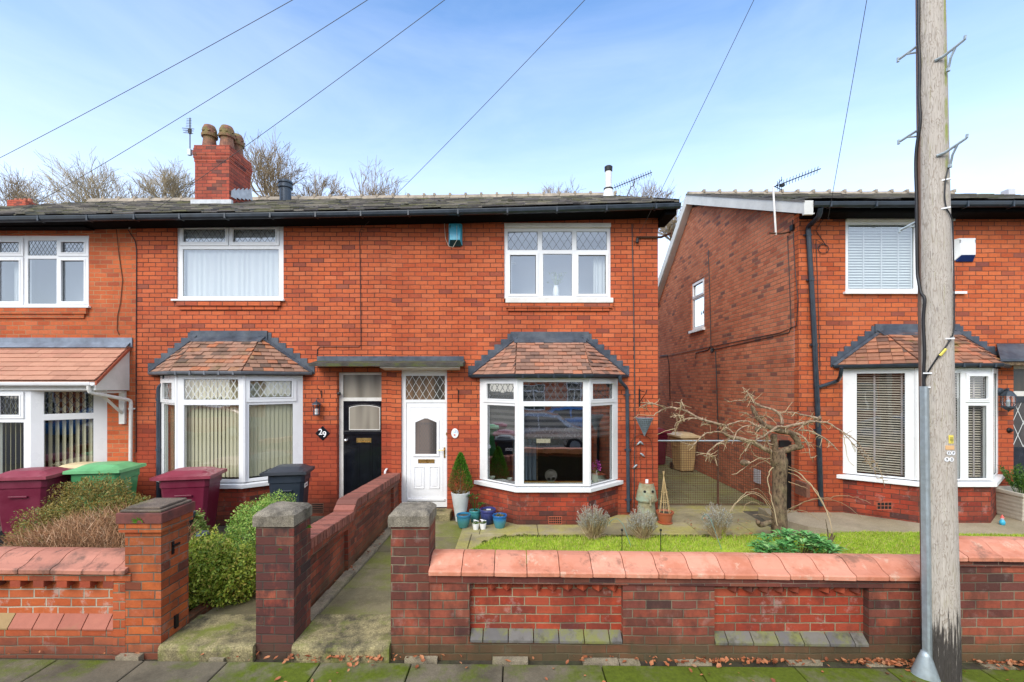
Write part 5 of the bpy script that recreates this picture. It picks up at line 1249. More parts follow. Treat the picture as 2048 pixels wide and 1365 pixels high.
# fall to the right like the street
wc.location=(0,0,0)
wc['slope']=0; del wc['slope']
SL=.0115
def shear(root,x0,k):
    for o_ in [root]+list(root.children_recursive):
        if o_.type=='MESH':
            for v_ in o_.data.vertices: v_.co.z-=k*(v_.co.x-x0)
shear(wc,WL,SL)
# pillar between wall and path
def pillar(name,label,x0,x1,y0,y1,zc,mat,capm,ov=.02,bevel=.045,caph=.10,low=-.15,plinth=None,brickcap=False):
    t=thing(name,label,'gate pillar',(0,0,0)); b=MB(); b.box(x0,x1,y0,y1,low,zc)
    if plinth: b.box(plinth[0],plinth[1],y0-.004,y0+.1,low,plinth[2])
    if brickcap:
        b.box(x0-.035,x1+.025,y0-.03,y1+.03,zc+.001,zc+.082); b.build('shaft',mat,t)
        c=MB(); c.box(x0-.05,x1+.04,y0-.045,y1+.045,zc+.0835,zc+.18)
        c.build('cap_course',M['string2'],t,bevel=.006); zc=zc+.1815
        c=MB(); q=[(x0-.03,x1+.02,y0-.025,y1+.025,zc,zc+.022),(x0+.0,x1-.01,y0+.005,y1-.005,zc+.0225,zc+.045)]
        for a in q: c.box(*a)
        c.build('cap',M[capm],t,bevel=.008)
    else:
        b.build('shaft',mat,t)
        c=MB(); X0,X1,Y0,Y1=x0-ov,x1+ov*.4,y0-ov,y1+ov; nx,ny=14,14
        # irregular weathered cap
        vs=[];fs=[]
        def hh(u,v): 
            e=min(u,1-u,v,1-v)*.40; return caph+min(1,e/bevel)*.045
        for j in range(ny+1):
            for i in range(nx+1):
                u,v=i/nx,j/ny; n_=noise.noise(Vector((u*7+x0*3,v*7,1.3)))*.010+noise.noise(Vector((u*2.5,v*2.5,x0)))*.008
                vs.append((X0+(X1-X0)*u,Y0+(Y1-Y0)*v,zc+.001+hh(u,v)+n_))
        for j in range(ny):
            for i in range(nx): a=j*(nx+1)+i; fs.append((a,a+1,a+nx+2,a+nx+1))
        c.add(vs,fs)
        ring=[i for i in range(nx+1)]+[j*(nx+1)+nx for j in range(1,ny+1)]+[ny*(nx+1)+i for i in range(nx-1,-1,-1)]+[j*(nx+1) for j in range(ny-1,0,-1)]
        v2=[vs[i] for i in ring]; m=len(v2)
        mid=[(x+noise.noise(Vector((x*9,y*9,2)))*.006,y+noise.noise(Vector((x*9,y*9,5)))*.006,zc+.05) for x,y,_ in v2]
        c.add(v2+mid+[(x,y,zc+.001) for x,y,_ in v2],[(i,(i+m),((i+1)%m)+m,(i+1)%m) for i in range(m)]+[(i+m,i+2*m,((i+1)%m)+2*m,((i+1)%m)+m) for i in range(m)]+[tuple(range(2*m,3*m))])
        c.build('cap',M[capm],t,smooth=False)
    return t
M['string2']=plain('dark_red_cap_course',(.17,.05,.038),.85,var=.35,scale=14,bump=.5,dirt=((.05,.03,.03),.7))
pillar('gate_pillar','dark brick pillar joining the terracotta-topped wall, in front of the white door',-1.150,-.798,YW,YW+.345,1.165,M['brick_wall_c'],'cap')
pillar('gate_pillar','soot-blackened brick pillar between the two front paths',-2.40,-2.048,YW+.002,YW+.345,1.165,M['brick_pier_dark'],'cap',plinth=(-2.36,-2.046,.27))
pillar('gate_pillar','orange brick pillar with mossy flat cap at the end of the left wall',-3.602,-3.27,YW-.01,YW+.345,1.12,M['brick_pier_a'],'cap_moss',brickcap=True)
t_=[o for o in COL.objects if o.name=='gate_pillar.002'][0]
b=MB(); b.box(-3.27,-3.262,4.33,4.36,.86,.98); b.box(-3.262,-3.25,4.335,4.42,.93,.95); b.box(-3.27,-3.25,4.36,4.40,.14,.26); b.build('gate_hinge',M['iron'],t_)
# ---------------- left wall
wa_=thing('garden_wall','short orange brick front wall with duller pink coping at the far left','wall')
AL,AR=-5.6,wx(252)
PA=(-5.6+.0,wx(231),.165,.62)
b=MB(); b.M=faceM(YW-.002); b.plate((AL,AR+.0,-.2,.622),[PA],0,-.07); b.M=None; b.box(wx(228),AR+.002,YW-.012,YW+.2,-.2,.615)
b.build('wall_brick',M['brick_wall_a'],wa_)
b=MB(); b.box(AL,PA[1]+.01,YW+.064,YW+.25,.19,.63); b.build('panel_brick',M['brick_panel_a'],wa_)
b=MB(); b.box(AL,AR+.06,YW-.02,YW+.26,.6235,.70); b.build('string_course',M['brick_wall_a'],wa_,bevel=.004)
b=MB(); x=wx(735)/1-0; 
for k in range(12):
    xx=wx(232)-.02-k*.2145-.09; b.box(xx,xx+.098,YW-.015,YW+.063,.562,.6228)
b.build('dentils',M['dentil'],wa_,bevel=.004)
b=MB(); x=AL
while x<PA[1]-.01:
    e=min(x+.228,PA[1]-.003); b.add([(x+.004,YW-.012,.165),(e-.004,YW-.012,.165),(e-.004,YW-.012,.18),(x+.004,YW-.012,.18),(x+.004,YW+.062,.285),(e-.004,YW+.062,.285),(x+.004,YW+.062,.165),(e-.004,YW+.062,.165)],[(0,1,2,3),(3,2,5,4),(0,3,4,6),(1,7,5,2),(0,6,7,1)]); x=e
b.build('panel_sill',M['sill_tile'],wa_,bevel=.003)
b=MB(); coping_run(b,AL,AR+.035,YW-.055,.703,.294,OG,.007,0,5,start=.17); b.build('coping',M['coping_a'],wa_)
shear(wa_,-5.6,.008)
for o_ in wa_.children: 
    for v_ in o_.data.vertices: v_.co.z+=.055
# ---------------- right-hand house wall (higher)
wd=thing('garden_wall','brick front wall with raised terracotta coping at the far right behind the pole','wall')
DL,DR=WR+.01,7.2
b=MB(); b.box(DL,DR,YW+.002,YW+.24,-.25,.80); b.build('wall_brick',M['brick_wall_c'],wd)
b=MB(); b.box(DL-.01,DR,YW-.016,YW+.25,.801,.862); b.build('string_course',M['string'],wd)
b=MB(); coping_run(b,DL-.01,DR,YW-.06,.866,.315,OG,.007,0,9,start=.12); b.build('coping',M['coping'],wd)
shear(wd,DL,.0115)
# ---------------- dividing wall with brick-on-edge coping
dv=thing('garden_wall','stepped brick dividing wall running from the middle pillar up to the white door','wall')
XL,XR=-2.42,-2.15
def zl_(y): return .862-(y-4.56)*(.085/1.5)   # lower section top
def zu_(y): return .905-(y-6.2)*(.10/2.3)
b=MB()
def wedge(b,x0,x1,y0,y1,z0,f): b.add([(x0,y0,z0),(x1,y0,z0),(x1,y1,z0),(x0,y1,z0),(x0,y0,f(y0)),(x1,y0,f(y0)),(x1,y1,f(y1)),(x0,y1,f(y1))],[(0,3,2,1),(4,5,6,7),(0,1,5,4),(1,2,6,5),(2,3,7,6),(3,0,4,7)])
ys=6.08
wedge(b,XL+.02,-2.235,4.561,ys-.12,-.1,lambda y:zl_(y)-.19); wedge(b,XL+.02,-2.235,ys+.12,8.2,-.1,lambda y:zu_(y)-.19)
wedge(b,XL+.02,-2.185,ys-.12,ys+.12,-.1,lambda y:zu_(y)-.20 if y>ys else zl_(y)-.18); wedge(b,XL+.02,-2.185,8.2,F-.004,-.1,lambda y:zu_(y)-.19)
wedge(b,XL+.01,XR-.02,4.561,ys+.0,.5,lambda y:zl_(y)-.112) if False else None
dvb=b.build('wall_brick',M['brick_divider'],dv)
b=MB()
for f,y0,y1 in ((zl_,4.561,ys),(zu_,ys+.09,F-.004)):
    b.add([(XL+.01,y0,f(y0)-.19),(XR-.012,y0,f(y0)-.19),(XR-.012,y1,f(y1)-.19),(XL+.01,y1,f(y1)-.19),(XL+.01,y0,f(y0)-.112),(XR-.012,y0,f(y0)-.112),(XR-.012,y1,f(y1)-.112),(XL+.01,y1,f(y1)-.112)],[(0,3,2,1),(4,5,6,7),(0,1,5,4),(1,2,6,5),(2,3,7,6),(3,0,4,7)])
b.add([(XL+.01,ys-.03,zl_(ys)-.185),(XR-.010,ys-.03,zl_(ys)-.185),(XR-.010,ys+.12,zu_(ys)-.185),(XL+.01,ys+.12,zu_(ys)-.185),(XL+.01,ys-.03,zl_(ys)-.10),(XR-.010,ys-.03,zl_(ys)-.10),(XR-.010,ys+.12,zu_(ys)-.10),(XL+.01,ys+.12,zu_(ys)-.10)],[(0,3,2,1),(4,5,6,7),(0,1,5,4),(1,2,6,5),(2,3,7,6),(3,0,4,7)])
b.build('string_course',M['brick_divider'],dv)
b=MB()
for f,y0,y1 in ((zl_,4.565,ys-.02),(zu_,ys+.15,F-.01)):
    n=int((y1-y0)/.077); 
    for k in range(n):
        a=y0+(y1-y0)*k/n+.0065; c=y0+(y1-y0)*(k+1)/n-.0065; j=rnd.uniform(-.004,.004)
        wedge(b,XL+j,XR+j,a,c,f(a)-.111,f)
for k in range(2):
    a=ys-.018+k*.082; zz=zl_(ys)+.025+k*.055; b.add([(XL,a,zz-.10),(XR,a,zz-.10),(XR,a+.078,zz-.06),(XL,a+.078,zz-.06),(XL,a,zz),(XR,a,zz),(XR,a+.078,zz+.045),(XL,a+.078,zz+.045)],[(0,3,2,1),(4,5,6,7),(0,1,5,4),(1,2,6,5),(2,3,7,6),(3,0,4,7)])
b.build('coping',M['coping_brick'],dv,bevel=.003)
b=MB(); x,y,z=W(770,947,8.45); b.tube([(x,y,z-.06),(x,y,z+.03),(x+.01,y+.04,z+.06),(x+.01,y+.1,z+.06)],.02,8); o=b.build('overflow_pipe',M['upvc'],None); tag(o,'short white bent pipe end on top of the stepped dividing wall','pipe')

# ================================================================== GROUND
def slabs(b,x0,x1,y0,y1,z,rowd,wid,th=.05,gap=.008,seed=0,dz=.003,stag=True,zf=None,skip=None):
    rr=random.Random(seed); y=y0; r=0
    while y<y1-.02:
        ye=min(y+rowd*rr.uniform(.92,1.08),y1); x=x0-(wid*rr.random() if stag else 0)
        while x<x1:
            xe=x+wid*rr.uniform(.9,1.1); a,c=max(x,x0),min(xe,x1)
            if c-a>.03 and not (skip and skip((a+c)/2,(y+ye)/2)):
                h=[rr.uniform(-dz,dz) for _ in range(4)]; g=gap/2
                zz=(lambda X,Y:z) if zf is None else zf
                P_=[(a+g,y+g),(c-g,y+g),(c-g,ye-g),(a+g,ye-g)]; e=.006
                Q=[(a+g+e,y+g+e),(c-g-e,y+g+e),(c-g-e,ye-g-e),(a+g+e,ye-g-e)]
                vs=[(p[0],p[1],zz(*p)-th) for p in P_]+[(p[0],p[1],zz(*p)+h[i]-.005) for i,p in enumerate(P_)]+[(p[0],p[1],zz(*p)+h[i]) for i,p in enumerate(Q)]
                b.add(vs,[(8,9,10,11)]+[(i,(i+1)%4,(i+1)%4+4,i+4) for i in range(4)]+[(i+4,(i+1)%4+4,(i+1)%4+8,i+8) for i in range(4)])
            x=xe
        y=ye; r+=1
def st(o,kind='structure'): o['kind']=kind; return o
b=MB(); b.quad((-120,-60,-.16),(120,-60,-.16),(120,160,-.16),(-120,160,-.16)); st(b.build('ground',M['base_ground']))
b=MB(); b.quad((-60,-7.5,-.145),(60,-7.5,-.145),(60,1.2,-.145),(-60,1.2,-.145)); st(b.build('road',M['asphalt']))
b=MB()
x=-14
while x<14: b.box(x+.004,x+.91,1.08,1.22,-.2,-.035); x+=.915
st(b.build('kerb',M['kerb']))
pz=lambda X,Y:-.030-.0105*(X+.8)-max(0,(4.0-Y))*.01
b=MB(); slabs(b,-7,8,1.23,4.10,-.04,.60,.82,.06,.012,3,.003,True,pz); st(b.build('pavement',M['pavement']))
b=MB(); b.quad((-7,1.2,-.095),(8,1.2,-.22),(8,4.25,-.12),(-7,4.25,-.04)); st(b.build('pavement_bed',M['soil']))
b=MB(); x=-7
while x<7.5:
    L=rnd.uniform(.12,.35)
    if rnd.random()<.42: b.box(x,x+L-.01,4.13+rnd.uniform(-.02,.03),4.205,-.12-.0105*(x+.8),pz(x,4)-.002+rnd.uniform(-.004,.008))
    x+=L
st(b.build('edging_stones',M['kerb']))
# yards
zg0=-.012
b=MB(); b.quad((-12.5,4.45,zg0),(-2.3,4.45,zg0),(-2.3,F+.2,zg0),(-12.5,F+.2,zg0)); b.quad((-2.3,4.45,zg0-.01),(5.3,4.45,zg0-.01),(5.3,F+.1,zg0-.01),(-2.3,F+.1,zg0-.01))
b.quad((XC,F+.1,zg0-.01),(XD,F+.1,zg0-.01),(XD,26,zg0-.01),(XC,26,zg0-.01)); b.quad((5.3,4.4,.08),(13,4.4,.08),(13,FD+.2,.13),(5.3,FD+.2,.13)); st(b.build('yard_ground',M['base_ground']))
zp=lambda X,Y: max(.0,.075-.075*(Y-4.75)/2.0)
b=MB(); slabs(b,-2.05,-.88,4.72,8.22,.0,.68,1.4,.05,.010,5,.003,False,zp); b2=b
slabs(b2,-3.26,-2.44,4.72,8.3,.0,.72,1.1,.05,.010,6,.003,False,zp); st(b2.build('path',M['path']))
b=MB(); y=4.6
while y<8.4: L=rnd.uniform(.3,.8); b.box(-2.18,-2.055,y,y+L-.01,-.05,zp(0,y)+.018+rnd.uniform(-.006,.006)); y+=L
st(b.build('path_edging',M['kerb']))
def step(x0,x1,label,z):
    b=MB(); nx=24; vs=[]; y0,y1=YW-.05,YW+.51
    for i in range(nx+1):
        u=i/nx; x=x0+(x1-x0)*u; w_=-.018*math.sin(math.pi*u)+noise.noise(Vector((x*5,0,3)))*.006; yw=noise.noise(Vector((x*4,7,0)))*.012
        e=.012
        vs+=[(x,y0+yw,-.17),(x,y0+yw,z+w_-.03),(x,y0+yw+.010,z+w_-.008),(x,y0+yw+.035,z+w_),(x,(y0+y1)/2,z+w_*.8),(x,y1,z+.004),(x,y1,-.17)]
    b.add(vs,[(7*i+a,7*i+7+a,7*i+7+(a+1)%7,7*i+(a+1)%7) for i in range(nx) for a in range(7)]+[tuple(range(7)),tuple(range(7*nx+6,7*nx-1,-1))])
    o=b.build('entrance_step',M['stonestep'],None); tag(o,label,'step')
step(-2.046,-1.152,'mossy stone step between the two dark pillars, in front of the right path',.088)
step(-3.268,-2.402,'mossy stone step beside the orange pillar, in front of the left path',.086)
def lawn_edge(x): 
    a=7.30
    if x<-.1: a=7.30-((-.1-x)/.55)**2*.6
    return a+noise.noise(Vector((x*3,0,0)))*.04
b=MB(); slabs(b,-.9,4.4,6.2,8.9,.012,.62,.88,.05,.010,11,.004,True,None,lambda x,y: (y<lawn_edge(x)-.12 and x>-.55)); slabs(b,2.7,5.14,8.9,9.3,.012,.4,.8,.05,.01,12,.003); st(b.build('patio',M['patio']))
b=MB(); slabs(b,XC,XD-.01,9.3,24,.0,.62,.72,.05,.012,13,.004); st(b.build('lane',M['lane']))
# concrete path in front of right house, slightly raised
b=MB(); pts=[(4.55,8.0),(4.8,7.45),(5.3,7.18),(6.3,7.05),(13,6.95),(13,FD+.1),(5.2,FD+.1),(4.6,8.6)]
b.prism(pts,-.05,.135,'z'); st(b.build('concrete_path',M['concrete_d']))
# lawns
def lawn(name,poly_top,x0,x1,yf,z,n,seed,h=.045):
    b=MB(); N=60; vs=[]
    for i in range(N+1):
        x=x0+(x1-x0)*i/N; vs+=[(x,4.47,z(x,4.5)),(x,(4.5+yf(x))/2,z(x,6)),(x,yf(x),z(x,yf(x))),(x,yf(x)+.02,z(x,yf(x))-.06)]
    b.add(vs,[(4*i+a,4*i+4+a,4*i+5+a,4*i+1+a) for i in range(N) for a in range(3)])
    o=st(b.build('lawn',M['grass_ground']))
    rr=np.random.RandomState(seed); V=[];Fc=[]; k=0
    xs=rr.uniform(x0,x1,n); us=rr.uniform(0,1,n)**.75
    for x,u in zip(xs,us):
        ye=yf(x); y=5.2+(ye-5.2)*u; 
        if noise.noise(Vector((x*2.5,y*2.5,seed)))*.5+.5<.22: continue
        hh=h*(.5+rr.rand()*.9)*(1+.5*noise.noise(Vector((x*1.7,y*1.7,9)))); a=rr.rand()*6.28; lx,ly=math.cos(a)*hh*.5,math.sin(a)*hh*.5; w_=.0042
        px,py=math.cos(a+1.57)*w_,math.sin(a+1.57)*w_; zz=z(x,y)-.004
        V+=[(x-px,y-py,zz),(x+px,y+py,zz),(x+lx*.4+px*.6,y+ly*.4+py*.6,zz+hh*.6),(x+lx*.4-px*.6,y+ly*.4-py*.6,zz+hh*.6),(x+lx,y+ly,zz+hh)]
        Fc+=[(k,k+1,k+2,k+3),(k+3,k+2,k+4)]; k+=5
    g=MB(); g.add(V,Fc); o=g.build('grass',M['grass']); o['kind']='stuff'; return o
lawn('lawn',None,-.75,4.62,lawn_edge,lambda x,y:.018+.01*noise.noise(Vector((x,y,0))),52000,4,.04)
le2=lambda x: 7.22-.08*max(0,min(1,(x-4.7)/1.2))-.14*max(0,min(1,(x-5.2)/2)) if x>4.68 else 7.22
lawn('lawn',None,4.6,9.5,le2,lambda x,y:.06+.10*max(0,min(1,(x-4.6)/.9))+.01*noise.noise(Vector((x,y,0))),52000,5,.03)
# mossy turf edge
b=MB(); rr=random.Random(5)
for i in range(900):
    x=rr.uniform(-.5,4.5); y=lawn_edge(x)+rr.uniform(-.03,.04); s=rr.uniform(.008,.022)
    b.M=Matrix.Translation((x,y,.012+rr.uniform(-.01,.02)))@Matrix.Rotation(rr.random()*6,4,'Z'); b.box(-s,s,-s*.7,s*.7,-s*.8,s*.8)
M['moss_edge']=isl('moss_and_soil',[(0,(.03,.025,.015)),(.5,(.08,.085,.015)),(1,(.16,.17,.03))],.95,.3,.5); st(b.build('turf_edge',M['moss_edge']),'stuff')
# planting bed behind left wall and its kerb
b=MB(); b.box(-3.55,-3.31,4.62,4.63,-.05,.0)
b.box(-3.40,-3.30,4.60,7.4,-.05,.105); b.build; kb=b.build('bed_edging',M['brick_divider'],None); tag(kb,'low brick edging along the left path below the box bushes','edging')
b=MB(); b.quad((-12,4.46,.03),(-3.4,4.46,.03),(-3.4,6.2,.03),(-12,6.2,.03)); st(b.build('soil_bed',M['soil']))
# fallen leaves
def leaf_shape(b,x,y,z,s,rr):
    a=rr.random()*6.28; ti=rr.uniform(-.5,.5); tj=rr.uniform(-.6,.6)
    b.M=Matrix.Translation((x,y,z))@Matrix.Rotation(a,4,'Z')@Matrix.Rotation(ti,4,'X')@Matrix.Rotation(tj,4,'Y')
    k=rr.uniform(.5,.75); b.add([(-s,0,0),(-s*.3,-s*k,.25*s),(s*.5,-s*k*.7,.1*s),(s,0,.2*s),(s*.5,s*k*.7,.25*s),(-s*.3,s*k,.1*s),(0,0,-.12*s)],[(0,1,6),(1,2,6),(2,3,6),(3,4,6),(4,5,6),(5,0,6)])
b=MB(); rr=random.Random(12)
for i in range(520):
    x=rr.choice([rr.uniform(-6,6),rr.gauss(1.9,.5),rr.gauss(3.45,.22),rr.gauss(-1.6,.4),rr.gauss(4.6,.25)]) 
    y=4.19-abs(rr.gauss(0,.045)) if rr.random()<.82 else rr.uniform(3.6,4.15)
    leaf_shape(b,x,y,pz(x,y)+rr.uniform(.004,.03),rr.uniform(.012,.032),rr)
for i in range(70):
    leaf_shape(b,rr.gauss(-2.13,.03),rr.uniform(4.7,8),.05+zp(0,5)*.3,rr.uniform(.012,.025),rr)
for i in range(60): x=rr.uniform(3.0,4.4); leaf_shape(b,x,rr.uniform(7.0,8.3),.03,rr.uniform(.012,.028),rr)
b.M=None; st(b.build('fallen_leaves',M['leaf_litter']),'stuff')
# ================================================================== WHEELIE BINS
def plastic(name,c,chalk=.25): return plain(name,c,.42,var=.10,scale=5,spec=.45,dirt=(tuple(min(1,x*1.6+.06) for x in c),chalk),bump=.05,bscale=180)
M['bin_maroon']=plastic('maroon_bin_plastic',(.135,.008,.030)); M['bin_maroon_lid']=plastic('maroon_lid_plastic',(.22,.028,.050),.4)
M['bin_green']=plastic('green_bin_plastic',(.05,.23,.085)); M['bin_green_lid']=plastic('green_lid_plastic',(.12,.36,.15),.4)
M['bin_black']=plastic('black_bin_plastic',(.014,.022,.036),.15); M['bin_black_lid']=plastic('black_lid_plastic',(.03,.035,.045),.25)
M['bin_tan']=plastic('tan_bin_plastic',(.50,.36,.17)); M['bin_cream_lid']=plastic('cream_lid_plastic',(.66,.52,.30),.3)
def bin_(label,loc,rz,mb,ml,s=1.0,lidtilt=0,h=1.0):
    """local frame: front faces +x, handle at -x"""
    t=thing('wheelie_bin',label,'bin',loc,rz); t['group']='wheelie bins'
    L0,L1,W0,W1,H=.265*s,.345*s,.215*s,.275*s,.96*h
    def ring(l,w,z,c=.05,sh=0): return [(-l+c+sh,-w,z),(l-c+sh,-w,z),(l+sh,-w+c,z),(l+sh,w-c,z),(l-c+sh,w,z),(-l+c+sh,w,z),(-l+sh,w-c,z),(-l+sh,-w+c,z)]
    b=MB(); rings=[ring(L0*.96,W0,.03),ring(L0,W0,.06),ring(L0+.8*(L1-L0),W0+.82*(W1-W0),H*.84),ring(L0+.8*(L1-L0)+.012,W0+.82*(W1-W0)+.012,H*.845),ring(L1,W1,H*.965),ring(L1+.022,W1+.022,H*.97),ring(L1+.022,W1+.022,H)]
    vs=[p for r in rings for p in r]; fs=[tuple(range(7,-1,-1)),tuple(range(48,56))]
    for k in range(6): fs+=[(8*k+i,8*k+(i+1)%8,8*k+8+(i+1)%8,8*k+8+i) for i in range(8)]
    b.add(vs,fs)
    for sx in (-1,1): b.box(-.12*s,.12*s,sx*(W1+.0)-.01,sx*(W1+.0)+.01,H*.70,H*.73)
    body=b.build('body',mb,t,bevel=.012)
    b=MB(); l,w=L1+.045,W1+.045
    def dome(u,v): return .075*(1-u**4)*(1-abs(v)**3)
    nx,ny=10,8; vs=[];fs=[]
    z0=H+.002
    for j in range(ny+1):
        for i in range(nx+1):
            u=-1+2*i/nx; v=-1+2*j/ny; ins=1 if (abs(u)<.78 and abs(v)<.72) else 0
            vs.append((l*u,w*v,z0+.022+dome(u,v)*.72+.022*ins))
    for j in range(ny):
        for i in range(nx): a=j*(nx+1)+i; fs.append((a,a+1,a+nx+2,a+nx+1))
    b.add(vs,fs)
    rg=[i for i in range(nx+1)]+[j*(nx+1)+nx for j in range(1,ny+1)]+[ny*(nx+1)+i for i in range(nx-1,-1,-1)]+[j*(nx+1) for j in range(ny-1,0,-1)]
    v2=[vs[i] for i in rg]; m=len(v2)
    b.add(v2+[(x*1.01,y*1.01,z-.05 if abs(y)>w*.9 else z-.055) for x,y,z in v2]+[(x*.93,y*.93,z0-.01) for x,y,z in v2],[(i,i+m,(i+1)%m+m,(i+1)%m) for i in range(m)]+[(i+m,i+2*m,(i+1)%m+2*m,(i+1)%m+m) for i in range(m)]+[tuple(range(2*m,3*m))])
    b.M=None
    lid=b.build('lid',ml,t,bevel=.005)
    if lidtilt: lid.rotation_euler=(0,lidtilt,0)
    b=MB(); b.tube([(-l-.055,-w*.82,H-.0),(-l-.055,w*.82,H-.0)],.016,8)
    for v in (-.8,-.3,.3,.8): b.box(-l-.06,-l+.03,w*v-.012,w*v+.012,H-.03,H+.012)
    b.build('handle',ml,t)
    for sy in (-1,1):
        b=MB(); b.M=Matrix.Translation((-L0-.02,sy*(W0+.0),.10))@Matrix.Rotation(R(90),4,'X'); b.lathe([(.0,-.025),(.10,-.025),(.10,.025),(.0,.025)],0,0,18); b.build('wheel',M['iron'],t)
    return t
bA=bin_('maroon wheelie bin at the far left behind the dead brown hedge',(-7.72,7.30,0),R(10),M['bin_maroon'],M['bin_maroon_lid'],1.05,0,1.06)
bC=bin_('cream-lidded wheelie bin squeezed between the left maroon bin and the green bin',(-7.62,8.04,0),R(4),M['bin_tan'],M['bin_cream_lid'],.95,0,1.02)
bG=bin_('bright green wheelie bin beside the white downpipe',(-6.93,7.72,0),R(8),M['bin_green'],M['bin_green_lid'],1.06,0,1.08)
bM=bin_('maroon wheelie bin in front of the cream-blinded bay window',(-5.27,7.42,0),R(12),M['bin_maroon'],M['bin_maroon_lid'],1.03,0,1.04)
bK=bin_('small black wheelie bin between the cream-blinded bay and the black door',(-3.77,7.62,0),R(10),M['bin_black'],M['bin_black_lid'],.82,0,1.06)
bT=bin_('tan wheelie bin in the side passage behind the mesh gate',(4.78,12.9,0),R(-80),M['bin_tan'],M['bin_cream_lid'],.95,R(0),1.03)
bP=bin_('dark purple bin in shadow behind the tan bin in the side passage',(4.28,13.9,0),R(-80),M['bin_maroon'],M['bin_maroon_lid'],1.0,0,1.05)
def decal(parent,body,size,loc,rz,mat,bg=None):
    Mx=Matrix.Translation(loc)@Matrix.Rotation(rz,4,'Z')@Matrix(((1,0,0,0),(0,0,-1,0),(0,1,0,0),(0,0,0,1)))
    if bg:
        g=MB(); g.M=Mx; g.lbox(-bg[0],bg[0],-bg[1],bg[1],-.002,.001); g.build('label_plate',bg[2],parent)
    text('lettering',body,size,Mx@Matrix.Translation((0,0,.0015)),mat,parent,.0006)
decal(bK,'Bolton',.042,(.283,-.10,.80),R(90),M['door_black'],(.085,.035,M['upvc']))
g=MB(); 
for k in range(4): g.box(.337,.341,-.06+.01*k,.0-.008*k,.72-.022*k,.728-.022*k)
g.build('crest',M['upvc'],bG)
g=MB(); g.box(.326,.330,.02,.12,.76,.86); g.build('label_plate',M['room_pale'],bM)
# rubbish bag on the purple bin
# ================================================================== POTS & GARDEN THINGS
def glazed(name,c1,c2,z0,z1):
    t=NT(name); P=t.geo()['Position']; z=t.sep(P)[2]; f=t.smooth(t.math('ADD',z,t.math('MULTIPLY',t.noise(P,18,4,.6),(z1-z0)*.25)),z0,z1)
    c=t.mix(f,c1,c2); c=t.mix(t.ramp(t.noise(P,35,4,.7),[(.55,0.0),(.75,.6)]),c,tuple(x*.35 for x in c1)); return t.done(t.bsdf(c,.22,0,None,.6))
M['gl_turq']=glazed('turquoise_glaze',(.05,.20,.20),(.02,.16,.30),.12,.26)
M['gl_teal']=glazed('teal_glaze',(.04,.17,.17),(.05,.26,.27),.05,.25)
M['gl_navy']=glazed('dark_blue_glaze',(.015,.035,.09),(.045,.05,.18),.05,.3)
M['gl_blue']=glazed('blue_glaze',(.06,.24,.28),(.01,.12,.36),.10,.24)
M['terracotta']=plain('terracotta_plastic',(.36,.09,.035),.5,var=.12,dirt=((.30,.14,.08),.4))
M['stone_pot']=plain('stone_effect_planter',(.50,.46,.38),.8,var=.12,scale=10,bump=.6,bscale=25)
M['white_pot']=plain('white_ribbed_pot',(.62,.65,.66),.6,var=.06,scale=6,dirt=((.30,.34,.30),.5))
def pot(parent,prof,mat,x=0,y=0,sq=False,n=28,name='pot',smooth=True):
    b=MB(); b.lathe(prof,x,y,n); o=b.build(name,mat,parent,smooth=smooth)
    if smooth:
        md=o.modifiers.new('e','EDGE_SPLIT'); md.split_angle=R(35)
    return o
def soil(parent,r,z): b=MB(); b.lathe([(0,z+.01),(r*.5,z+.006),(r,z-.004)],0,0,20); return b.build('soil',M['soil'],parent)
def leaves(b,c,rad,n,size,rr,mode='shell',asp=.55,upb=.3,zmin=None,thin=.25,lump=.18,lumps=2.2):
    cx,cy,cz=c; rx,ry,rz=rad
    for i in range(n):
        v=Vector((rr.gauss(0,1),rr.gauss(0,1),rr.gauss(0,1))).normalized()
        k=(1-abs(rr.gauss(0,thin))) if mode=='shell' else rr.random()**.4
        k*=1+lump*noise.noise(Vector((v.x*lumps+cx,v.y*lumps+cy,v.z*lumps)))*1.6
        p=Vector((cx+v.x*rx*k,cy+v.y*ry*k,cz+v.z*rz*k))
        if zmin is not None and p.z<zmin: continue
        d=(v+Vector((rr.gauss(0,.6),rr.gauss(0,.6),rr.gauss(0,.6)+upb))).normalized()
        s=size*rr.uniform(.6,1.35); a=d.cross(Vector((rr.gauss(0,1),rr.gauss(0,1),rr.gauss(0,1)))).normalized(); q=d.cross(a)
        # leaf plane spanned by a (width) and m (length), tilted outward
        m=(d*.6+q*.8).normalized()
        b.add([p-a*s*asp*.5,p+m*s*.15,p+a*s*asp*.5,p+m*s],[(0,1,3),(1,2,3)]) if rr.random()<.5 else b.add([p,p+a*s*asp*.5+m*s*.45,p+m*s,p-a*s*asp*.5+m*s*.45],[(0,1,2,3)])
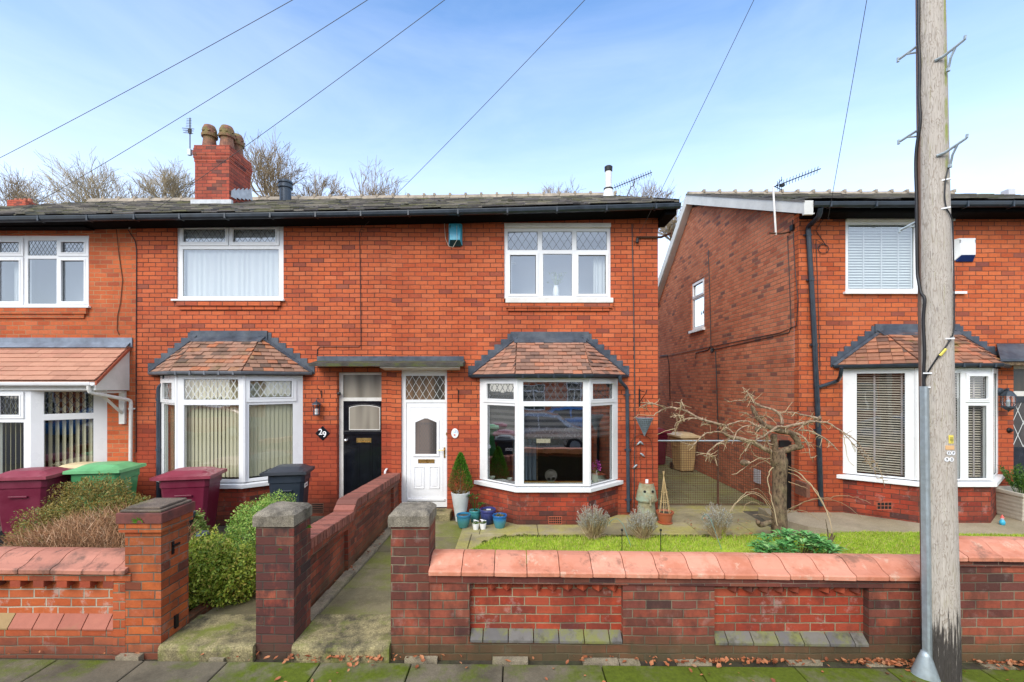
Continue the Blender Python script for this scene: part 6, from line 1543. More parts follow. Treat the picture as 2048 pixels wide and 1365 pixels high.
# tall white pot with conifer
x,y,_=W(921,1041,8.18); t=thing('potted_conifer','cone-shaped conifer, green tip and brown base, in a tall white pot','potted plant',(x,y,.012)); 
prof=[(0,0),(.088,0)]; 
for k in range(13):
    zz=.02+k*.036; r=.088+(.158-.088)*(k/12); prof+=[(r,zz),(r+.002,zz+.018)]
prof+=[(.165,.49),(.168,.51),(.158,.515),(.145,.50),(.13,.42),(0,.42)]
pot(t,prof,M['white_pot']); s_=soil(t,.14,.45)
rr=random.Random(3); b=MB(); 
def cone_leaves(b,n,z0,z1,rbase,side,size,cond):
    for i in range(n):
        u=rr.random()**.8; z=z0+(z1-z0)*u; r=rbase*((1-u)**.75)*(.55+.9*min(1,u*5))*rr.uniform(.65,1.08); a=rr.random()*6.283
        px,py=r*math.cos(a),r*math.sin(a)
        if not cond(u,px): continue
        d=Vector((math.cos(a)*.6,math.sin(a)*.6,1.1+rr.gauss(0,.3))).normalized(); q=d.cross(Vector((rr.gauss(0,1),rr.gauss(0,1),0))).normalized(); s=size*rr.uniform(.6,1.4)
        p=Vector((px,py,z)); b.add([p,p+d*s*.5+q*s*.18,p+d*s,p+d*s*.5-q*s*.18],[(0,1,2,3)])
cone_leaves(b,5200,.47,1.20,.175,0,.035,lambda u,px:(u+px*1.6+rr.gauss(0,.14)>.44)); b.build('green_foliage',M['leaf_conifer'],t)
b=MB(); cone_leaves(b,5200,.47,1.20,.175,0,.035,lambda u,px:(u+px*1.6+rr.gauss(0,.14)<=.44)); b.build('brown_foliage',M['leaf_brown'],t)
b=MB(); b.tube([(0,0,.42),(0,0,1.1)],[.012,.004],6); b.build('stem',M['bark_cherry'],t)
GP='glazed pots by the bay'
def glazedpot(label,px,py,Y,r,h,mat,plant=None,cat='plant pot'):
    x,y,_=W(px,py,Y); t=thing('plant_pot',label,cat,(x,y,.012))
    pot(t,[(0,0),(r*.62,0),(r*.66,h*.04),(r*.86,h*.40),(r*.93,h*.68),(r*.90,h*.80),(r*.99,h*.84),(r*1.0,h*.97),(r*.96,h),(r*.86,h*.98),(r*.82,h*.8),(0,h*.8)],mat,name='bowl'); soil(t,r*.82,h*.88)
    return t,r,h
t1,r_,h_=glazedpot('turquoise glazed pot with blue rim, front left of the pot cluster',927,1048,7.82,.125,.225,M['gl_turq'])
t2,r2,h2=glazedpot('teal glazed pot with a leafy evergreen, at the back of the cluster',950,1040,8.12,.105,.21,M['gl_teal'])
t3,_,_=glazedpot('dark blue flared pot in the middle of the pot cluster',976,1046,8.02,.145,.26,M['gl_navy'])
t4,_,_=glazedpot('blue-green glazed pot at the right end of the pot cluster, against the bay',999.5,1049,7.80,.125,.22,M['gl_blue'])
def rosette(b,c,n,L,wd,rr,droop=.5,up=.6):
    for i in range(n):
        a=rr.random()*6.28; e=rr.uniform(up*.4,up*1.3); d=Vector((math.cos(a),math.sin(a),e)).normalized(); s=d.cross(Vector((0,0,1))).normalized(); l=L*rr.uniform(.6,1.2); w=wd*rr.uniform(.7,1.2)
        p=Vector(c)+Vector((rr.gauss(0,1),rr.gauss(0,1),0))*.01; p1=p+d*l*.5; p2=p+d*l-Vector((0,0,l*droop*.35)); fold=Vector((0,0,w*.35))
        b.add([p,p1-s*w+fold,p1,p1+s*w+fold,p2],[(0,2,1),(0,3,2),(1,2,4),(2,3,4)])
b=MB(); rr=random.Random(8)
for k in range(9):
    a=k*.7; e=(.13*math.cos(a),.08*math.sin(a),h2+rr.uniform(.06,.26)); b.tube([(0,0,h2*.85),(e[0]*.5,e[1]*.5,e[2]*.6+.06),e],.004,4); rosette(b,e,9,.085,.016,rr,.6,.5)
b.build('foliage',M['leaf_dark'],t2)
b=MB(); rr=random.Random(9); leaves(b,(0,0,h_*.93),(.08,.08,.02),160,.02,rr,'vol'); b.build('foliage',M['leaf_olive'],t4)
b=MB(); b.box(-.03,.05,-.02,.04,.235,.25); b.build('pebbles',M['room_pale'],t3,bevel=.008)
for i,(px,Y,lab) in enumerate(((951.5,7.70,'small white pot of white flowers, left of the pair'),(966,7.72,'small white pot of white flowers, right of the pair'))):
    x,y,_=W(px,1050,Y); t=thing('flower_pot',lab,'flower pot',(x,y,.012)); pot(t,[(0,0),(.042,0),(.056,.085),(.058,.10),(.05,.10),(.045,.08),(0,.08)],M['upvc'])
    b=MB(); rr=random.Random(20+i); rosette(b,(0,0,.09),26,.07,.014,rr,.6,.7); b.build('foliage',M['leaf_small'],t); b=MB()
    for k in range(9):
        a=rr.random()*6.28; r=rr.uniform(.01,.05); c=Vector((r*math.cos(a),r*math.sin(a)-.01,.135+rr.uniform(-.01,.02)))
        for q in range(5):
            an=q*1.256+a; d=Vector((math.cos(an),math.sin(an)*.6,.45)); s=Vector((-math.sin(an),math.cos(an),0))*.011; b.add([c,c+d*.016+s,c+d*.024,c+d*.016-s],[(0,1,2,3)])
    b.build('flowers',M['white_paint'],t)
# chimney-pot face ornament
x,y,_=W(1293,1034,8.28); t=thing('chimney_pot_ornament','weathered old clay chimney pot with two eye holes like a face','garden ornament',(x,y,.012))
tt=NT('mossy_clay_pot'); P=tt.geo()['Position']; z=tt.sep(P)[2]; c=tt.mix(tt.ramp(tt.noise(P,9,5,.7),[(.35,0.0),(.68,1.0)]),(.20,.16,.09),(.36,.34,.20)); c=tt.mix(tt.math('MULTIPLY',tt.ramp(tt.noise(P,6,5,.65),[(.45,0.0),(.62,1.0)]),.8),c,(.26,.34,.25)); c=tt.mix(tt.math('MULTIPLY',tt.ramp(tt.noise(P,4,4,.7),[(.55,0.0),(.7,1.0)]),.6),c,(.33,.17,.10)); M['mossy_clay']=tt.done(tt.bsdf(c,.85,0,tt.bump(tt.noise(P,40,4,.6),.5,.008)))
pot(t,[(0,0),(.205,0),(.20,.02),(.165,.12),(.15,.26),(.15,.33),(.19,.345),(.195,.37),(.185,.375),(.18,.40),(.16,.52),(.155,.525),(.14,.60),(.135,.605),(.125,.66),(.115,.66),(.105,.60),(0,.60)],M['mossy_clay'],name='pot_body')
b=MB()
for sx in (-.085,.085):
    b.M=Matrix.Translation((sx*.86,-math.sqrt(max(0,.158**2-(sx*.86)**2))-.004,.53))@Matrix.Rotation(math.atan2(sx*.86,.14),4,'Z')@Matrix.Rotation(R(90),4,'X'); b.lathe([(.0,.0),(.024,.0),(.024,-.01),(.0,-.01)],0,0,14)
b.build('eye_holes',M['dark'],t); b=MB(); b.tube([(.01,-.145,.47),(.012,-.19,.40),(.012,-.205,.33),(.012,-.21,.30)],[.02,.016,.014,.02],8); b.tube([(-.01,-.175,.455),(.06,-.16,.455)],.008,6); b.build('nose',M['mossy_clay'],t)
b=MB(); b.tube([(0,0,.655),(.0,0,.665)],.124,20); b.build('rim_ring',M['terracotta'],t); 
b=MB(); b.box(-.035,.015,-.06,-.045,.66,.735); o=b.build('plant_tag',M['upvc'],t)
# terracotta pot with cane wigwam
x,y,_=W(1330,1035,8.05); t=thing('cane_wigwam_pot','terracotta pot with a wigwam of bamboo canes by the mesh gate','plant pot',(x,y,.012))
pot(t,[(0,0),(.12,0),(.13,.015),(.10,.02),(.105,.03),(.135,.17),(.15,.175),(.155,.205),(.14,.205),(.12,.16),(0,.16)],M['terracotta'],name='bowl'); soil(t,.125,.18)
b=MB()
for k in range(6): a=k*1.047; b.tube([(.10*math.cos(a),.10*math.sin(a),.16),(-.012*math.cos(a)-.025,-.012*math.sin(a),.90+rnd.uniform(-.03,.03))],.006,6)
for zz,r in ((.38,.075),(.55,.055)): b.tube([(r*math.cos(a*.785)-.012,r*math.sin(a*.785),zz) for a in range(9)],.004,5)
b.build('canes',plain('bamboo_cane',(.50,.36,.17),.6,var=.2,scale=30),t)
# pale square planter, right
x,y=fu(2046,7.9),7.93; t=thing('stone_planter','pale square tapered planter with a dark green shrub by the right door','planter',(x,y,.135))
b=MB(); 
def sqr(r,z): return [(-r,-r,z),(r,-r,z),(r,r,z),(-r,r,z)]
rg=[]; N=12
for k in range(N+1): 
    zz=.42*k/N; r=.20+.085*k/N; rg+=sqr(r+(.003 if k%2 else 0),zz)
rg+=sqr(.305,.43)+sqr(.31,.49)+sqr(.28,.495)+sqr(.26,.42); m=len(rg)//4
b.add(rg,[(0,3,2,1),tuple(range(4*m-4,4*m))]+[(4*k+i,4*k+(i+1)%4,4*k+4+(i+1)%4,4*k+4+i) for k in range(m-1) for i in range(4)]); b.build('planter_body',M['stone_pot'],t,bevel=.008)
b=MB(); rr=random.Random(4)
for k in range(34):
    a=rr.random()*6.28; e=Vector((rr.gauss(0,.13),rr.gauss(0,.13),rr.uniform(.66,.92))); b.tube([(e.x*.3,e.y*.3,.42),tuple(e)],.004,4)
    for q in range(46): u=rr.uniform(.25,1.05); p=Vector((e.x*.3,e.y*.3,.42)).lerp(e,u); d=Vector((rr.gauss(0,1),rr.gauss(0,1),.8+rr.random())).normalized(); s=d.cross(Vector((rr.gauss(0,1),rr.gauss(0,1),0))).normalized(); b.add([p,p+d*.03+s*.007,p+d*.055,p+d*.03-s*.007],[(0,1,2,3)])
b.build('foliage',M['leaf_dark'],t)

# ================================================================== SHRUBS
def shrub(name,label,cat,blobs,mat,size,seed,stems=None,group=None,zmin=.03,asp=.55,thin=.22,lump=.2,lumps=3,upb=.3,core=None):
    t=thing(name,label,cat,(blobs[0][0][0],blobs[0][0][1],0),group=group); rr=random.Random(seed); b=MB(); ox,oy=blobs[0][0][:2]
    for c,r,n in blobs: leaves(b,(c[0]-ox,c[1]-oy,c[2]),r,n,size,rr,'shell',asp,upb,zmin,thin,lump,lumps)
    b.build('foliage',M[mat],t)
    s=MB()
    for c,r,n in blobs:
        for k in range(stems or 14):
            a=rr.random()*6.28; e=Vector((c[0]-ox+math.cos(a)*r[0]*.8*rr.random(),c[1]-oy+math.sin(a)*r[1]*.8*rr.random(),c[2]+r[2]*rr.uniform(0,.8))); p0=Vector((c[0]-ox+rr.gauss(0,.04),c[1]-oy+rr.gauss(0,.04),0.0)); mid=p0.lerp(e,.5)+Vector((rr.gauss(0,.03),rr.gauss(0,.03),.03))
            s.tube([p0,mid,e],[.008,.006,.003],5)
    s.build('stems',M['bark_cherry'],t); return t
# bright box hedge behind the dark pillar, lime bush, small bush, heath bush
shrub('box_bush','bright green clipped box bush behind the sooty middle pillar','bush',[((-3.42,6.15,.46),(.42,.46,.45),15000),((-3.55,6.75,.46),(.36,.42,.42),5000)],'leaf_box',.028,1,lump=.12)
shrub('box_bush','lime green straggly box bush beside the orange pillar',"bush",[((-3.44,5.05,.41),(.33,.33,.42),9500),((-3.13,5.12,.33),(.27,.32,.34),5200)],'leaf_lime',.036,2,lump=.22,lumps=4,thin=.28,stems=26)
shrub('small_bush','small pale green bush behind the solar lamp, below the maroon bin','bush',[((-4.22,5.80,.55),(.26,.24,.34),3800)],'leaf_small',.045,3,lump=.2)
shrub('heath_bush','olive and rust coloured heath bush in front of the green bin','bush',[((-5.32,5.75,.80),(.46,.36,.50),24000),((-5.75,5.65,.62),(.40,.34,.38),9000),((-4.88,5.7,.70),(.32,.32,.38),11000)],'leaf_olive',.030,4,lump=.22,lumps=3.5,asp=.35)
# dead brown twiggy hedge
t=thing('dead_hedge','leafless brown twiggy hedge spilling over the left front wall','hedge',(-4.3,4.85,0)); rr=random.Random(6); b=MB()
for i in range(8500):
    x0=rr.uniform(-5.25,-3.70); y0=rr.uniform(4.52,5.35); top=.60+.50*max(0,1-((x0+4.5)/.95)**2)**.6
    z0=rr.uniform(.45,1.0)**.8*top-.06
    sp=(x0+4.4)*.55; d=Vector((sp+rr.gauss(0,.55)-.25,rr.gauss(-.15,.5),rr.uniform(.25,1.1))).normalized()
    L=rr.uniform(.05,.17); p=Vector((x0+4.3,y0-4.85,z0)); p1=p+d*L*.5+Vector((0,0,rr.gauss(0,.01))); p2=p+d*L+Vector((rr.gauss(0,.02),0,rr.gauss(0,.02)))
    s=d.cross(Vector((0,1,.2))).normalized()*.0026
    b.add([p-s,p+s,p1+s*.8,p1-s*.8,p2],[(0,1,2,3),(3,2,4)])
for i in range(900):
    x0=rr.uniform(-5.3,-3.72); y0=rr.uniform(4.5,4.9); p=Vector((x0+4.3,y0-4.85,rr.uniform(.45,.8))); d=Vector(((x0+4.2)*.6-.3+rr.gauss(0,.4),rr.gauss(-.3,.3),rr.uniform(-.1,.8))).normalized(); L=rr.uniform(.1,.3); s=d.cross(Vector((0,1,.2))).normalized()*.003
    b.add([p-s,p+s,p+d*L],[(0,1,2)])
b.build('twigs',M['twig_brown'],t); b=MB()
for i in range(60): x0=rr.uniform(-.85,.5); b.tube([(x0*.6,rr.uniform(-.2,.4),0),(x0,rr.uniform(-.3,.5),.7)],[.012,.004],5)
b.build('stems',M['bark_cherry'],t)
# solar lamp pair by the small bush
for (px,py,Y,lab) in ((387,1032,5.35,'black solar stake lamp leaning beside the orange pillar'),(405,1066,5.2,'grey disc-topped solar lamp low among the box bushes')):
    x,y,z=W(px,py,Y); t=thing('solar_lamp',lab,'garden lamp',(x,y,z)); b=MB()
    if 'leaning' in lab: b.tube([(0,0,.05),(-.02,0,-.02),(-.05,0,-.18),(-.06,0,-z)],[.028,.03,.012,.01],8); b.build('stake',M['iron'],t); b=MB(); b.tube([(.012,-.01,.055),(-.012,-.03,-.02)],[.024,.026],8); b.build('lens',M['lantern'],t)
    else: b.lathe([(.0,-.03),(.07,-.03),(.085,-.015),(.06,.01),(.0,.02)],0,0,16); b.build('lamp_head',M['lantern'],t); b=MB(); b.tube([(0,0,-.03),(0,0,-z)],.01,6); b.build('stake',M['iron'],t)
# fern tufts on pillars
def tuft(px,py,Y,n,s,seed,label):
    b=MB(); rr=random.Random(seed); c=Vector(W(px,py,Y))
    for i in range(n):
        a=rr.uniform(-1.4,1.4); d=Vector((math.sin(a)*.8,-.5,math.cos(a)*.9)).normalized(); q=d.cross(Vector((0,1,0))).normalized()*s*.10; L=s*rr.uniform(.6,1.2); b.add([c-q*.4,c+q*.4,c+d*L*.6+q,c+d*L,c+d*L*.6-q],[(0,1,2,3,4)])
    o=b.build('wall_fern',M['leaf_conifer'],None); tag(o,label,'fern')
tuft(281,1046,YW-.04,18,.075,1,'small green fern growing from the top of the orange pillar')
tuft(618,1056,YW+.2,10,.05,2,'tiny fern on the right side of the sooty pillar'); tuft(561,1100,YW-.005,7,.03,3,'tiny seedling on the face of the sooty pillar')
# lavenders
def lav(px,py,Y,w,h,seed,label,green=False):
    x,y,_=W(px,py,Y); t=thing('lavender_bush',label,'bush',(x,y,.01),group='grey lavender bushes'); rr=random.Random(seed); s=MB(); l=MB()
    for i in range(210):
        a=rr.random()*6.28; e=Vector((math.cos(a)*w*.5*rr.random()**.5,math.sin(a)*w*.45*rr.random()**.5,h*rr.uniform(.55,1.0)))
        e.z*=1-.35*(e.x/(w*.5))**2; p0=Vector((rr.gauss(0,.035),rr.gauss(0,.035),0)); mid=p0.lerp(e,.5)+Vector((rr.gauss(0,.02),rr.gauss(0,.02),-.01))
        s.tube([p0,mid,e],[.0035,.003,.002],3,False)
        for q in range(20):
            u=rr.uniform(.72,1.04); p=mid.lerp(e,(u-.5)*2) if u>.5 else p0.lerp(mid,u*2); d=Vector((rr.gauss(0,.6),rr.gauss(0,.6),1)).normalized(); k=d.cross(Vector((rr.gauss(0,1),rr.gauss(0,1),0))).normalized(); L=.028*rr.uniform(.6,1.3)
            l.add([p,p+d*L*.5+k*.0035,p+d*L,p+d*L*.5-k*.0035],[(0,1,2,3)])
    for i in range(60):
        a=rr.random()*6.28; e=Vector((math.cos(a)*w*.4,math.sin(a)*w*.3,h*rr.uniform(.02,.45))); s.tube([(0,0,.02),tuple(e)],[.003,.0015],3,False)
    s.build('stems',M['twig_straw'],t); l.build('foliage',M['leaf_lav'],t)
    if green:
        g=MB(); 
        for i in range(90): a=rr.random()*6.28; p=Vector((rr.gauss(.06,.03),rr.gauss(0,.03),0)); d=Vector((math.cos(a)*.3,math.sin(a)*.3,1)).normalized(); k=d.cross(Vector((0,1,0))).normalized()*.006; L=rr.uniform(.08,.24); g.add([p-k,p+k,p+d*L],[(0,1,2)])
        g.build('grass_tuft',M['grass'],t)
lav(1187,1080,7.22,.54,.53,1,'silvery lavender bush with straw stems in front of the bay, leftmost of three')
lav(1284,1078,7.22,.50,.48,2,'silvery lavender bush in front of the clay chimney pot')
lav(1434,1083,7.25,.50,.52,3,'sparse lavender bush with green tuft, in front of the mesh gate',True)
# rhododendron
t=thing('evergreen_shrub','low glossy green broad-leaved shrub just behind the terracotta coping','bush',(3.9,6.30,.03)); rr=random.Random(31); b=MB(); s=MB()
for k in range(95):
    u=rr.uniform(-1,1); e=Vector((u*.52+rr.gauss(0,.03),rr.uniform(-.28,.28),.06+.33*(1-u*u*.75)*rr.uniform(.45,1))); s.tube([(e.x*.4,e.y*.4,0),tuple(e)],.004,4); rosette(b,e,9,.135,.024,rr,.45,.45)
b.build('foliage',M['leaf_rhodo'],t); s.build('stems',M['bark_cherry'],t)
# garden stakes and wire hoops
for px,lab in ((1244,'black ball-topped garden stake nearer the pillar'),(1321.5,'black ball-topped garden stake nearer the weeping tree')):
    x,y,z=W(px,1063,6.55); b=MB(); b.tube([(x,y,0),(x,y,z)],.0065,6); b.lathe([(.0,z-.004),(.014,z+.004),(.019,z+.018),(.014,z+.032),(.0,z+.038)],x,y,12); o=b.build('garden_stake',M['iron'],None,loc=(x,y,0)); tag(o,lab,'stake',None)
M['green_wire']=plain('green_garden_wire',(.10,.22,.20),.5)
for x0,x1,top,Y,lab in ((1403,1414,1028,7.0,'green wire plant hoop beside the sparse lavender'),(1218,1240,1036,7.1,'thin wire hoop behind the leftmost lavender')):
    z=fv(top,Y); xa,xb=fu(x0,Y),fu(x1,Y)+.03; pts=[(xa+.02,Y,z-.10)]+[(xa+(xb-xa)*i/8,Y-.01*i,z-.08+.08*math.sin(math.pi*i/8)) for i in range(9)]+[(xb+.08,Y-.25,.02)]; b=MB(); b.tube(pts,.004,5); o=b.build('wire_hoop',M['green_wire'],None); tag(o,lab,'hoop')

# ================================================================== MESH GATE
t=thing('mesh_gate','low rusty wire mesh gate across the side passage','gate',(XC,9.15,0)); GY=9.15; x0,x1=XC+.02,XD-.03; z0,z1=.05,fv(882,GY)
b=MB(); b.tube([(x0,GY,z1),(x1,GY,z1)],.016,8); b.build('top_rail',M['galv'],t); b=MB(); b.tube([(x0,GY,z0),(x1,GY,z0)],.010,6)
for px in (1436,): b.box(fu(px,GY)-.018,fu(px,GY)+.018,GY-.014,GY+.014,z0,z1-.17)
b.build('frame',M['rust'],t); b=MB(); xx=x0
while xx<x1: b.tube([(xx,GY-.004,z0),(xx,GY-.004,z1)],.0032,4,False); xx+=.046
zz=z0
while zz<z1: b.tube([(x0,GY+.0,zz),(x1,GY+.0,zz)],.0032,4,False); zz+=.046
b.build('wire_mesh',M['rust'],t)
for o in t.children:
    for v_ in o.data.vertices: v_.co-=Vector((XC,9.15,0))
b=MB(); b.box(fu(1574,8.55),fu(1581,8.55),8.50,8.56,.0,fv(884,8.55)); o=b.build('gate_post',M['iron'],None); tag(o,'black square gate post against the corner of the right house','post')
b=MB(); x,y,z=W(1580,881,8.5); b.box(x-.2,x-.02,y-.02,y+.03,z-.13,z-.0); 
o=b.build('gate_latch',M['iron'],None); tag(o,'black latch box at the top of the gate post','latch')

# ================================================================== WEEPING TREE
t=thing('weeping_tree','bare pruned weeping cherry with knobbly trunk and pale arching limbs','tree',(3.99,7.35,0.0)); TY=7.35
def zp2(zx,zy,dy=0): 
    px,py=1260+zx/2.844,640+zy/2.844; Y=TY+dy; return Vector((fu(px,Y)-3.99,Y-TY,fv(py,Y)))
kk=TY/FPX/2.844   # metres per zoom pixel
def smoothpath(pts,rads,sub=4):
    P=[];Rr=[]
    n=len(pts)
    for i in range(n-1):
        p0=pts[max(i-1,0)];p1=pts[i];p2=pts[i+1];p3=pts[min(i+2,n-1)]
        for k in range(sub):
            u=k/sub; P.append(.5*((2*p1)+(-p0+p2)*u+(2*p0-5*p1+4*p2-p3)*u*u+(-p0+3*p1-3*p2+p3)*u**3)); Rr.append(rads[i]+(rads[i+1]-rads[i])*u)
    P.append(pts[-1]); Rr.append(rads[-1]); return P,Rr
rr=random.Random(17)
def limb(b,data,dy0=0,dy1=0,scale=1.0,sub=4,n=8,wob=.003):
    m=len(data); pts=[zp2(d[0],d[1],dy0+(dy1-dy0)*i/(m-1)) for i,d in enumerate(data)]; rads=[d[2]*kk*scale*.76 for d in data]
    P,Q=smoothpath(pts,rads,sub); P=[p+Vector((rr.gauss(0,wob),rr.gauss(0,wob),rr.gauss(0,wob))) if 0<i<len(P)-1 else p for i,p in enumerate(P)]
    b.tube(P,Q,n); return P,Q
b=MB(); kk*=.87; P,Q=smoothpath([zp2(851,1235),zp2(849,1130),zp2(848,1000),zp2(853,880),zp2(848,800),zp2(836,745)],[52*kk,46*kk,42*kk,43*kk,48*kk,40*kk],6)
# knobbly trunk
vs=[];fs=[];N=22
for i,p in enumerate(P):
    for k in range(N):
        a=2*math.pi*k/N; r=Q[i]*(1+.16*noise.noise(Vector((math.cos(a)*1.6,math.sin(a)*1.6,p.z*6)))+.10*noise.noise(Vector((math.cos(a)*4,math.sin(a)*4,p.z*18))))
        vs.append((p.x+r*math.cos(a),p.y+r*math.sin(a),p.z))
for i in range(len(P)-1):
    for k in range(N): fs.append((i*N+k,i*N+(k+1)%N,(i+1)*N+(k+1)%N,(i+1)*N+k))
fs.append(tuple(range((len(P)-1)*N,len(P)*N))); b.add(vs,fs)
limb(b,[(830,760,28),(822,700,26),(815,655,27)],0,-.02)
limb(b,[(850,755,30),(900,735,27),(965,722,27),(985,730,12)],0,-.06); limb(b,[(965,722,24),(945,680,25),(905,640,24),(840,630,26),(780,605,20),(735,570,18),(712,530,16),(700,500,13),(688,487,9)],-.05,.05)
limb(b,[(760,600,22),(735,610,20),(715,625,14),(735,635,10)],.03,-.06)
limb(b,[(725,545,14),(700,520,12),(690,500,10)],0,.1)
limb(b,[(800,1150,20),(745,1165,24),(725,1150,18)],-.05,-.15)
b.build('trunk',M['bark_cherry'],t,smooth=True)
b=MB()
L=[([(800,750,20),(760,730,22),(700,700,19),(620,675,17),(555,660,16),(535,625,13),(540,605,11),(470,585,11),(380,555,10),(320,520,9),(250,500,8),(200,505,7),(160,525,5),(132,548,3)],0,-.25),
([(200,507,7),(165,487,6),(110,478,5),(55,497,3)],-.2,-.3),([(540,610,9),(575,590,7),(650,575,6),(700,592,5),(780,640,3)],-.1,-.2),
([(555,660,9),(515,638,6),(440,645,6),(390,680,5),(355,715,4),(285,693,2)],-.1,-.3),([(565,678,9),(500,705,7),(450,745,6),(430,775,5),(400,760,3)],-.1,-.35),([(445,760,5),(485,790,3)],-.3,-.35),
([(420,570,8),(340,560,6),(290,575,5),(258,592,3),(255,640,2)],-.15,-.3),([(290,500,7),(296,475,6),(290,460,4)],-.2,-.2),([(300,545,5),(240,548,2)],-.2,-.3),([(520,595,7),(560,620,5),(590,650,3)],-.1,-.2),([(470,585,6),(405,600,3)],-.1,-.1),
([(865,595,13),(862,560,12),(830,520,11),(740,490,10),(705,468,10),(692,440,9),(665,430,8),(655,465,4)],0,.15),([(665,432,6),(665,405,4),(637,384,2)],.15,.2),([(655,458,4),(600,460,3),(555,468,2)],.15,.25),
([(880,612,12),(950,595,13),(1020,582,12),(1075,562,15),(1080,552,10)],0,-.1),([(1065,560,12),(1000,545,7),(930,528,4),(862,523,3)],-.1,-.05),
([(900,612,10),(840,608,10),(795,638,9),(755,665,8),(705,690,6),(665,725,5),(655,752,3)],-.05,-.35),([(705,690,5),(680,680,3)],-.3,-.35),([(795,640,5),(745,660,4),(700,640,3)],-.1,-.2),
([(1070,580,8),(1130,590,6),(1205,635,5),(1285,690,4),(1350,770,3),(1420,850,3),(1450,960,2)],-.1,-.4),([(1205,635,4),(1290,730,3),(1345,800,3),(1400,870,2)],-.2,-.5),([(1130,590,5),(1060,580,5),(1000,590,4),(950,632,4)],-.1,-.1),
([(960,630,8),(1020,632,6),(1080,660,6),(1130,692,5),(1185,745,3)],-.05,-.3),([(940,640,9),(990,672,6),(1015,720,4),(1028,790,2)],-.05,-.3),([(965,700,8),(1000,690,5),(985,660,3)],-.05,.05),([(930,628,6),(980,600,4),(1040,585,3)],.1,.1),
([(780,620,5),(720,600,5),(650,607,5),(605,640,4),(580,712,2)],-.05,-.3),([(770,590,4),(765,560,3),(690,550,3),(655,525,2)],.0,.2),([(735,550,6),(780,548,3)],0,.1),([(760,640,4),(785,700,3),(800,745,3)],-.1,-.1)]
for d,a,c in L: limb(b,d,a,c)
b.build('limbs',M['bark_limb'],t,smooth=True)
b=MB()
Wd=[([(895,850,6),(960,870,6),(1020,930,5),(1070,1000,5),(1110,1070,5),(1140,1160,4),(1150,1300,4)],0,-.9),([(895,830,4),(950,852,4),(1042,870,2)],0,-.4),([(900,870,5),(950,890,4),(1050,960,4),(1090,1040,3),(1150,1120,3)],0,-.6),
([(895,1085,4),(950,1055,4),(1040,1020,3),(1120,1015,3),(1200,1000,3),(1290,1010,2),(1370,1045,2)],0,-.7),([(900,1095,4),(1000,1035,3),(1130,1020,3),(1230,1060,2),(1320,1130,2)],0,-.8),([(890,1100,4),(980,1085,3),(1080,1140,2)],0,-.4),
([(812,1100,4),(765,1025,4),(700,988,3),(640,1010,3),(590,1060,3),(565,1095,2)],0,-.5),([(812,1080,4),(750,1000,3),(680,980,3),(620,1020,2),(580,1090,2)],0,-.4),([(810,1060,3),(740,970,3),(690,965,2)],0,-.3),([(815,840,5),(787,880,4),(790,960,4),(812,1050,4),(838,1170,4)],-.1,-.25),
([(812,1130,4),(760,1110,3),(700,1110,2)],0,-.3),([(800,1120,3),(720,1040,3),(660,1050,2),(640,1100,2)],0,-.4),([(800,790,4),(770,790,3),(715,775,3),(690,740,2)],0,-.2),([(800,820,4),(740,790,3),(690,810,3),(640,850,3),(578,880,2)],0,-.35),([(790,800,3),(720,820,3),(680,850,2)],0,-.3),([(900,920,4),(960,940,3),(1010,960,2)],0,-.2),
([(1210,640,3),(1225,720,3),(1240,790,2),(1275,832,2)],-.2,-.3),([(780,640,3),(770,700,3),(790,750,2)],.0,-.1),([(290,500,3),(270,560,4),(265,610,4),(255,655,4)],-.2,-.3),([(300,480,3),(350,500,2)],-.2,-.2),([(240,500,3),(240,465,2)],-.2,-.2),([(1000,545,3),(940,590,2)],0,0),([(135,545,3),(60,540,2),(20,560,2)],-.3,-.4),([(130,470,3),(60,470,2)],-.2,-.3)]
for d,a,c in Wd: limb(b,d,a,c,.9,4,5,.005)
for i in range(420):
    d,a,c=rr.choice(L); j=rr.randrange(len(d)-1); u=rr.random(); x=d[j][0]+(d[j+1][0]-d[j][0])*u; y=d[j][1]+(d[j+1][1]-d[j][1])*u
    dx,dy=rr.gauss(0,28),rr.gauss(12,24); limb(b,[(x,y,3),(x+dx*.5+rr.gauss(0,4),y+dy*.4,2.4),(x+dx,y+dy,1.4)],(a+c)/2,(a+c)/2+rr.gauss(0,.1),1,3,4,.003)
b.build('weeping_twigs',M['twig_straw'],t)
# bird feeder hanging in the tree
c=zp2(650,812,-.3)+Vector((3.99,TY,0)); t=thing('bird_feeder','round grey-brown bird feeder hanging in the weeping tree','feeder',tuple(c)); b=MB(); b.lathe([(0,-.05),(.03,-.045),(.052,-.015),(.05,.015),(.03,.04),(.0,.048)],0,0,16,sx=1.3); b.build('shell',M['bark_cherry'],t,smooth=True); b=MB(); b.lathe([(0,-.03),(.025,-.02),(.032,.005),(.02,.025),(0,.03)],.05,-.02,12); b.build('fat_ball',M['bark_limb'],t,smooth=True); b=MB(); b.tube([(0,0,.045),(.01,.02,.13)],.002,4); b.build('string',M['wire'],t)
# cut sapling stump
x,y,_=W(1661,1106,6.5); t=thing('sapling_stump','small cut stump with thin shoots on the right lawn','tree',(x,y,.12)); b=MB(); b.tube([(-.02,0,-.1),(-.0,0,.12),(.03,0,.22)],[.03,.022,.012],8); b.tube([(-.02,0,.02),(-.04,0,.25),(-.07,0,.42)],[.012,.008,.004],6); b.tube([(.02,0,.1),(.05,-.02,.2)],[.012,.006],6); b.build('trunk',M['bark_cherry'],t); b=MB()
for k in range(12): b.tube([(rr.gauss(0,.03),rr.gauss(0,.03),-.1),(rr.gauss(.05,.10),rr.gauss(-.05,.08),rr.uniform(.0,.16))],.003,4)
b.build('shoots',M['twig_straw'],t)

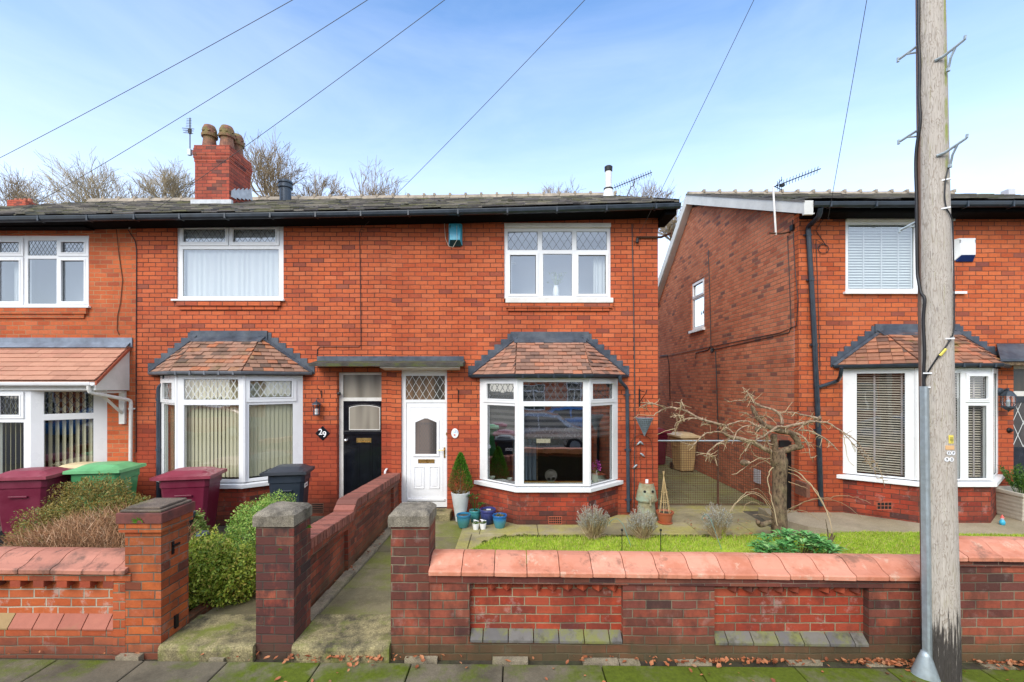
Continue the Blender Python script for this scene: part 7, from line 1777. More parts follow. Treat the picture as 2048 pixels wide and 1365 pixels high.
# ================================================================== TELEGRAPH POLE
tp=thing('telegraph_pole','weathered grey wooden telegraph pole with steps at the right','pole',(3.765,4.02,-.1),-.753); ox,oy=3.765,4.02
t=NT('weathered_pole_wood'); P=t.geo()['Position']
Q=t.obj(); s=t.sep(Q)
ang=t.math('ARCTAN2',s[0],t.math('MULTIPLY',s[1],-1.0))
u=t.xyz(t.math('MULTIPLY',ang,.9),0,t.math('MULTIPLY',s[2],.30))
nf=t.noise(t.xyz(t.math('MULTIPLY',ang,1.6),0,t.math('MULTIPLY',s[2],1.9)),2.0,2.5,.5,1.0)
rings=t.math('SINE',t.math('MULTIPLY',t.math('ADD',nf,t.math('MULTIPLY',ang,.10)),60.0))
fine=t.noise(t.xyz(t.math('MULTIPLY',ang,14),0,t.math('MULTIPLY',s[2],1.2)),3.0,5,.7)
c=t.ramp(fine,[(.28,(.20,.16,.13)),(.45,(.45,.40,.345)),(.7,(.60,.56,.50))])
c=t.mix(t.math('MULTIPLY',t.smooth(rings,.55,1.0),.55),c,(.20,.155,.11))
cr=t.noise(t.xyz(t.math('MULTIPLY',ang,9),0,t.math('MULTIPLY',s[2],1.5)),4.2,4,.62); c=t.mix(t.ramp(cr,[(.60,0.0),(.64,.85)]),c,(.05,.035,.03))
lc=t.noise(t.xyz(t.math('MULTIPLY',ang,5),0,t.math('MULTIPLY',s[2],2.5)),1.5,5,.7); c=t.mix(t.math('MULTIPLY',t.ramp(lc,[(.56,0.0),(.68,1.0)]),.5),c,(.27,.25,.11))
gm=t.math('MULTIPLY',t.smooth(t.math('ABSOLUTE',t.math('SUBTRACT',ang,.55)),.35,.08),t.math('MULTIPLY',t.smooth(s[2],4.0,4.6),t.ramp(t.noise(Q,5,5,.6),[(.42,0.0),(.58,1.0)]))); c=t.mix(t.math('MULTIPLY',gm,.8),c,(.26,.31,.03))
br=t.math('MULTIPLY',t.smooth(ang,-1.02,-1.12),.8); c=t.mix(br,c,t.mix(fine,(.10,.045,.025),(.27,.13,.08)))
dk=t.math('ADD',t.smooth(s[2],1.05,.1),t.math('MULTIPLY',t.math('SUBTRACT',t.noise(t.xyz(t.math('MULTIPLY',ang,4),0,t.math('MULTIPLY',s[2],1.3)),2.2,5,.7),.5),2.6)); c=t.mix(t.math('MULTIPLY',t.math('MULTIPLY',t.smooth(dk,.45,.75),t.smooth(s[2],1.35,1.0)),.92),c,(.022,.019,.018))
h=t.math('ADD',t.math('MULTIPLY',rings,.25),fine); M['pole']=t.done(t.bsdf(c,.85,0,t.bump(h,.4,.005),.2))
b=MB(); N=48; vs=[];fs=[]; H=9.4; nz=60
for i in range(nz+1):
    z=H*i/nz; r=.134-(.134-.101)*min(1,z/6.0)-(.015*(z-6)/3.4 if z>6 else 0); xo=-.070*z/6.0
    for k in range(N):
        a=2*math.pi*k/N; q=r*(1+.012*noise.noise(Vector((math.cos(a)*3,math.sin(a)*3,z*.8)))+.006*noise.noise(Vector((math.cos(a)*14,math.sin(a)*14,z*1.2)))); vs.append((xo+q*math.cos(a),q*math.sin(a),z))
for i in range(nz):
    for k in range(N): fs.append((i*N+k,i*N+(k+1)%N,(i+1)*N+(k+1)%N,(i+1)*N+k))
fs.append(tuple(range(nz*N,nz*N+N))); b.add(vs,fs); b.build('pole_shaft',M['pole'],tp,smooth=True)
def pc(z): return (-.070*z/6.0, .134-(.134-.101)*min(1,z/6.0))
def pp(ang,z,e=0): xo,r=pc(z); return (xo+(r+e)*math.sin(ang),-(r+e)*math.cos(ang),z)
def zof(py): return CAMZ-(py-CY)/226.0*1.0+.1      # height up the pole seen at photo row
# steel cable guard and its flared foot
zt=zof(773)
b=MB(); 
a0=-.62; 
pts0=[(pp(a0-.20,0,.002)),(pp(a0-.20,0,.03)),(pp(a0+.20,0,.03)),(pp(a0+.20,0,.002))]
vs=[];n=20
for i in range(n+1):
    z=.16+(zt-.16)*i/n
    vs+=[pp(a0-.25,z,.001),pp(a0-.22,z,.030),pp(a0-.14,z,.040),pp(a0+.12,z,.040),pp(a0+.20,z,.028),pp(a0+.22,z,.001)]
b.add(vs,[(6*i+k,6*i+k+1,6*i+7+k,6*i+6+k) for i in range(n) for k in range(5)]+[tuple(6*n+k for k in range(6))])
gd=b.build('cable_guard',M['galv'],tp)
b=MB(); c0=pp(a0-.05,.0,.03); b.lathe([(.115,-.03),(.11,.0),(.045,.20),(.03,.24),(.0,.24)],c0[0],c0[1],20,sy=.8); b.build('guard_foot',M['galv'],gd,smooth=True)
# black cable up the pole
b=MB(); pts=[]
for py,a in ((775,-.66),(740,-.66),(700,-.60),(640,-.66),(600,-.55),(585,-.80),(560,-1.0),(530,-1.15),(400,-1.15),(330,-1.25),(290,-1.1),(240,-.72),(190,-.80),(130,-.72),(60,-.80),(0,-.74),(-100,-.8),(-300,-.8),(-700,-.8)): pts.append(pp(a,zof(py),.012))
P_,Q_=smoothpath([Vector(p) for p in pts],[.013]*len(pts),4); b.tube(P_,.012,8); b.build('riser_cable',M['wire_black'],tp,smooth=True)
b=MB(); P_,Q_=smoothpath([Vector(pp(a,zof(py),.012)) for py,a in ((772,-.60),(762,-.62),(750,-.50),(735,-.25),(712,.15),(700,.42),(686,.70),(676,.86))],[.007]*8,4); b.tube(P_,.007,6)
P_,Q_=smoothpath([Vector(pp(a,zof(py),.012)) for py,a in ((676,.95),(640,1.2),(470,1.3),(440,1.05),(425,.72),(400,.62),(368,.72),(345,.95))],[.006]*8,4); b.tube(P_,.006,6); b.build('side_cable',M['wire_black'],tp,smooth=True)
M['yellow']=plain('yellow_plate',(.75,.62,.10),.5,var=.05); M['orange_plate']=plain('orange_plate',(.70,.42,.20),.5,var=.06)
b=MB(); 
q0,q1=Vector(pp(.18,zof(713),.022)),Vector(pp(.48,zof(700),.022)); b.tube([q0,q1],.011,6); b.build('cable_tag',M['yellow'],tp)
b=MB()
for py,a in ((425,.72),(369,.78),(775,-.55),(747,-.45),(680,.80)): x,y,z=pp(a,zof(py),.008); b.box(x-.03,x+.03,y-.012,y+.008,z-.006,z+.006)
b.build('cable_clips',M['upvc'],tp)
def polemat(ang,z,e=.004):
    x,y,_=pp(ang,z,e); n=Vector((math.sin(ang),-math.cos(ang),0)); u=Vector((math.cos(ang),math.sin(ang),0)); return Matrix(((u.x,0,n.x,x),(u.y,0,n.y,y),(0,1,0,z),(0,0,0,1)))
M['black_ink']=plain('black_lettering',(.02,.02,.02),.6)
def curved(name,mat,z0,z1,a0,a1,e=.004,parent=tp,th=.002,shape=None):
    b=MB(); n=8; vs=[]
    for i in range(n+1):
        a=a0+(a1-a0)*i/n; vs+=[pp(a,z0,e),pp(a,z1,e),pp(a,z1,.0),pp(a,z0,.0)]
    b.add(vs,[(4*i,4*i+4,4*i+5,4*i+1) for i in range(n)]+[(4*i+1,4*i+5,4*i+6,4*i+2) for i in range(n)]+[(4*i,4*i+3,4*i+7,4*i+4) for i in range(n)]+[(0,1,2,3),(4*n,4*n+3,4*n+2,4*n+1)]); return b.build(name,mat,parent)
yp=curved('warning_plate',M['yellow'],zof(884),zof(868),.62,.95)
for k,(w0,w1) in enumerate(((.70,.90),(.68,.92),(.70,.91),(.74,.88))): curved('plate_lines',M['black_ink'],zof(873.5+k*2.6),zof(872.6+k*2.6),w0,w1,.006,yp)
op=curved('number_strip',M['orange_plate'],zof(896),zof(888),.42,1.0); 
for k in range(5): text('lettering','BT'[k%2] if False else '-',.03,polemat(.50+.10*k,zof(892),.006),M['black_ink'],op,.0004) if False else None
for row,(py,lab,angs) in enumerate(((902.5,'DP',(.62,.90)),(915,'90',(.48,.76)))):
    for ch_,a in zip(lab,angs):
        g=MB(); g.M=polemat(a,zof(py),.003); g.lathe([(0,0),(.019,0),(.019,.003),(0,.003)],0,0,18); o=g.build('letter_disc',M['upvc'],tp); text('lettering',ch_,.030,polemat(a,zof(py),.0065),M['black_ink'],o,.0004)
# climbing steps
def stepbr(side,py,back=False):
    z=zof(py); b=MB(); a=.50*side if not back else -1.35
    x,y,zz=pp(a,z,.005)
    if side>0: tip=(x+.155,y-.02,zz+.085); low=(x+.055,y+.03,zz-.105)
    else: tip=(x-.12,y+.0,zz-.055); low=(x+.0,y,zz-.05)
    if side>0:
        b.tube([(x-.03,y-.01,zz),(x+.02,y-.012,zz+.008),tip],[.012,.012,.010],6); b.tube([tip,(tip[0]+.004,tip[1],tip[2]+.03)],.012,6); b.tube([(x+.10,y-.015,zz+.05),(x+.07,y,zz-.02),low],.010,6); b.tube([(low[0],low[1]-.01,low[2]-.012),(low[0],low[1]-.01,low[2]+.012)],.016,6)
    else:
        b.tube([(x+.02,y,zz+.01),tip],.011,6); b.tube([(tip[0]-.0,tip[1],tip[2]-.018),(tip[0],tip[1],tip[2]+.02)],.012,6); b.tube([(x+.01,y,zz-.05),(x-.06,y,zz-.03)],.008,6)
    b.build('climbing_step',M['galv'],tp)
for py in (131,320): stepbr(1,py)
for py in (80,252,437): stepbr(-1,py,True)
# ================================================================== OVERHEAD WIRES
top=Vector((3.765-.105,4.0,9.15))
for i,(px,py,Y,sag,lab) in enumerate(((-260,445,8.4,.20,'leftmost overhead wire, crossing above the chimney to the left edge'),(0,448,8.35,.16,'second overhead wire from the left, passing the upright aerial'),(262,453,8.49,.12,'overhead wire passing in front of the chimney'),(722,459,8.5,.10,'overhead wire reaching the eaves of the terrace mid-roof'),(1278,470,8.45,.06,'overhead wire running down to the terrace right corner'),(1656,438,7.9,.05,'rightmost overhead wire, down to the right house gutter'))):
    e=Vector(W(px,py,Y)); pts=[]
    for k in range(33): u=k/32; p=top.lerp(e,u); p.z-=4*sag*u*(1-u); pts.append(p)
    b=MB(); b.tube(pts,.0042,5); o=b.build('overhead_wire',M['wire'],None); tag(o,lab,'wire','overhead wires from the pole')
# ================================================================== BACKGROUND TREES
def bare_tree(label,x,y,base,ztop,halfw,seed,mat,lean=0,limbs=9,twig=.0095):
    t=thing('bare_tree',label,'tree',(x,y,base)); rr=random.Random(seed); tr=MB(); br=MB(); H=ztop-base; RR=halfw*1.3; zc_=H-RR*1.0
    def grow(p,d,L,r,lv):
        pts=[p]; rads=[r]; q=p.copy(); dd=d.copy()
        for k in range(3):
            dd=(dd+Vector((rr.gauss(lean*.05,.11),rr.gauss(0,.11),rr.gauss(.035,.08)))).normalized(); q=q+dd*L/3; pts.append(q.copy()); rads.append(max(twig*.6,r*(1-.25*(k+1)/3)))
        br.tube(pts,rads,3 if lv>1 else 5,False)
        if lv>=4: return
        for k in range(3 if lv>0 else 4):
            j=rr.choice([1,2,3,3]); an=rr.uniform(.18,.55); ax=dd.orthogonal(); ax.rotate(Matrix.Rotation(rr.random()*6.28,3,dd)); nd=(dd*math.cos(an)+ax*math.sin(an)).normalized()
            grow(pts[j],nd,L*rr.uniform(.60,.88),max(twig,rads[j]*.6),lv+1)
    for k in range(limbs):
        a=rr.random()*6.28; tl=math.radians(rr.uniform(0,82)); d=Vector((math.cos(a)*math.sin(tl)+lean*.4,math.sin(a)*math.sin(tl),math.cos(tl))).normalized()
        grow(Vector((rr.gauss(0,.06)*RR,0,zc_-rr.uniform(0,.12)*RR)),d,RR*.31,.06,0)
    tr.tube([(0,0,0),(.05,0,zc_*.5),(0,0,zc_+.1)],[.26,.2,.13],10); tr.build('trunk',M[mat],t); br.build('crown',M[mat],t); return t
tx=lambda px,Y: fu(px,Y)
for px,Y,ptop,hw,sd,lab,ln,mat in ((40,30,318,90,3,'bare winter tree rising behind the roof at the far left',-.25,'bark_far'),(205,28,296,105,5,'wide bare tree behind the roof between the left edge and the chimney',-.3,'bark_far_pale'),(345,29,315,70,8,'bare tree with pale twigs close behind the chimney on its left',.1,'bark_far_pale'),
    (545,28,266,80,11,'tall bare tree just right of the chimney',.1,'bark_far'),(632,31,322,60,14,'low bare tree behind the roof ventilator',.1,'bark_far'),(748,30,322,85,17,'rounded bare tree behind the roof right of the ventilator',.1,'bark_far'),
    (1120,34,350,60,21,'faint bare treetop behind the ridge left of the white flue pipe',-.05,'bark_far'),(1278,31,352,66,24,'bare tree behind the ridge right of the white flue pipe',.1,'bark_far'),(1350,27,405,45,27,'bare tree seen in the gap between the two houses',.0,'bark_far')):
    bare_tree(lab,tx(px,Y),Y,-.1,fv(ptop,Y),hw*1.3*Y/FPX,sd,mat,ln,17 if hw>65 else 13)
# a tree above the lane, mirrored in the landing window: stands beyond the terrace
# far buildings / chimneys just above the ridge
b=MB(); x,y=fu(28,20),20; b.box(x-.3,x+.5,y,y+.6,0,fv(400,y)); t_=thing('distant_chimney','small brick chimney top poking above the ridge at the far left','chimney'); b.build('stack',M['brick_chimney'],t_); b=MB()
for k in range(4): b.lathe([(.09,fv(400,y)),(.08,fv(393,y)),(.0,fv(393,y))],x-.2+k*.2,y+.3,10)
b.build('chimney_pots',M['terracotta'],t_)
# hedge/fence closing the far end of the lane
t_=thing('rear_fence','dark timber fence closing the far end of the side passage','fence'); b=MB(); x=2.2
while x<7: b.box(x,x+.14,24.4,24.43,-.1,1.8+rnd.uniform(-.01,.01)); x+=.15
b.build('boards',M['bark_cherry'],t_); b=MB(); b.box(2.2,7,24.435,24.48,1.4,1.5); b.box(2.2,7,24.435,24.48,.4,.5); b.build('rails',M['bark_cherry'],t_)

# ================================================================== THINGS INSIDE THE WINDOWS
M['gl_ornament']=plain('silver_tree_ornament',(.16,.145,.125),.5,.4,var=.3)
x,y,_=W(1102,968,8.08); z=.735; t=thing('tree_disc_ornament','round metal tree-of-life disc on the bay windowsill','ornament',(x,y,z)); b=MB(); r=.108
b.M=Matrix(((1,0,0,0),(0,0,-1,0),(0,1,0,.11),(0,0,0,1)))
b.lathe([(r-.006,-.006),(r,-.006),(r,.006),(r-.006,.006),(r-.006,-.006)],0,0,32); b.build
rr=random.Random(2)
def br(p,a,L,w,lv):
    q=(p[0]+math.sin(a)*L,p[1]+math.cos(a)*L)
    if math.hypot(*q)>r*.97: return
    b.tube([(p[0],p[1],0),(q[0],q[1],0)],w,5)
    if lv<7:
        for s_ in (-1,1): br(q,a+s_*rr.uniform(.35,.8),L*.80,max(.0022,w*.8),lv+1)
br((0,-r*.95),0,.045,.009,0); br((0,-r*.6),.45,.035,.006,1); br((0,-r*.6),-.45,.035,.006,1); br((0,-r*.45),-.8,.04,.005,1); br((0,-r*.45),.8,.04,.005,1); br((0,-r*.2),-1.3,.035,.004,2); br((0,-r*.2),1.3,.035,.004,2)
b.build('disc',M['gl_ornament'],t); b=MB(); b.box(-.06,.06,-.03,.03,-.0,.012); b.build('base',M['gl_ornament'],t)
x,y,_=W(1190,960,8.2); t=thing('flower_vase','glass vase of magenta flowers on the bay sill, right side','flowers',(x,y,.70)); b=MB(); b.lathe([(0,0),(.045,0),(.05,.02),(.055,.16),(.05,.165),(.046,.02),(0,.015)],0,0,16); M['vase_glass']=plain('pale_vase_glass',(.35,.42,.36),.1,var=.2); b.build('vase',M['vase_glass'],t); b=MB(); rosette(b,(0,0,.16),40,.12,.014,rr,.5,1.1); b.build('foliage',M['leaf_small'],t); b=MB(); M['magenta']=leafmat('magenta_petals',[(0,(.28,.02,.20)),(1,(.55,.08,.42))])
for cx,cz in ((-.035,.30),(.045,.36),(.06,.30),(-.03,.26),(.08,.26)):
    for k in range(26): c=Vector((cx+rr.gauss(0,.014),rr.gauss(0,.015),cz+rr.gauss(0,.022))); d=Vector((rr.gauss(0,1),rr.gauss(0,1),rr.gauss(0,1))).normalized(); a=d.orthogonal()*.012; b.add([c,c+d*.012+a,c+d*.026,c+d*.012-a],[(0,1,2,3)])
b.build('petals',M['magenta'],t)
for px,Y,lab in ((1020,8.35,'small glass bowl on the bay sill at the left pane'),(985,8.5,'small pale dish at the far left of the bay sill')):
    x,y,_=W(px,962,Y); b=MB(); b.lathe([(0,0),(.03,0),(.05,.035),(.052,.045),(.045,.045),(.028,.008),(0,.008)],0,0,16); o=b.build('glass_bowl',M['vase_glass'],None); o.location=(x,y,.70); tag(o,lab,'bowl')
# grey garment over a chair in the room
t=thing('draped_towel','blue-grey cloth hanging inside the bay window','cloth',(fu(1062,8.7),8.75,0)); b=MB(); wavy(b,-.34,.10,.62,1.42,0,.03,5,4,Matrix(((1,0,0,0),(0,0,-1,0),(0,1,0,0),(0,0,0,1)))); M['towel']=fabric('blue_grey_cloth',(.16,.22,.27),12,.3,.0); b.build('cloth',M['towel'],t); b=MB(); b.tube([(-.36,.03,1.42),(.14,.03,1.42)],.02,6); b.tube([(-.34,.03,0),(-.34,.03,1.42)],.015,6); b.tube([(.12,.03,0),(.12,.03,1.42)],.015,6); b.build('rail',M['bark_cherry'],t)
# sticker on the middle pane
b=MB(); x0,x1=fu(1073,7.95),fu(1101,7.95); b.box(x0,x1,7.985,7.987,fv(887,7.95),fv(878.5,7.95)); M['cream_sticker']=plain('cream_sticker',(.62,.54,.38),.7,var=.05); o=b.build('window_sticker',M['cream_sticker'],None); tag(o,'cream rectangular sticker on the middle pane of the dark bay window','sticker')
# vase upstairs
x,y,_=W(1112,592,F+.22); z=fv(597)+.005; t=thing('flower_vase','tall white vase with pale leaves in the upstairs window','flowers',(x,y,z)); b=MB(); b.lathe([(0,0),(.045,0),(.05,.02),(.065,.15),(.05,.24),(.04,.27),(.048,.28),(.03,.27),(0,.2)],0,0,16); b.build('vase',M['upvc'],t,smooth=True); b=MB()
for k in range(26): a=rr.random()*6.28; e=Vector((math.cos(a)*rr.uniform(.03,.19),math.sin(a)*.06,rr.uniform(.32,.52))); b.tube([(0,0,.26),tuple(e)],.003,3); rosette(b,e,6,.05,.012,rr,.3,.6)
M['leaf_pale']=leafmat('pale_artificial_leaves',[(0,(.35,.42,.28)),(1,(.62,.66,.5))]); b.build('foliage',M['leaf_pale'],t)
b=MB(); x,y,z=W(1026,527,F+.5); b.lathe([(0,.02),(.05,.015),(.07,-.015),(.0,-.02)],x,y,14); b.v=[(a,c,d+z) for a,c,d in b.v]; b.tube([(x,y,z+.02),(x,y,z+.6)],.004,4); o=b.build('ceiling_lampshade',M['upvc'],None); tag(o,'small white pendant lampshade seen through the upstairs left pane','lamp')
# cat figures on the door step
for px,lab in ((812,'tiny grey figure beside the white door frame'),(819,'small pink-eared ornament on the door step')):
    x,y,z=W(px,1006,F-.1); b=MB(); b.lathe([(0,0),(.022,0),(.024,.03),(.014,.05),(0,.055)],0,0,10); b.tube([(-.012,0,.045),(-.016,0,.068)],[.006,.002],5); b.tube([(.012,0,.045),(.016,0,.068)],[.006,.002],5); o=b.build('ornament_figure',M['vent_b'],None); o.location=(x,F-.17,.125); tag(o,lab,'ornament')
# garden gnome by the right bay
x,y,z=W(1982,1032,7.7); t=thing('garden_gnome','tiny blue and red gnome at the foot of the right bay','gnome',(x+.03,7.55,.135)); b=MB(); b.lathe([(0,0),(.035,0),(.04,.05),(.02,.09),(0,.1)],0,0,12); b.build('coat',M['alarm_blue'],t,smooth=True); b=MB(); b.lathe([(0,.08),(.022,.09),(.022,.11),(0,.125)],0,0,12); b.build('head',M['room_pale'],t,smooth=True); b=MB(); b.lathe([(.028,.115),(.012,.15),(0,.175)],0,0,12); b.build('hat',M['red_motif'],t)

# ================================================================== ACROSS THE STREET (seen only mirrored in the glass)
def facing_house(x,label):
    t=thing('facing_house',label,'house',(x,-12.2,-.1),group='houses across the street')
    b=MB(); b.M=Matrix(((-1,0,0,0),(0,0,1,0),(0,1,0,0),(0,0,0,1)))   # faces +y
    wn=[(-1.9,-.4,.9,2.5),(-1.8,-.4,3.6,5.0),(.9,1.8,.1,2.6),(.7,1.9,3.6,5.0)]; b.plate((-2.5,2.5,0,5.6),wn,0,-.15); b.build('wall',M['brick_far'],t)
    b=MB(); b.M=Matrix(((-1,0,0,0),(0,0,1,-.05),(0,1,0,0),(0,0,0,1)))
    for w_ in wn: b.plate(w_,[(w_[0]+.08,(w_[0]+w_[1])/2-.03,w_[2]+.08,w_[3]-.5),((w_[0]+w_[1])/2+.03,w_[1]-.08,w_[2]+.08,w_[3]-.5),(w_[0]+.08,w_[1]-.08,w_[3]-.42,w_[3]-.08)],0,-.05)
    fr=b.build('window',M['upvc'],t); b=MB(); b.M=Matrix(((-1,0,0,0),(0,0,1,-.12),(0,1,0,0),(0,0,0,1)))
    for w_ in wn: b.quad((w_[0],w_[2],0),(w_[1],w_[2],0),(w_[1],w_[3],0),(w_[0],w_[3],0))
    b.build('pane',M['lens_dark'],fr); b=MB(); b.add([(-2.5,.35,5.5),(2.5,.35,5.5),(2.5,-4.5,7.8),(-2.5,-4.5,7.8),(-2.5,-9,5.5),(2.5,-9,5.5)],[(0,1,2,3),(3,2,5,4)]); b.build('roof',M['slate_d'],t); return t
fh=facing_house(0,'red brick terraced house across the street, mirrored in the bay windows')
for k in (-3,-2,-1,1,2,3):
    c=copy_tree(fh); c.location.x=5.02*k
    c['label']='red brick terraced house across the street, %s door on the %s'%({1:'next',2:'second',3:'third'}[abs(k)],'right' if k>0 else 'left')
M['car_silver']=plain('silver_car_paint',(.42,.44,.47),.25,.7,var=.03,coat=1.0); M['car_blue']=plain('blue_car_paint',(.03,.20,.50),.25,.3,var=.03,coat=1.0); M['car_red']=plain('red_car_paint',(.35,.02,.02),.25,.2,var=.03,coat=1.0); M['car_glass']=plain('car_glass',(.01,.012,.015),.05); M['tyre']=plain('tyre_rubber',(.015,.015,.015),.8)
def car(label,x,y,mat,flip=1):
    t=thing('parked_car',label,'car',(x,y,-.145),0 if flip>0 else math.pi,group='cars parked in the street')
    # side profile lofted across the width
    prof=[(-2.05,.35),(-2.08,.62),(-1.98,.86),(-1.55,.95),(-1.25,1.02),(-.75,1.38),(-.2,1.46),(.55,1.44),(1.15,1.30),(1.75,1.02),(1.98,.92),(2.05,.6),(2.02,.32)]
    b=MB(); m=len(prof); vs=[]; ws=[(-.86,.0),(-.84,.03),(-.6,.05),(0,.06),(.6,.05),(.84,.03),(.86,0)]
    for w_,dz in ws:
        for px,pz in prof:
            tum=max(0,pz-.95)*.42; ww=w_*(1-tum/.86) if abs(w_)>.5 else w_; vs.append((px*(1-.02*abs(w_)),ww,pz+(dz if pz>.9 else 0)))
    fs=[(j*m+i,j*m+i+1,(j+1)*m+i+1,(j+1)*m+i) for j in range(len(ws)-1) for i in range(m-1)]+[tuple(range(m-1,-1,-1)),tuple((len(ws)-1)*m+i for i in range(m))]+[tuple(j*m for j in range(len(ws))),tuple(j*m+m-1 for j in range(len(ws)-1,-1,-1))]
    b.add(vs,fs); b.build('body',M[mat],t,smooth=False,bevel=.02)
    for sgn in (-1,1):
        b=MB(); yy=lambda z:sgn*(.86-max(0,z-.95)*.42+.006); P_=[(-1.1,1.0),(-.68,1.33),(.0,1.38),(.0,1.0)]; Q2=[(.06,1.0),(.06,1.38),(.55,1.37),(1.1,1.24),(1.35,1.05)]
        for pl in (P_,Q2): b.add([(a,yy(c),c) for a,c in pl],[tuple(range(len(pl)))])
        b.build('side_window',M['car_glass'],t)
        for wx_ in (-1.3,1.3):
            b=MB(); b.M=Matrix.Translation((wx_,sgn*.78,.31))@Matrix.Rotation(R(90),4,'X'); b.lathe([(.0,-.1),(.31,-.1),(.32,0),(.31,.1),(.0,.1)],0,0,24); w_=b.build('wheel',M['tyre'],t); b=MB(); b.M=Matrix.Translation((wx_,sgn*.78,.31))@Matrix.Rotation(R(90),4,'X'); b.lathe([(.0,-.105),(.2,-.11),(.2,.11),(.0,.105)],0,0,12); b.build('rim',M['galv'],w_)
    return t
car('silver hatchback parked in the street, mirrored in the dark bay window',.9,-1.6,'car_silver',-1); car('blue hatchback parked across the street, mirrored in the dark bay window',2.6,-6.2,'car_blue'); car('red car parked across the street, mirrored in the far left bay window',-14.5,-6.2,'car_red')

# ================================================================== EMPTY ROOTS TO THEIR BASES
bpy.context.view_layer.update()
for o in list(COL.objects):
    if o.type=='EMPTY' and o.parent is None and o.location.length<1e-6 and o.children:
        lo=Vector((1e9,1e9,1e9)); hi=-lo
        for c in o.children_recursive:
            if c.type=='MESH' and c.name.split('.')[0] not in ('interior',):
                for v_ in c.bound_box:
                    p=c.matrix_world@Vector(v_); lo=Vector(map(min,lo,p)); hi=Vector(map(max,hi,p))
        base=Vector(((lo.x+hi.x)/2,(lo.y+hi.y)/2,lo.z)); o.location=base
        for c in o.children: c.location=Vector(c.location)-base

# ================================================================== LIGHT, SKY, CAMERA
SUN_EL,SUN_AZ=R(38),R(206)      # azimuth measured from +Y (into the picture) clockwise: behind the camera, to the left
w=bpy.data.worlds.new('World'); S.world=w; w.use_nodes=True; nt=w.node_tree; nt.nodes.clear()
def wn(ty,**k):
    nd=nt.nodes.new(ty)
    for a,c in k.items(): setattr(nd,a,c)
    return nd
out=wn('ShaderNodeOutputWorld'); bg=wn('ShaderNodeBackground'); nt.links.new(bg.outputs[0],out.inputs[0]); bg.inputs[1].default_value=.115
sky=wn('ShaderNodeTexSky',sky_type='NISHITA'); sky.sun_disc=False; sky.sun_elevation=SUN_EL; sky.sun_rotation=SUN_AZ; sky.air_density=1.0; sky.dust_density=.3; sky.ozone_density=2.2
tc=wn('ShaderNodeTexCoord'); sx=wn('ShaderNodeSeparateXYZ'); nt.links.new(tc.outputs['Generated'],sx.inputs[0])
mp=wn('ShaderNodeMapping'); mp.inputs['Scale'].default_value=(1.0,1.0,3.4); mp.inputs['Rotation'].default_value=(0,.18,.3); nt.links.new(tc.outputs['Generated'],mp.inputs[0])
n1=wn('ShaderNodeTexNoise'); n1.inputs['Scale'].default_value=2.1; n1.inputs['Detail'].default_value=7; n1.inputs['Roughness'].default_value=.58; n1.inputs['Distortion'].default_value=.5; nt.links.new(mp.outputs[0],n1.inputs[0])
r1=wn('ShaderNodeValToRGB'); nt.links.new(n1.outputs[0],r1.inputs[0]); r1.color_ramp.elements[0].position=.40; r1.color_ramp.elements[0].color=(0,0,0,1); r1.color_ramp.elements[1].position=.78; r1.color_ramp.elements[1].color=(1,1,1,1)
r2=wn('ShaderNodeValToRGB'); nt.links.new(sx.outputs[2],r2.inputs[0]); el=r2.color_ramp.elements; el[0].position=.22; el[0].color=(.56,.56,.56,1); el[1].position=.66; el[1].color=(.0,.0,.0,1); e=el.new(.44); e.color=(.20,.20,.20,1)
mA=wn('ShaderNodeMath',operation='MULTIPLY_ADD',use_clamp=True); nt.links.new(r1.outputs[0],mA.inputs[0]); mA.inputs[1].default_value=.13; nt.links.new(r2.outputs[0],mA.inputs[2])
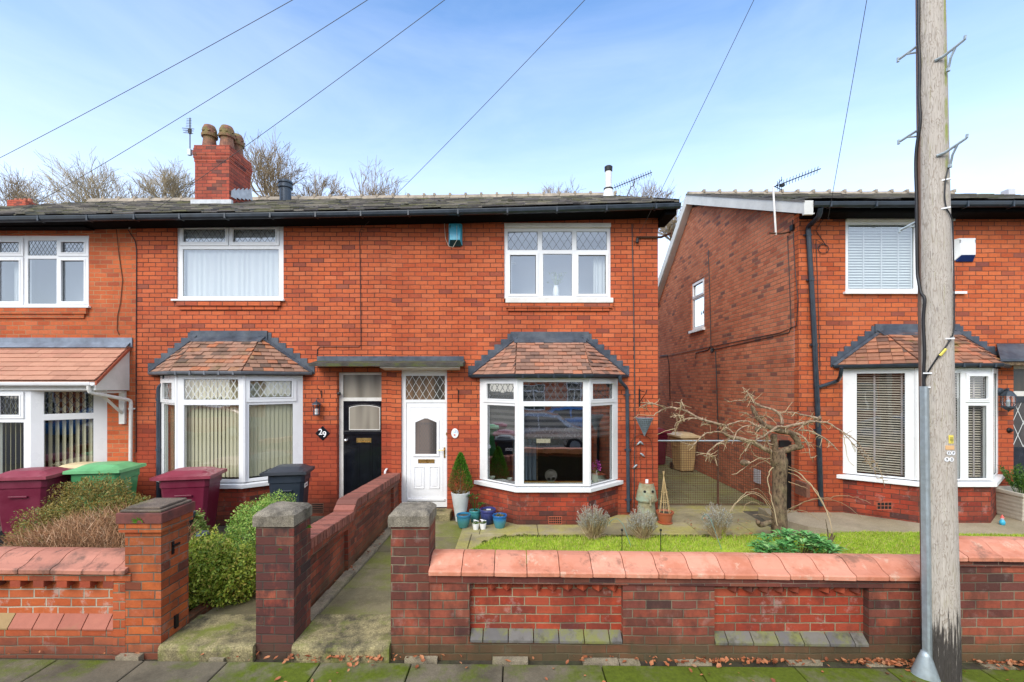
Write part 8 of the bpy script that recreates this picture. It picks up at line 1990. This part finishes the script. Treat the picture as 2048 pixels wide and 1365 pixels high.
mx=wn('ShaderNodeMix',data_type='RGBA'); bk=wn('ShaderNodeMapRange',interpolation_type='SMOOTHSTEP'); nt.links.new(sx.outputs[1],bk.inputs[0]); bk.inputs[1].default_value=.25; bk.inputs[2].default_value=-.35; bk.inputs[3].default_value=0; bk.inputs[4].default_value=.75  # bk: unseen white cloud added behind the camera to neutralise the ambient light
zn=wn('ShaderNodeMapRange',interpolation_type='SMOOTHSTEP'); nt.links.new(sx.outputs[2],zn.inputs[0]); zn.inputs[1].default_value=.72; zn.inputs[2].default_value=.92; zn.inputs[3].default_value=0; zn.inputs[4].default_value=.75  # zn: more unseen cloud added overhead, also for neutral ambient light
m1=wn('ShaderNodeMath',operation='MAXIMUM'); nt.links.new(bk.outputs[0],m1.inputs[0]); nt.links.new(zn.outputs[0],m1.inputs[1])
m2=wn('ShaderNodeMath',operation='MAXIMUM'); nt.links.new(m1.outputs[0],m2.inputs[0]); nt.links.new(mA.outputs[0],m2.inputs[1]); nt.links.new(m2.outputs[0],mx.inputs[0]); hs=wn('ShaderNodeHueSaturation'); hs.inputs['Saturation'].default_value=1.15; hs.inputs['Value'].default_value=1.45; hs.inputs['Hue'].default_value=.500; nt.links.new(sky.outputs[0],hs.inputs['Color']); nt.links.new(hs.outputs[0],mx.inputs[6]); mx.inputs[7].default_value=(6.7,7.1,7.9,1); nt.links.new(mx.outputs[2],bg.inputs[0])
ld=bpy.data.lights.new('sun','SUN'); ld.energy=1.5; ld.angle=R(36); ld.color=(1,.94,.84); lo=bpy.data.objects.new('sun',ld); COL.objects.link(lo)
d=Vector((math.sin(SUN_AZ)*math.cos(SUN_EL),math.cos(SUN_AZ)*math.cos(SUN_EL),math.sin(SUN_EL))); lo.rotation_euler=d.to_track_quat('Z','Y').to_euler(); lo.location=d*30
cd=bpy.data.cameras.new('camera'); co=bpy.data.objects.new('camera',cd); COL.objects.link(co); S.camera=co
co.location=(0,0,CAMZ); co.rotation_euler=(R(90),0,0); cd.sensor_width=36; cd.lens=FPX/2048*36; cd.shift_x=-(CX-1024)/2048; cd.shift_y=(CY-682.5)/2048; cd.clip_start=.05; cd.clip_end=500
S.view_settings.view_transform='Standard'; S.view_settings.look='None'; S.view_settings.exposure=1.05; S.view_settings.gamma=1; S.view_settings.use_curve_mapping=False
